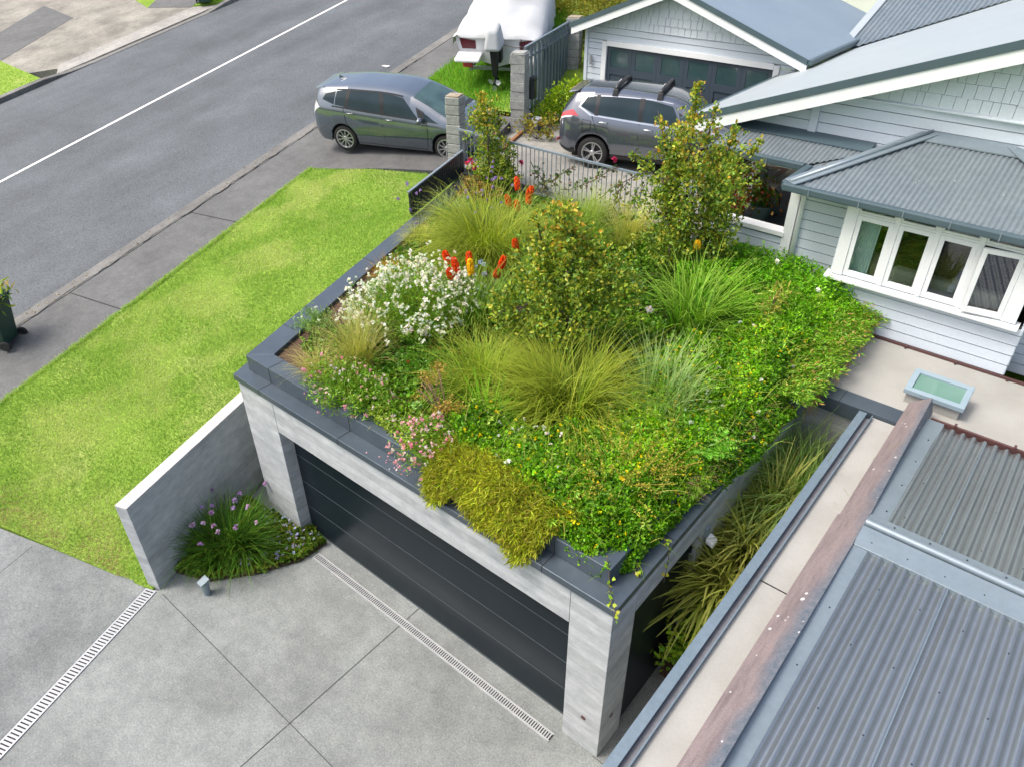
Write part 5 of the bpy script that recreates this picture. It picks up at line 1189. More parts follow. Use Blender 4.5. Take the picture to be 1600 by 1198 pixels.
# pots and basket on the veranda deck
po = thing('plant_pot', 'pale green glazed pot holding a small leafy plant on the dark deck', 'pot', (-2.72, 9.3, 3.29))
MB().lathe([(0, 0), (.13, 0), (.16, .05), (.2, .3), (.215, .31), (.215, .34), (.18, .34), (.17, .28), (0, .28)], (-2.72, 9.3, 3.29), 'z', 24).build('pot', 'pot', po, smooth='auto')
f = Fol(); q = RNG.standard_normal((260, 3))*np.array([.14, .14, .12])+np.array([-2.72, 9.3, 3.78]); f.leaves(q, RNG.standard_normal((260, 3))+[0, 0, .5], .09, .06, pal(260, [(.06, .16, .03), (.10, .22, .04), (.2, .06, .03)])); f.build('foliage', LEAF, po)
wt = thing('wire_basket', 'dark metal watering basket with tall loop handles behind the glazed pot', 'basket', (-2.75, 9.85, 3.29))
b = MB(); c = (-2.75, 9.85, 3.29); b.lathe([(0, 0), (.15, 0), (.18, .02), (.19, .22), (.18, .22), (.17, .03), (0, .02)], c, 'z', 18); b.build('tub', 'lightgrey', wt, smooth='auto')
b = MB()
for r_ in (0, 1.2): b.tube([(c[0]+.18*math.cos(a)*math.cos(r_), c[1]+.18*math.cos(a)*math.sin(r_), c[2]+.22+.26*math.sin(a)) for a in np.linspace(0, math.pi, 12)], .012, 6)
b.build('handle', 'trim', wt, smooth=True)
for (x, y, hh, lab) in ((-3.25, 9.0, .0, 'terracotta pot of bronze leafy shrub behind the veranda parapet'), (-3.0, 8.7, 0, 'terracotta pot with a thin stake behind the veranda parapet')):
    p_ = thing('plant_pot', lab, 'pot', (x, y, 3.29)); MB().lathe([(0, 0), (.12, 0), (.19, .32), (.2, .36), (.16, .36), (.15, .3), (0, .3)], (x, y, 3.29), 'z', 20).build('pot', 'terra', p_, smooth='auto')
    if y > 8.8:
        f = Fol(); n = 1500; q = RNG.standard_normal((n, 3))*np.array([.33, .28, .22])+np.array([x-.12, y, 4.0]); f.leaves(q, RNG.standard_normal((n, 3))+[0, 0, .7], .10, .055, pal(n, [(.16, .16, .03), (.25, .10, .03), (.10, .14, .03), (.3, .16, .04), (.05, .09, .02)])); f.build('foliage', LEAF, p_)
        s_ = MB().tube([(x, y, 3.5), (x-.1, y, 4.0)], .02, 6).build('stem', 'bark', p_)
    else:
        MB().tube([(x, y, 3.6), (x+.06, y, 4.35)], .008, 6).build('stake', 'cream', p_)
        f = Fol(); n = 240; q = RNG.standard_normal((n, 3))*np.array([.14, .14, .1])+np.array([x, y, 3.8]); f.leaves(q, RNG.standard_normal((n, 3))+[0, 0, .5], .07, .05, pal(n, [(.25, .02, .08), (.4, .05, .1), (.08, .14, .03)])); f.build('foliage', LEAF, p_)
# distant white house past the roofs
fh = thing('far_house', 'white weatherboard house glimpsed between the far roofs', 'house', (-8, 31, 6))
box('wall', 'far', (-11, -3, 30, 36, 4, 9.0), fh); MB().hexa([(-11.4, 29.5, 9.0), (-2.6, 29.5, 9.0), (-2.6, 36.5, 9.0), (-11.4, 36.5, 9.0)], [(-10, 32, 10.4), (-4, 32, 10.4), (-4, 34, 10.4), (-10, 34, 10.4)]).build('roof', 'roofblue', fh)
for x in (-9.4, -7.6, -5.8, -4.2):
    w_ = box('window', 'carglass', (x-.45, x+.45, 29.97, 29.995, 6.2, 7.4), fh); box('frame', 'white', (x-.5, x+.5, 29.94, 29.965, 6.1, 6.19), w_)
# ================================================================== PLANTING
# ---- lawn blades
def lawn_field():
    n = 150000; s = RNG.random(n); t = RNG.random(n)
    pts = np.array([[lawn_pt(i/30, j/40) for i in range(31)] for j in range(41)])
    fi, fj = s*29.999, t*39.999; i, j = fi.astype(int), fj.astype(int); u, v = (fi-i)[:, None], (fj-j)[:, None]
    P = pts[j, i]*(1-u)*(1-v)+pts[j, i+1]*u*(1-v)+pts[j+1, i]*(1-u)*v+pts[j+1, i+1]*u*v
    P[:, 2] += .005; m = wob(P[:, 0], P[:, 1], .8, 21)+.35*wob(P[:, 0], P[:, 1], 3.1, 22)
    C = pal(n, [(.17, .29, .045), (.215, .33, .06), (.125, .24, .03), (.26, .355, .085)], .14)
    k = np.clip((m-.02)*2.4, 0, 1)[:, None]*.8; C = C*(1-k)+np.array([.42, .43, .2])*(.9+.2*RNG.random((n, 1)))*k
    edge = np.clip(1.6-t/.05, 0, 1)[:, None]*(RNG.random((n, 1)) < .8)*np.clip(wob(P[:, 0], P[:, 1], 1.6, 5)[:, None]*1.5+.75, 0, 1); C = (C*(1-edge)+np.array([.36, .26, .17])*edge)*np.array([1.0, .94, 1.3])
    f = Fol(); f.blades(P, U(n, 0, 6.28), U(n, .2, 1.0), U(n, .025, .055), U(n, .007, .013), U(n, .1, .7), C, segs=1)
    q = 9000; tt = RNG.random(q); A = np.array([lawn_pt(1.0, v) for v in np.linspace(0, 1, 61)]); ft = tt*59.999; ii = ft.astype(int); uu = (ft-ii)[:, None]; E = A[ii]*(1-uu)+A[ii+1]*uu
    E[:, 0] += RNG.normal(.0, .035, q)-.03*np.abs(wob(E[:, 1], E[:, 1]*.3, 5, 9)); f.blades(E, U(q, 0, 6.28), U(q, .5, 1.3), U(q, .04, .09), U(q, .007, .012), U(q, .2, .9), pal(q, [(.19, .32, .05), (.24, .35, .07), (.33, .36, .13)], .15), segs=1)
    tag(f.build('lawn_grass', MATTE), 'bright green mown grass with paler worn patches on the lawn bank', 'grass', kind='stuff')
lawn_field()
def verge_field():
    f = Fol(); n = 26000; p = scatter([(V_[0][0], V_[0][1]), (-10.75, 11.35), (-12.6, 16.5), (-16.5, 22), (FP(22), 22), (FP(16), 16)], n)
    z = np.array([(zv(x, y) if x < -12 else zc(x, y)*(x+12)/1.25+zv(x, y)*(1-(x+12)/1.25)) if x < -10.75 else zc(x, y) for x, y in p])
    f.blades(np.c_[p, z-.01], U(n, 0, 6.28), U(n, .1, .6), U(n, .06, .22), U(n, .012, .02), U(n, .2, 1), pal(n, [(.10, .26, .02), (.15, .32, .03), (.07, .19, .02), (.2, .3, .06)]), segs=2)
    tag(f.build('verge_grass', MATTE), 'longer green grass growing round the boat on the verge', 'grass', kind='stuff')
    f = Fol(); n = 16000; a = scatter([(FK2(-2), -2), (FK2(6), 6), (-31.4, 6.2), (-34, 5), (-38, -2)], n//2); b = scatter([(FK2(14.0), 14.0), (FK2(20), 20), (-30.5, 19.5), (-29.9, 17), (-29.1, 13.2)], n//2); p = np.r_[a, b]
    f.blades(np.c_[p, zr(p[:, 0], p[:, 1])+.03], U(n, 0, 6.28), U(n, .2, .9), U(n, .04, .08), .022, .4, pal(n, [(.20, .31, .03), (.15, .27, .025), (.25, .34, .06)]), segs=1)
    tag(f.build('far_verge_grass', MATTE), 'mown grass on the verges across the road', 'grass', kind='stuff')
verge_field()

# ---- carpets on the roof
def carpet(name, label, poly, zf, n, L, cols, lobes=3, up_=.9, jit=.16, thick=.10, parent=None, kind='stuff', mat_=None, asp=.75, seed=1, wts=None):
    rng = np.random.default_rng(seed); p = scatter(poly, n, rng); z = zf(p[:, 0], p[:, 1])+rng.uniform(-thick*1.6, thick*.5, n)
    m = wob(p[:, 0], p[:, 1], 2.6, seed+40); P = np.c_[p, z]; m2 = wob(p[:, 0], p[:, 1], 1.1, seed+60); C = pal(n, cols, jit, rng, wts)*np.clip(1+.25*m+.38*m2, .5, 1.5)[:, None]*np.c_[np.ones(n)+.25*m2, np.ones(n), np.ones(n)]
    Pn = np.repeat(P, lobes, 0); D = rng.standard_normal((n, 3))*.8; D[:, 2] = np.abs(D[:, 2])*.4+up_*.35; Dn = np.repeat(D, lobes, 0)+rng.standard_normal((n*lobes, 3))*.75
    Ls = np.repeat(rng.uniform(.7, 1.3, n)*L, lobes); f = Fol(); f.leaves(Pn, Dn, Ls, Ls*asp, np.repeat(C, lobes, 0), rng=rng, round_=asp > .6)
    o = f.build(name, mat_ or LEAF, parent)
    if label: tag(o, label, 'ground cover', kind=kind)
    return o
def flowers_on(name, poly, zf, n, R, cols, parent=None, seed=2, k=5, label=None, dz=.03):
    rng = np.random.default_rng(seed); p = scatter(poly, n, rng); z = zf(p[:, 0], p[:, 1])+dz+rng.uniform(0, .06, n)
    f = Fol(); f.balls(np.c_[p, z], rng.uniform(.75, 1.25, n)*R, pal(n, cols, .08, rng), k, rng)
    o = f.build(name, PETAL, parent)
    if label: tag(o, label, 'flowers', kind='stuff')
    return o
BED = [(-6.22, .9), (-5.0, .55), (-.5, .5), (-.5, 4.5), (-.1, 4.6), (-.1, 7.45), (-1.5, 7.45), (-1.6, 7.85), (-8.6, 7.85), (BX(5)+.5, 5), (-6.9, 2.9), (-6.0, 2.2)]
carpet('understorey', 'low mixed green leaves filling the gaps between the taller roof plants', BED, lambda x, y: 3.19+.07*wob(x, y, 1.3, 8), 46000, .06, [(.05, .13, .012), (.08, .19, .02), (.11, .2, .03), (.04, .10, .012)], 2, seed=3)
Z1 = lambda x, y: 3.40+.09*wob(x, y, 1.4, 12)+.05*wob(x, y, 3.5, 13)-.5*np.clip((x+.35)/.4, 0, 1)**1.3
BUT = [(-1.55, 2.2), (-.06, 2.0), (.07, 2.5), (.13, 3.2), (.12, 4.2), (.18, 4.45), (.16, 5.4), (-.9, 5.5), (-1.6, 4.5), (-1.75, 3.3)]
carpet('buttercup_carpet', 'bright green carpet of lobed leaves dotted with yellow buttercups along the right side of the roof', BUT, Z1, 27000, .038, [(.09, .22, .008), (.13, .28, .012), (.055, .15, .01), (.17, .31, .02)], 3, seed=4)
flowers_on('buttercup_flowers', BUT, Z1, 210, .024, [(.9, .74, .02), (.85, .7, .02)], seed=5, label='tiny yellow buttercups scattered over the right-hand green carpet')
flowers_on('clover_flowers', BUT, Z1, 16, .034, [(.75, .75, .68)], seed=6, label='a few round white clover heads among the right-hand buttercups', k=9)
Z2 = lambda x, y: 3.42+.12*wob(x, y, 1.5, 14)+.05*wob(x, y, 3.6, 15)-.42*np.clip((x+.5)/.4, 0, 1)**1.2-.34*np.clip((.6-y)/.42, 0, 1)**1.2
FRT = [(-3.0, .75), (-2.55, .5), (-1.3, .3), (-.7, .2), (-.28, .2), (-.12, .5), (-.07, 2.2), (-1.4, 2.35), (-1.9, 1.2), (-2.7, 1.3)]
carpet('front_clover_carpet', 'dense bright green leafy carpet with yellow buttercups at the front corner of the roof', FRT, Z2, 32000, .037, [(.09, .22, .008), (.13, .28, .012), (.055, .15, .01), (.17, .31, .02)], 3, seed=7)
flowers_on('buttercup_flowers', FRT, Z2, 110, .03, [(.9, .74, .02), (.88, .66, .01)], seed=8, label='yellow buttercups on the leafy carpet at the front corner')
Z3 = lambda x, y: 3.50+.14*wob(x, y, 1.6, 16)+.05*wob(x, y, 4.2, 17)-.35*np.clip((x+.5)/.6, 0, 1)-.2*np.clip((5.6-y)/.8, 0, 1)
NEM = [(-2.5, 5.6), (-1.4, 5.2), (-.3, 5.3), (.1, 5.7), (.12, 7.0), (-.2, 7.4), (-2.6, 7.45), (-3.0, 6.6)]
hb = carpet('fine_leaved_mound', None, NEM, Z3, 28000, .046, [(.085, .24, .010), (.12, .30, .014), (.055, .165, .010), (.155, .34, .025)], 3, up_=1.6, seed=9, asp=.42, thick=.2)
tag(hb, 'bright emerald fine-leaved ground cover mounded below the house wall', 'ground cover', kind='stuff')
# salmon-tipped willowy cover spilling over the right edge
def spill():
    rng = np.random.default_rng(31); n = 1500; y = rng.uniform(4.15, 7.35, n); x = rng.uniform(-.65, .16, n); z = 3.28+.1*wob(x, y, 2, 18)-.12*np.clip(x, 0, 1)
    A = np.c_[x, y, z-.1]; az_ = rng.uniform(-.9, .9, n); Ls = rng.uniform(.12, .34, n); B = A+np.c_[np.cos(az_)*Ls, np.sin(az_)*Ls, rng.uniform(-.02, .2, n)-.28*np.clip(x+.05, 0, 1)]
    f = Fol(); f.stems(A, B, .007, pal(n, [(.22, .16, .06), (.14, .2, .04)])); k = 16
    t = rng.random((n, k, 1)); P = (A[:, None]*(1-t)+B[:, None]*t).reshape(-1, 3)+rng.standard_normal((n*k, 3))*.012
    D = np.repeat(B-A, k, 0)/np.repeat(Ls, k)[:, None]+rng.standard_normal((n*k, 3))*.7; tt = t.reshape(-1)
    C = pal(n*k, [(.12, .27, .02), (.17, .32, .04), (.08, .2, .02), (.22, .32, .07)], .15, rng); pk = (tt > .82)[:, None]*(rng.random((n*k, 1)) < .16); C = np.where(pk, np.array([.38, .23, .13]), C)
    f.leaves(P, D, rng.uniform(.045, .09, n*k), rng.uniform(.012, .022, n*k), C, rng=rng)
    m = 260; yy = rng.uniform(4.3, 7.35, m); A = np.c_[np.full(m, .22)+rng.uniform(-.05, .06, m), yy, rng.uniform(2.98, 3.12, m)]; B = A+np.c_[rng.uniform(.0, .12, m), rng.uniform(-.1, .1, m), -rng.uniform(.1, .34, m)]
    f.stems(A, B, .006, pal(m, [(.24, .12, .07), (.3, .2, .1), (.16, .1, .06)]))
    tag(f.build('willowy_ground_cover', LEAF), 'narrow-leaved ground cover with salmon tips spilling over the right edge onto the pale roof', 'ground cover', kind='stuff')
spill()
# olive cushion draped over the front edge
def cushion_plant():
    rng = np.random.default_rng(33); t = thing('trailing_cushion_plant', 'olive-gold wiry cushion plant draped over the front roof edge above the garage door', 'plant', (-1.8, .3, 3.2))
    pathy = [.85, .5, .2, .02, -.08, -.12]; pathz = [3.22, 3.40, 3.36, 3.14, 2.9, 2.62]; ss = np.linspace(0, 1, 6); V = []; f = Fol(); n = 30000
    u = rng.random(n); v = rng.beta(1.2, 1.0, n); x = -2.78+1.98*u
    lob = .16*np.sin(u*9+1)+.1*np.sin(u*17); end = np.clip(.80+lob-.5*(np.abs(u-.5)*2)**3.5-.25*np.clip(u-.55, 0, 1), .3, 1.02); vv = v*end
    y = np.interp(vv, ss, pathy); z = np.interp(vv, ss, pathz)+.04*wob(x, y, 4, 19)-.10*(np.abs(u-.5)*2)**3
    y -= .10*wob(x, z, 2.2, 20)*(vv > .3); x += (.12*(rng.random(n)-.5))
    depth = rng.uniform(-.10, .03, n); nrm_y = np.where(vv > .4, -1, -.1); nz = np.where(vv > .4, .25, 1); P = np.c_[x, y+nrm_y*depth, z+nz*depth]
    D = np.c_[rng.standard_normal(n)*.8, nrm_y*.7+rng.standard_normal(n)*.6-.2, nz*.5+rng.standard_normal(n)*.6-.35*(vv > .4)]
    f.leaves(P, D, rng.uniform(.06, .12, n), rng.uniform(.008, .014, n), pal(n, [(.23, .24, .015), (.32, .32, .025), (.15, .175, .015), (.38, .36, .05), (.24, .19, .04)], .2, rng)*(1+.25*wob(x, z*1.5, 5, 23))[:, None], rng=rng)
    f.build('foliage', MATTE, t)
    b = MB()
    for i in range(24):

        a = -2.6+1.55*i/23
        b.v += [(a, yy_, zz_) for yy_, zz_ in ((.8, 3.08), (.45, 3.26), (.22, 3.24), (.10, 3.08), (.03, 2.95))]
    for i in range(23):
        for j in range(4): q = i*5+j; b.f.append((q, q+1, q+6, q+5))
    b.build('twig_mat', mat('dark_twigs', (.045, .04, .012), (.08, .065, .02), 18, .95), t)
cushion_plant()
Z4 = lambda x, y: 3.17+.06*wob(x, y, 2.5, 24)-.10*np.clip((.35-y)/.3, 0, 1)
PC = [(-4.1, .35), (-3.2, .2), (-2.75, .4), (-2.9, .9), (-3.6, .95), (-4.2, .75)]
pc = carpet('pale_cushion_plant', None, PC, Z4, 3800, .03, [(.26, .33, .05), (.34, .38, .09), (.18, .26, .04)], 3, seed=11)
tag(pc, 'pale lime cushion ground cover with tiny cream flowers at the front left edge of the roof', 'ground cover', kind='stuff')
flowers_on('cream_flowers', PC, Z4, 160, .011, [(.75, .72, .55)], seed=12, label='tiny cream flowers on the pale lime cushion')

def sprigs():
    rng = np.random.default_rng(44); f = Fol()
    for poly, zf, n in ((BUT, Z1, 900), (FRT, Z2, 900), (NEM, Z3, 500), (PC, Z4, 120)):
        p = scatter(poly, n, rng); z = zf(p[:, 0], p[:, 1]); f.blades(np.c_[p, z-.12], rng.uniform(0, 6.28, n), rng.uniform(.1, 1.0, n), rng.uniform(.18, .5, n), rng.uniform(.006, .014, n), rng.uniform(.3, 1.5, n), pal(n, [(.14, .26, .03), (.2, .3, .06), (.28, .3, .08), (.09, .2, .03), (.34, .29, .12)], .2, rng), 4)
    tag(f.build('meadow_grass', MATTE), 'wild thin grass blades growing up through the leafy roof carpets', 'grass', kind='stuff')
    f = Fol()
    for poly, zf, n in ((BUT, Z1, 110), (FRT, Z2, 90), (NEM, Z3, 70)):
        p = scatter(poly, n, rng); z = zf(p[:, 0], p[:, 1]); A = np.c_[p, z-.05]; B = A+np.c_[rng.normal(0, .1, (n, 2)), rng.uniform(.12, .32, n)]; f.stems(A, B, .008, pal(n, [(.16, .26, .05)])); k = 14
        s_ = rng.random((n, k, 1)); P = (A[:, None]*(1-s_)+B[:, None]*s_).reshape(-1, 3); f.leaves(P, rng.standard_normal((n*k, 3))+[0, 0, .4], rng.uniform(.04, .1, n*k), rng.uniform(.012, .028, n*k), np.repeat(pal(n, [(.12, .27, .02), (.18, .32, .04), (.08, .18, .02), (.22, .3, .07)], .2, rng), k, 0), rng=rng)
    tag(f.build('leafy_weeds', LEAF), 'leafy upright weeds standing above the low roof carpets', 'weeds', kind='stuff')
sprigs()
# ---- grass clumps
def tussock(name, label, x, y, z, n, L, W, cols, lean=(.05, .9), droop=(.6, 1.6), r0=.12, tip=None, cat='grass clump', group=None, extra=None, seed=0, segs=5, squash=1.0, mat_=None):
    rng = np.random.default_rng(seed+100); t = thing(name, label, cat, (x, y, z), group)
    nt_ = 16; ti = rng.integers(0, nt_, n); ta = rng.uniform(0, 6.283, nt_); tr_ = r0*1.7*np.sqrt(rng.random(nt_)); tc = np.c_[x+tr_*np.cos(ta), y+tr_*np.sin(ta)]
    az_ = ta[ti]+rng.normal(0, .95, n); P = np.c_[tc[ti]+rng.normal(0, r0*.28, (n, 2)), np.full(n, z-.02)]; tl_ = rng.uniform(.72, 1.15, nt_)[ti]; tb = (1+.2*rng.standard_normal(nt_))[ti][:, None]; td = rng.uniform(.8, 1.25, nt_)[ti]
    f = Fol(); f.blades(P, az_, rng.uniform(*lean, n)*(.5+.8*tr_[ti]/(r0*1.7)), L*tl_*rng.uniform(.55, 1.1, n), W*rng.uniform(.6, 1.3, n), rng.uniform(*droop, n)*td, pal(n, cols, .22, rng)*np.clip(tb, .6, 1.4), segs, tip, rng)
    f.build('foliage', mat_ or MATTE, t); return t, rng
OLIVE = [(.16, .225, .018), (.22, .27, .025), (.09, .14, .012), (.30, .30, .045), (.13, .20, .016)]
tussock('tussock_grass', 'largest olive-gold tussock grass, standing beside the white-flowered gaura and charcoal fence', -5.73, 4.68, 3.1, 2900, 1.7, .014, OLIVE, (.05, .8), (.9, 2.1), .22, (.29, .29, .06), seed=1, segs=6)
tussock('tussock_grass', 'wide olive tussock grass in front of the rounded middle shrub', -2.05, 2.05, 3.1, 1800, 1.4, .014, OLIVE, (.1, .95), (.8, 2.2), .28, (.27, .28, .05), seed=2, segs=6)
tussock('tussock_grass', 'greener tussock grass left of the wide olive tussock', -3.35, 1.85, 3.1, 1000, 1.1, .010, [(.19, .29, .025), (.26, .33, .04), (.12, .2, .015)], (.05, .9), (.8, 1.8), .18, (.3, .28, .07), seed=3)
tussock('tussock_grass', 'dark green tussock behind the orange pokers', -5.0, 6.1, 3.1, 1100, 1.1, .010, [(.12, .20, .018), (.18, .25, .025), (.08, .14, .012)], (.05, .7), (.7, 1.7), .2, None, seed=4)
tussock('blue_grass', 'small blue-green tussock at the foot of the charcoal fence', -7.75, 5.75, 3.1, 620, .8, .008, [(.16, .22, .08), (.2, .26, .12), (.12, .17, .05)], (.05, .8), (.7, 1.7), .12, (.3, .33, .18), seed=5)
tussock('feather_grass', 'blond feather grass at the front left corner among bark mulch', -5.15, 1.15, 3.08, 900, .95, .006, [(.26, .27, .08), (.33, .31, .13), (.2, .23, .05)], (.02, .75), (.4, 1.5), .13, (.46, .37, .2), group=None, seed=6)
tussock('feather_grass', 'little blond feather grass leaning over the front left roof edge', -5.42, .62, 3.08, 420, .6, .005, [(.33, .29, .12), (.4, .34, .17)], (.1, .9), (.5, 1.6), .09, (.5, .38, .2), seed=7)
tussock('feather_grass', 'pale green feather grass below the railing', -5.6, 7.3, 3.1, 1000, 1.0, .007, [(.2, .28, .05), (.26, .32, .09), (.15, .23, .04)], (.02, .7), (.6, 1.7), .2, (.36, .36, .15), seed=8)
tussock('feather_grass', 'straw-blond feather grass between the railing and the tall right tree', -4.35, 7.05, 3.1, 900, 1.15, .007, [(.28, .29, .09), (.36, .34, .14), (.22, .26, .06)], (.02, .6), (.5, 1.5), .15, (.5, .42, .22), seed=9)
tussock('blue_grass', 'upright blue-green grass beside the wide olive tussock', -1.12, 2.72, 3.1, 420, 1.05, .017, [(.13, .25, .10), (.17, .29, .14), (.10, .19, .07)], (.02, .45), (.2, 1.3), .24, (.3, .34, .2), seed=10)
tussock('strap_lily', 'lush bright green strap-leaved clump in front of the tall right tree', -1.95, 5.0, 3.12, 360, 1.3, .026, [(.09, .23, .015), (.13, .28, .02), (.06, .15, .012), (.2, .32, .05)], (.05, .85), (.6, 1.7), .22, (.22, .3, .06), seed=11)
tussock('iris', 'fan of broad lime leaves in front of the wide olive tussock', -2.75, 1.25, 3.15, 130, .62, .035, [(.14, .32, .02), (.19, .37, .03)], (.1, .8), (.2, .9), .12, None, seed=12, segs=4)
tussock('orange_sedge', 'small orange-bronze sedge beside the left metal edge', -6.85, 3.3, 3.08, 420, .48, .009, [(.3, .17, .015), (.36, .23, .03), (.22, .15, .015)], (.05, 1.0), (.3, 1.2), .08, (.42, .2, .03), seed=13)
tussock('feather_grass', 'wispy yellow-green grass next to the left metal edge near the fence end', -7.5, 4.7, 3.08, 420, .6, .006, [(.26, .29, .07), (.33, .32, .11)], (.05, .9), (.5, 1.6), .1, (.45, .36, .16), seed=14)
tussock('tussock_grass', 'low green grass tuft in front of the right side tussock and fern', -.75, 3.4, 3.1, 300, .6, .01, [(.11, .24, .02), (.15, .28, .03)], (.1, 1.0), (.6, 1.6), .15, None, seed=15)
# ---- red-hot pokers: leaf clumps with flower spikes
def poker_clump(label, x, y, n, L, heads, seed):
    t, rng = tussock('poker_plant', label, x, y, 3.1, n, L, .024, [(.10, .2, .03), (.14, .24, .045), (.07, .15, .025)], (.05, .8), (.5, 1.7), .22, (.2, .26, .07), cat='flower clump', seed=seed, segs=5)
    for (hx, hy, hz, col, h) in heads:
        base = np.array([x+(hx-x)*.35, y+(hy-y)*.35, 3.12]); topz = np.array([hx, hy, hz]); ax = (topz-base)/np.linalg.norm(topz-base)
        sp = Fol(); m = 300; tt = rng.random(m); a = rng.uniform(0, 6.28, m); r_ = .05*np.sin(np.pi*np.clip(tt*.86+.12, 0, 1))**.7
        e1 = np.cross(ax, [1, .2, 0]); e1 /= np.linalg.norm(e1); e2 = np.cross(ax, e1); rad = e1*np.cos(a)[:, None]+e2*np.sin(a)[:, None]
        P = topz+ax*(tt[:, None]*h-.5*h)+rad*r_[:, None]*.45; D = rad*1.0-ax*.9
        cols = {'o': [(.78, .085, .012), (.85, .13, .015), (.65, .06, .015)], 'y': [(.9, .55, .01), (.85, .62, .03)], 'l': [(.75, .72, .05), (.7, .75, .1)], 'b': [(.5, .14, .03), (.6, .2, .03)]}[col]
        sp.leaves(P, D, .058, .028, pal(m, cols, .1, rng), rng=rng); hd_ = sp.build('flower_spike', PETAL, t)
        MB().tube([base, (base+topz)/2+np.array([rng.normal(0, .03), rng.normal(0, .03), 0]), topz+ax*h*.3], [.010, .009, .008], 6).build('stem', mat('poker_stem', (.09, .15, .03), (.13, .13, .04), 6, .6), hd_, smooth=True)
poker_clump('green strap clump with a row of orange pokers and one yellow poker', -4.55, 3.0, 380, 1.15,
            [(-5.32, 3.19, 4.0, 'o', .2), (-5.02, 3.08, 4.0, 'o', .23), (-4.89, 2.82, 4.0, 'o', .16), (-4.99, 3.37, 4.0, 'o', .22), (-4.79, 3.18, 4.0, 'y', .24), (-4.51, 3.62, 4.0, 'o', .19), (-4.33, 3.28, 4.0, 'b', .13)], 20)
poker_clump('green strap clump with the single tall orange poker behind the middle shrub', -4.75, 4.45, 320, 1.1, [(-4.75, 4.22, 4.0, 'o', .24), (-4.06, 4.13, 4.0, 'b', .12)], 21)
poker_clump('green strap clump with five orange pokers near the railing and left tree', -5.75, 5.75, 340, 1.05,
            [(-6.55, 6.47, 4.0, 'o', .25), (-6.11, 5.66, 4.0, 'o', .2), (-5.82, 5.57, 4.0, 'o', .2), (-5.95, 6.08, 4.0, 'o', .26), (-6.12, 6.37, 4.0, 'o', .12)], 22)
poker_clump('green strap clump with two lemon yellow pokers under the tall right tree', -2.35, 6.0, 200, 1.0, [(-2.48, 6.13, 4.0, 'y', .12), (-2.3, 6.53, 4.0, 'l', .24)], 23)

# ---- leafy shrubs
SHR = [(.16, .22, .03), (.23, .27, .045), (.10, .165, .03), (.30, .29, .06), (.065, .12, .035), (.14, .23, .065)]
def shrub(name, label, cat, base, blobs, tips, L, W, cols, trunk=.03, k=7, leaders=(), seed=0, gap=-.28, group=None, wts=None, tipcol=None, branches=26):
    rng = np.random.default_rng(seed+500); t = thing(name, label, cat, base, group); B = np.array(blobs, float); vol = B[:, 3]*B[:, 4]*B[:, 5]; vol = vol**.8
    i = rng.choice(len(B), tips, p=vol/vol.sum()); d = nrm(rng.standard_normal((tips, 3))); r = rng.uniform(.25, 1.08, tips)**.6
    P = B[i, :3]+d*B[i, 3:]*(r*rng.choice([1, 1, 1, 1.18, 1.35], tips))[:, None]; m = wob(P[:, 0]+P[:, 2], P[:, 1]-P[:, 2], 3.3, seed+3)+.5*wob(P[:, 0]-P[:, 2]*1.3, P[:, 1], 6, seed+4); keep = m > gap
    P, d, r = P[keep], d[keep], r[keep]
    for (a, b_, q) in leaders:
        s = rng.random((q, 1)); P = np.r_[P, np.array(a)*(1-s)+np.array(b_)*s+rng.standard_normal((q, 3))*.05*(1.2-s)]; d = np.r_[d, nrm(rng.standard_normal((q, 3))+[0, 0, .6])]; r = np.r_[r, np.ones(q)]
    n = len(P); Pn = np.repeat(P, k, 0)+rng.standard_normal((n*k, 3))*L*.55; Dn = np.repeat(d, k, 0)*.55+np.array([0, 0, .35])+rng.standard_normal((n*k, 3))*.7
    clump = (1+.2*wob(P[:, 0]*1.5, P[:, 1]*1.5+P[:, 2]*2, 2.5, seed+6))[:, None]; C = pal(n*k, cols, .15, rng, wts)*np.repeat(clump, k, 0)
    if tipcol is not None: q = rng.random(n*k) < np.repeat(np.clip((P[:, 2]-np.percentile(P[:, 2], 70))*.35+.03, 0, .35), k); C[q] = pal(q.sum(), tipcol, .15, rng)
    f = Fol(); Ls = rng.uniform(.75, 1.25, n*k)*L; f.leaves(Pn, Dn, Ls, Ls*W, C, rng=rng, round_=True); f.build('foliage', LEAF, t)
    bm = MB(); b0 = np.array(base, float)
    for q in B[:8]:
        c = q[:3]; bm.tube([b0, b0*.5+c*.5+rng.standard_normal(3)*.06, c], [trunk, trunk*.7, trunk*.4], 6)
    for q in rng.choice(n, min(branches, n), replace=False):
        c = B[np.argmin(((B[:, :3]-P[q])**2).sum(1)), :3]; bm.tube([c, (c+P[q])/2+rng.standard_normal(3)*.04, P[q]], [trunk*.35, trunk*.25, trunk*.12], 5)
    for (a, b_, q) in leaders: bm.tube([a, b_], [trunk*.3, trunk*.1], 5)
    bm.build('branches', 'bark', t, smooth=True); return t
TIP = [(.36, .27, .05), (.30, .27, .06), (.38, .21, .05)]
shrub('round_shrub', 'rounded olive-leaved shrub in the middle of the roof garden', 'shrub', (-3.05, 3.3, 3.1), [(-2.95, 3.15, 4.5, .58, .58, .62), (-3.35, 2.7, 4.0, .46, .44, .36), (-2.5, 3.55, 4.25, .42, .42, .42), (-3.12, 3.25, 4.98, .34, .34, .36), (-2.7, 2.85, 3.95, .5, .46, .4), (-3.45, 3.1, 4.45, .3, .3, .3)], 2500, .058, .68, SHR, .04, 8, [((-3.0, 3.1, 5.1), (-2.95, 3.05, 5.42), 14), ((-3.3, 3.0, 4.9), (-3.4, 3.0, 5.25), 10)], seed=1, tipcol=TIP, gap=-.04)
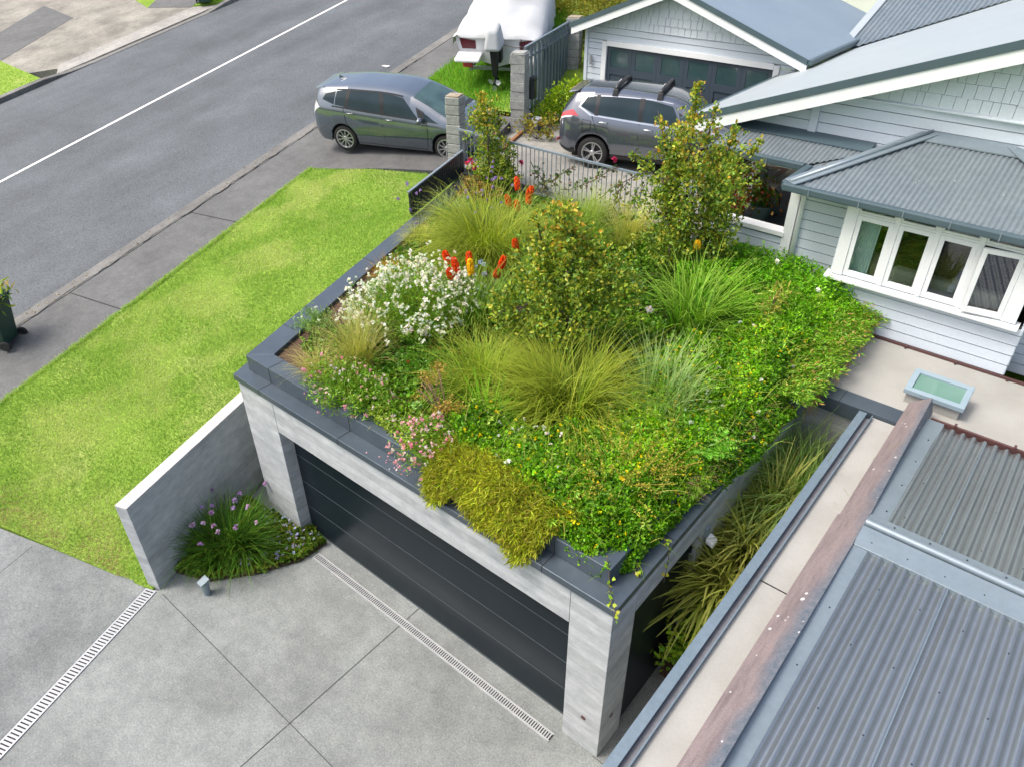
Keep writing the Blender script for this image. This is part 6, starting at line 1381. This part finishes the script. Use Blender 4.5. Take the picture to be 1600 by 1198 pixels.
shrub('leafy_tree', 'tallest loose-crowned leafy tree on the right of the roof, in front of the veranda', 'tree', (-2.87, 6.5, 3.1),
      [(-2.85, 6.5, 4.75, .62, .62, .62), (-3.2, 6.3, 4.25, .55, .5, .5), (-2.45, 6.75, 4.95, .5, .5, .48), (-3.0, 6.5, 5.35, .42, .42, .45), (-2.55, 6.6, 4.2, .55, .5, .45), (-3.35, 6.25, 4.95, .35, .35, .4), (-3.05, 6.3, 3.75, .6, .5, .35), (-2.6, 6.6, 3.75, .5, .45, .3)], 3300, .062, .62, SHR, .045, 7,
      [((-3.0, 6.5, 5.5), (-3.02, 6.46, 6.4), 46), ((-3.3, 6.3, 5.2), (-3.5, 6.2, 5.9), 26), ((-2.5, 6.75, 5.2), (-2.45, 6.8, 5.75), 20), ((-2.35, 6.8, 5.1), (-2.05, 6.95, 5.5), 18), ((-3.4, 6.2, 4.9), (-3.8, 6.0, 5.25), 16), ((-2.8, 6.6, 5.5), (-2.72, 6.6, 6.0), 20)], seed=2, tipcol=TIP, gap=.02)
shrub('leafy_tree', 'slim upright leafy tree at the back left of the roof, by the stone pillar', 'tree', (-8.05, 7.55, 3.1), [(-8.1, 7.5, 3.85, .46, .42, .42), (-8.15, 7.5, 4.35, .42, .4, .42), (-8.2, 7.5, 4.75, .30, .28, .34), (-7.95, 7.55, 3.5, .42, .36, .3)], 1500, .058, .62, SHR, .03, 7,
      [((-8.2, 7.5, 4.8), (-8.3, 7.45, 5.2), 16), ((-8.35, 7.45, 4.5), (-8.65, 7.35, 4.8), 10), ((-8.0, 7.55, 4.6), (-7.8, 7.6, 4.85), 8)], seed=3, tipcol=TIP, gap=.0)
shrub('bronze_shrub', 'low reddish-brown shrub at the foot of the slim back tree', 'shrub', (-8.2, 6.9, 3.1), [(-8.25, 6.95, 3.35, .35, .3, .25), (-7.8, 7.0, 3.3, .3, .3, .2)], 260, .05, .6, [(.2, .11, .05), (.26, .16, .06), (.12, .12, .03), (.28, .2, .1)], .015, 6, seed=4)
shrub('lime_shrub', 'small bright lime shrub between the sliding gate and the garage corner', 'shrub', (-10.0, 12.6, 3.25), [(-10.0, 12.7, 3.75, .42, .5, .42), (-9.75, 12.9, 4.0, .32, .35, .3), (-10.2, 12.2, 3.55, .35, .4, .28)], 520, .085, .5, [(.22, .33, .02), (.3, .38, .03), (.14, .24, .02)], .02, 6, seed=5)
shrub('bronze_climber', 'straggly bronze-green climber by the white gate motor box', 'climber', (-9.5, 10.9, 3.25), [(-9.55, 10.9, 3.5, .4, .25, .22), (-9.2, 11.0, 3.6, .25, .25, .25), (-10.0, 10.85, 3.65, .3, .2, .15)], 150, .08, .65, [(.12, .14, .03), (.2, .14, .04), (.24, .2, .05)], .012, 5, seed=6, gap=0)
HDG = [(.20, .20, .04), (.26, .24, .06), (.14, .15, .03), (.3, .25, .07)]
shrub('hedge_bush', 'golden olive bush behind the far stone pillar and boat', 'bush', (-13.2, 18.6, 4.2), [(-13.3, 18.4, 5.1, 1.2, 1.0, .9), (-12.2, 18.8, 5.3, 1.1, 1.0, .8), (-14.2, 18.8, 5.2, .9, .9, .8), (-11.0, 19.2, 5.6, 1.1, .9, .8)], 2300, .12, .3, HDG, .06, 6, seed=7)
shrub('hedge_bush', 'dark olive hedge between the sliding gate and the garage wall', 'bush', (-11.2, 16.6, 3.4), [(-11.3, 16.6, 4.3, .7, .9, 1.0), (-10.8, 15.9, 4.2, .5, .7, .9), (-11.2, 17.4, 4.8, .8, .8, .9)], 1700, .10, .32, [(.11, .13, .025), (.16, .16, .035), (.07, .09, .02)], .05, 6, seed=8)
shrub('hedge_bush', 'yellow-green bush behind the left slope of the garage roof', 'bush', (-10.6, 20.0, 4.2), [(-10.4, 20.2, 5.9, 1.3, 1.0, 1.0), (-8.8, 20.6, 6.1, 1.2, 1.0, 1.0)], 1100, .13, .35, [(.2, .22, .04), (.28, .27, .05), (.13, .17, .03), (.36, .3, .05)], .05, 6, seed=9)
shrub('dry_tipped_plant', 'tall dry-tipped green plant standing near the right front of the roof carpet', 'plant', (-.9, 5.6, 3.2), [(-.9, 5.6, 3.75, .12, .12, .22)], 40, .09, .3, [(.2, .28, .06), (.3, .26, .1)], .01, 5, seed=10, gap=-2)

# ---- gaura and other flowering plants
def gaura(label, c, rad, nstem, nleaf, nflow, fcol, seed, R=.032, base=None, lcols=None, up_=.3, name='gaura'):
    rng = np.random.default_rng(seed+900); c = np.array(c); rad = np.array(rad); base = np.array(base if base is not None else (c[0], c[1], 3.1)); t = thing(name, label, 'flowering plant', tuple(base))
    d = nrm(rng.standard_normal((nstem, 3))); d[:, 2] = np.abs(d[:, 2]); T = c+d*rad*rng.uniform(.75, 1.05, (nstem, 1)); A = np.c_[base[0]+(T[:, 0]-base[0])*.45, base[1]+(T[:, 1]-base[1])*.45, np.full(nstem, 3.12)]
    f = Fol(); lc = lcols or [(.09, .2, .02), (.14, .27, .03), (.2, .31, .06), (.06, .14, .015)]; f.stems(A, T, .007, pal(nstem, [(.16, .26, .05), (.2, .22, .06)], .15, rng))
    k = nleaf//nstem; s = rng.random((nstem, k, 1))**.8*.93; P = (A[:, None]*(1-s)+T[:, None]*s).reshape(-1, 3)+rng.standard_normal((nstem*k, 3))*.035; D = rng.standard_normal((nstem*k, 3))+[0, 0, up_]
    f.leaves(P, D, rng.uniform(.035, .08, nstem*k), rng.uniform(.010, .02, nstem*k), pal(nstem*k, lc, .15, rng), rng=rng); f.build('foliage', LEAF, t)
    i = rng.choice(nstem, nflow); s = rng.uniform(.72, 1.04, (nflow, 1)); P = A[i]*(1-s)+T[i]*s+rng.standard_normal((nflow, 3))*.03; g = Fol()
    if nflow <= 20:
        for q in range(nflow): g = Fol(); g.balls(P[q:q+1], R*rng.uniform(.7, 1.2), pal(1, fcol, .06, rng), 6, rng); g.build('flower', PETAL, t)
        return t
    g.balls(P, rng.uniform(.6, 1.2, nflow)*R, pal(nflow, fcol, .06, rng), 6, rng); tag(g.build('flowers', PETAL, t), kind='stuff')
    return t
gaura('large white-flowered gaura filling the left of the roof garden', (-5.3, 2.4, 3.4), (1.05, 1.2, .85), 460, 11500, 1000, [(.85, .86, .83), (.87, .87, .87), (.8, .82, .78)], 1, .044)
gaura('bushy gaura with pale pink and white flowers at the front left roof edge', (-4.6, .5, 3.12), (1.0, .5, .5), 260, 6200, 105, [(.78, .6, .64), (.8, .74, .74), (.7, .35, .45)], 2, .036, (-4.5, .75, 3.1))
gaura('pink-flowered gaura spilling over the front edge beside the olive cushion plant', (-2.95, .28, 3.12), (.45, .5, .55), 120, 1500, 170, [(.78, .42, .5), (.8, .55, .6), (.7, .28, .4), (.8, .68, .7)], 3, .036, (-2.9, .55, 3.1))
gaura('sparse white gaura sprigs standing in the front buttercup carpet', (-1.9, 1.0, 3.2), (1.15, .55, .5), 34, 340, 46, [(.8, .8, .78)], 4, .036, (-1.9, 1.0, 3.1))
gaura('feathery blue-green plant with a white sprig leaning over the left metal edge', (-6.45, 1.35, 3.1), (.45, .4, .35), 46, 1100, 9, [(.8, .8, .78)], 5, .034, (-6.2, 1.4, 3.08), [(.10, .2, .08), (.15, .26, .1)], name='feathery_plant')
gaura('tall thin gaura with pink buds trailing in front of the olive cushion plant', (-2.2, .1, 3.0), (.1, .2, .2), 6, 30, 9, [(.75, .3, .38), (.78, .5, .55)], 6, .03, (-2.3, .3, 3.1))
gaura('feathery bright green plant at the centre front of the right carpet', (-.75, 2.3, 3.2), (.5, .45, .5), 140, 3600, 4, [(.4, .5, .75)], 7, .02, (-.75, 2.3, 3.1), [(.10, .25, .03), (.15, .32, .04)], .9, 'feathery_plant')
gaura('dark green leafy clump with tiny red flowers below the white gaura', (-4.15, 1.55, 3.15), (.7, .5, .35), 160, 4200, 6, [(.5, .02, .02)], 8, .03, (-4.15, 1.6, 3.1), [(.05, .14, .015), (.08, .19, .02)], name='leafy_clump')
# verbena
def verbena(label, heads, base, seed, cat='flowering plant', col=None, R=.034, hz=None, stem=(.09, .14, .04), name='verbena'):
    rng = np.random.default_rng(seed+70); t = thing(name, label, cat, base); H = np.array(heads); n = len(H)
    A = np.c_[base[0]+(H[:, 0]-base[0])*.4+rng.normal(0, .05, n), base[1]+(H[:, 1]-base[1])*.4+rng.normal(0, .05, n), np.full(n, base[2])]
    cc_ = pal(n, col or [(.36, .24, .62), (.42, .3, .68), (.3, .2, .5)], .08, rng)
    for q in range(n): g = Fol(); g.balls(H[q:q+1], R*rng.uniform(.8, 1.2), cc_[q:q+1], 14, rng); h_ = g.build('flower_head', PETAL, t); f = Fol(); f.stems(A[q:q+1], H[q:q+1], .008, pal(1, [stem], .1, rng), .05); f.build('stem', MATTE, h_)
r_ = np.random.default_rng(5)
verbena('tall thin verbena with small purple heads among the orange pokers by the railing', [(-6.5+dx*.9-.2*dy, 5.9+dy, 4.15+dz) for dx, dy, dz in zip(r_.normal(0, .3, 26), r_.normal(0, .55, 26), r_.normal(0, .16, 26))], (-6.0, 5.4, 3.1), 1)
verbena('purple verbena leaning over the left metal edge at the end of the charcoal fence', [(-7.75, 4.7, 4.2), (-7.66, 4.62, 4.22), (-7.35, 4.55, 4.15), (-7.3, 4.6, 4.2), (-6.95, 4.0, 4.1), (-6.6, 3.8, 4.0), (-7.7, 4.4, 4.0)], (-7.0, 4.3, 3.1), 2)
verbena('pale blue flowers of a love-lily beside the yellow poker', [(-4.9, 3.4, 3.85), (-4.8, 3.5, 3.9), (-4.95, 3.6, 3.85), (-4.7, 3.4, 3.8)], (-4.7, 3.4, 3.1), 3, col=[(.45, .5, .72)], R=.05, name='agapanthus')
verbena('white daisy-like flowers standing over the emerald mound near the window bay', [(-1.3, 6.6, 3.85), (-.5, 6.25, 3.75), (-2.2, 4.2, 3.7)], (-1.2, 6.3, 3.2), 4, col=[(.85, .85, .85)], R=.062, name='white_lily')
# dock with rusty seed heads
def dock():
    rng = np.random.default_rng(77); t = thing('dock_plant', 'rusty brown seed stems of dock spraying out at the right front of the roof', 'plant', (-.75, 1.25, 3.15)); n = 64
    A = np.c_[-.75+rng.normal(0, .12, n), 1.25+rng.normal(0, .12, n), np.full(n, 3.2)]; B = A+np.c_[rng.normal(.2, .38, n), rng.normal(-.02, .45, n), rng.uniform(.35, .8, n)]
    f = Fol(); f.stems(A, B, .008, pal(n, [(.3, .2, .06)])); k = 42; s = rng.uniform(.2, 1, (n, k, 1)); P = (A[:, None]*(1-s)+B[:, None]*s).reshape(-1, 3)+rng.standard_normal((n*k, 3))*.014
    f.leaves(P, rng.standard_normal((n*k, 3)), .026, .018, pal(n*k, [(.36, .27, .07), (.42, .32, .08), (.3, .28, .07)], .15, rng), rng=rng); f.build('seed_stems', MATTE, t)
dock()
def dried():
    rng = np.random.default_rng(78); t = thing('dried_flower_stems', 'bare branching brown stems with tan dried flower heads near the front of the roof', 'plant', (-3.2, .95, 3.1)); b = MB(); H = []
    for i in range(9):
        a = rng.uniform(0, 6.28); L = rng.uniform(.35, .6); tip = np.array([-3.2+.32*math.cos(a), .95+.32*math.sin(a), 3.15+L]); b.tube([(-3.2, .95, 3.08), (-3.2+.14*math.cos(a), .95+.14*math.sin(a), 3.1+L*.5), tip], [.011, .009, .006], 5)
        H.append(tip)
        for q in range(2): e = tip+rng.normal(0, .1, 3)*[1, 1, .4]; b.tube([(tip*.5+np.array([-3.2, .95, 3.1])*.5), e], [.006, .004], 4); H.append(e)
    b.build('stems', mat('dry_stem', (.3, .19, .12), (.22, .14, .09), 8, .9), t, smooth=True)
    H = np.array(H[::2]); g = Fol(); P = np.repeat(H, 60, 0)+rng.standard_normal((len(H)*60, 3))*[.05, .05, .02]; g.leaves(P, rng.standard_normal((len(P), 3)), .028, .02, pal(len(P), [(.34, .2, .07), (.28, .15, .05), (.4, .27, .1)], .15, rng), rng=rng); g.build('dried_heads', MATTE, t)
    t = thing('succulent_rosette', 'small pale blue-green succulent rosette below the dried stems', 'plant', (-3.55, .75, 3.2)); g = Fol(); m = 60; P = np.tile([[-3.55, .75, 3.3]], (m, 1)); D = rng.standard_normal((m, 3)); D[:, 2] = np.abs(D[:, 2])+.2; g.leaves(P, D, .085, .05, pal(m, [(.2, .34, .2), (.26, .4, .25)], .1, rng), rng=rng); g.build('foliage', LEAF, t)
dried()
def fern(label, x, y, z, nf, L, seed, cols=((.09, .24, .03), (.13, .3, .04))):
    rng = np.random.default_rng(seed+200); t = thing('fern', label, 'fern', (x, y, z)); f = Fol()
    for i in range(nf):
        a = rng.uniform(0, 6.28); lean = rng.uniform(.5, 1.0); p = np.array([x, y, z]); pts = []; dirs = []
        for s in range(15):
            th = lean+.055*s*1.4; d = np.array([math.cos(a)*math.sin(th), math.sin(a)*math.sin(th), math.cos(th)]); pts.append(p.copy()); dirs.append(d); p = p+d*L/15
        pts = np.array(pts); dirs = np.array(dirs); sd = np.array([-math.sin(a), math.cos(a), 0]); w = L*.24*np.sin(np.pi*np.clip(np.linspace(.12, 1.02, 15), 0, 1))
        for sg in (-1, 1): f.leaves(pts, sd*sg+dirs*.45, w+.01, .03, pal(15, list(cols), .12, rng), rng=rng)
        f.stems(pts[:-1], pts[1:], .006, pal(14, [(.12, .2, .04)]), 0)
    f.build('fronds', LEAF, t)
fern('bright green fern in the right-hand carpet beside the dock stems', -.35, 2.35, 3.2, 22, .55, 1); fern('small fern among the buttercups behind the feathery plant', -.5, 2.9, 3.2, 14, .4, 2)
def vine(label, pts, seed):
    rng = np.random.default_rng(seed+300); t = thing('trailing_ivy', label, 'vine', tuple(pts[0]), 'ivy strands on the right ledge'); MB().tube(pts, .0045, 5).build('stem', 'bark', t)
    pts = np.array(pts); seg = rng.integers(0, len(pts)-1, 22); s = rng.random((22, 1)); P = pts[seg]*(1-s)+pts[seg+1]*s+rng.normal(0, .018, (22, 3))+[.0, -.004, .012]; f = Fol(); f.leaves(P, rng.normal(0, 1, (22, 3))+[.5, -.4, .3], .05, .05, pal(22, [(.2, .33, .04), (.28, .38, .05), (.34, .34, .06)], .12, rng), rng=rng); f.build('leaves', LEAF, t)
vine('ivy strand trailing over the front corner of the metal ledge', [(-.3, .28, 3.16), (-.2, .17, 3.12), (-.12, .10, 2.9), (-.02, .0, 2.885), (.045, -.045, 2.87), (.05, -.05, 2.75)], 1)
vine('ivy strand on the ledge just behind the front corner', [(-.25, .75, 3.15), (-.17, .7, 3.12), (-.165, .68, 2.92), (-.05, .55, 2.885), (-.02, .5, 2.88)], 2)
vine('longest ivy strand hanging past the ledge over the side door', [(-.25, 1.25, 3.15), (-.17, 1.2, 3.1), (-.1, 1.15, 2.9), (.04, 1.05, 2.88), (.055, 1.03, 2.7), (.05, 1.02, 2.35)], 3)
# dry grass wisps on the right ledge
def wisps():
    rng = np.random.default_rng(81); n = 120; f = Fol(); y = rng.choice([1.9, 2.35, 2.9, 3.6], n)+rng.normal(0, .12, n); P = np.c_[rng.uniform(-.3, -.15, n), y, np.full(n, 3.13)]
    f.blades(P, rng.normal(0, .7, n), rng.uniform(.9, 1.6, n), rng.uniform(.2, .45, n), .005, rng.uniform(.2, .8, n), pal(n, [(.3, .2, .15), (.2, .13, .1), (.38, .28, .18)], .15, rng), 4); tag(f.build('dry_stems', MATTE), 'dry brown stems curling over the right metal ledge', 'dry grass', kind='stuff')
wisps()
# climbing rose on the railing
def rose():
    rng = np.random.default_rng(82); t = thing('climbing_rose', 'dark-leaved climbing rose with a few pink blooms threaded through the railing', 'climber', (-7, 8.0, 3.1)); b = MB(); tips = []
    for x0, x1, za, zb_ in ((-9.2, -8.3, 3.2, 3.6), (-7.5, -6.2, 3.2, 3.95), (-6.6, -5.2, 3.3, 4.15), (-5.9, -4.2, 3.2, 4.75), (-5.4, -5.0, 3.1, 3.9), (-6.9, -7.4, 3.2, 3.85), (-5.0, -4.6, 3.2, 4.0)):
        pts = [(x0+(x1-x0)*s, 8.0+rng.normal(0, .03), za+(zb_-za)*s+rng.normal(0, .05)) for s in np.linspace(0, 1, 7)]; b.tube(pts, .010, 5); tips.append(np.array(pts))
    b.build('stems', 'bark', t)
    P = np.concatenate([p[rng.integers(0, 6, 70)]*(1-(s := rng.random((70, 1))))+p[rng.integers(1, 7, 70)]*s for p in tips])+rng.normal(0, .06, (490, 3)); f = Fol(); f.leaves(P, rng.normal(0, 1, (490, 3)), rng.uniform(.06, .1, 490), .06, pal(490, [(.035, .07, .025), (.05, .1, .03), (.09, .12, .04), (.12, .07, .04)], .15, rng), rng=rng); f.build('foliage', LEAF, t)
    H = np.array([(-9.1, 7.9, 3.55), (-9.0, 7.9, 3.48), (-9.2, 7.9, 3.46), (-5.3, 7.95, 4.32), (-7.65, 7.95, 3.77), (-8.95, 7.88, 3.4)]); g = Fol(); g.balls(H, .075, pal(6, [(.6, .02, .12), (.65, .05, .2)], .08, rng), 16, rng); g.build('flowers', PETAL, t)
rose()

# ---- planting at ground level
WED = [(-6.72, -1.75), (-6.15, -1.5), (-5.7, -.95), (-5.4, -.35), (-5.38, .12), (-5.8, .18), (-6.66, -.05), (-7.25, -.1)]
ZW = lambda x, y: .10+.05*wob(x, y, 2.4, 26)
carpet('groundcover_bed', 'low dark green ground cover with lavender flowers in the corner of wing wall and garage', WED, ZW, 11000, .04, [(.05, .11, .015), (.08, .15, .02), (.11, .17, .025), (.13, .15, .03)], 3, seed=14, thick=.09)
b = MB(); b.prism(WED, .0, .045); struct('corner_bed_soil', b, 'soil')
flowers_on('lavender_flowers', [(-5.95, -1.2), (-5.45, -.4), (-5.4, .1), (-5.8, .15), (-6.6, -.0), (-6.9, -.05), (-6.3, -.6)], ZW, 90, .034, [(.5, .48, .78), (.58, .55, .82)], seed=15, label='small lavender-blue flowers on the corner ground cover', k=6)
tussock('society_garlic', 'dark green arching clump with lilac flower heads against the wing wall', -6.42, -.92, .08, 1700, .95, .014, [(.05, .12, .018), (.075, .17, .02), (.035, .085, .015), (.11, .17, .03)], (.1, 1.0), (.4, 1.5), .22, None, seed=30)
verbena('lilac flower heads standing over the dark arching clump by the wing wall', [(-7.12, -.69, .75), (-6.69, -.44, .75), (-6.56, -.04, .75), (-6.65, -1.31, .75), (-6.22, -1.14, .75), (-5.94, -.65, .75), (-6.22, -1.44, .72), (-6.45, -.71, .78), (-6.5, -1.2, .8), (-6.75, -.9, .78), (-6.3, -.55, .78), (-6.4, -1.1, .74), (-6.9, -1.0, .74), (-6.1, -.9, .74), (-6.55, -.6, .8), (-6.6, -1.0, .8)], (-6.42, -.95, .1), 6, col=[(.48, .3, .6), (.55, .38, .66), (.62, .48, .7)], R=.05, stem=(.07, .16, .03), name='garlic_flowers')
strip_soil = MB().prism([(.01, 1.5), (1.0, 1.5), (1.0, 5.0), (.01, 5.0)], .0, lambda x, y: .1+1.15*min(1, (y-1.5)/.8)); struct('side_bed_soil', strip_soil, 'soil')
FLX = [(.18, .21, .03), (.13, .17, .025), (.30, .29, .09), (.07, .11, .018), (.40, .36, .16), (.10, .16, .03)]
tussock('flax_clump', 'bronze-green flax-like clump in the side strip next to the garage side door', .42, 2.35, 1.25, 820, 1.3, .05, FLX, (.05, .9), (.7, 2.0), .22, (.3, .28, .1), seed=31, segs=6)
tussock('flax_clump', 'bronze-green flax-like clump in the middle of the side strip below the security light', .42, 3.1, 1.35, 820, 1.35, .05, FLX, (.05, .9), (.7, 2.0), .22, (.33, .3, .12), seed=32, segs=6)
tussock('tussock_grass', 'fountain of dark green grass in the side strip beside the end wall', .45, 4.15, 1.45, 1500, 1.6, .018, [(.10, .19, .04), (.15, .25, .06), (.22, .3, .12), (.07, .14, .03)], (.05, .7), (.4, 1.9), .25, (.24, .3, .15), seed=33, segs=6)
shrub('side_shrub', 'small lime-green leafy plant at the near end of the side strip', 'plant', (.45, 1.6, .1), [(.45, 1.55, .85, .38, .42, .42), (.5, 1.8, 1.2, .36, .4, .4)], 700, .075, .7, [(.14, .24, .02), (.22, .3, .03), (.08, .16, .015)], .015, 6, seed=12)
shrub('side_shrub', 'soft green shrub between the side-strip grasses against the garage wall', 'plant', (.25, 3.9, .1), [(.22, 3.85, 1.5, .25, .5, .5), (.25, 3.4, 1.9, .2, .35, .3)], 500, .05, .5, [(.12, .2, .02), (.17, .23, .03), (.2, .18, .04)], .015, 6, seed=13)
# cuttings in the open bin
def cuttings():
    rng = np.random.default_rng(90); n = 500; P = np.array([-13.48, -1.21, zr(-13.4, -1.2)+1.05])+rng.standard_normal((n, 3))*[.2, .2, .1]; f = Fol(); f.leaves(P, rng.standard_normal((n, 3))+[0, 0, .3], rng.uniform(.08, .25, n), .05, pal(n, [(.16, .24, .04), (.28, .28, .07), (.3, .22, .12), (.09, .15, .03)], .15, rng), rng=rng)
    tag(f.build('garden_cuttings', LEAF), 'leafy garden cuttings heaped in the open green bin', 'cuttings', kind='stuff')
cuttings()
# fallen leaves and petals
def litter():
    rng = np.random.default_rng(91); f = Fol(); n = 26; x = rng.uniform(-3.9, -2.4, n); P = np.c_[x, rng.uniform(-.02, .15, n), np.full(n, 2.872)]; D = rng.standard_normal((n, 3))*[1, 1, .05]; f.leaves(P, D, .03, .02, pal(n, [(.7, .4, .45), (.75, .55, .55)], .1, rng), rng=rng)
    tag(f.build('fallen_petals', PETAL), 'fallen pink petals on the front metal ledge', 'petals', kind='stuff')
    f = Fol(); n = 130; p = np.c_[rng.uniform(-15.6, -13.2, n), np.zeros(n)]; y = rng.uniform(-4, 9, n); xx = np.array([KB(v) for v in y])+rng.uniform(.05, .4, n)**1.0; P = np.c_[xx, y, zr(xx, y)+.006]; f.leaves(P, rng.standard_normal((n, 3))*[1, 1, .05], rng.uniform(.03, .07, n), .03, pal(n, [(.3, .24, .14), (.4, .34, .2), (.2, .16, .08)], .15, rng), rng=rng)
    tag(f.build('kerb_litter', PETAL), 'small dry leaves caught along the kerb', 'leaves', kind='stuff')
litter()
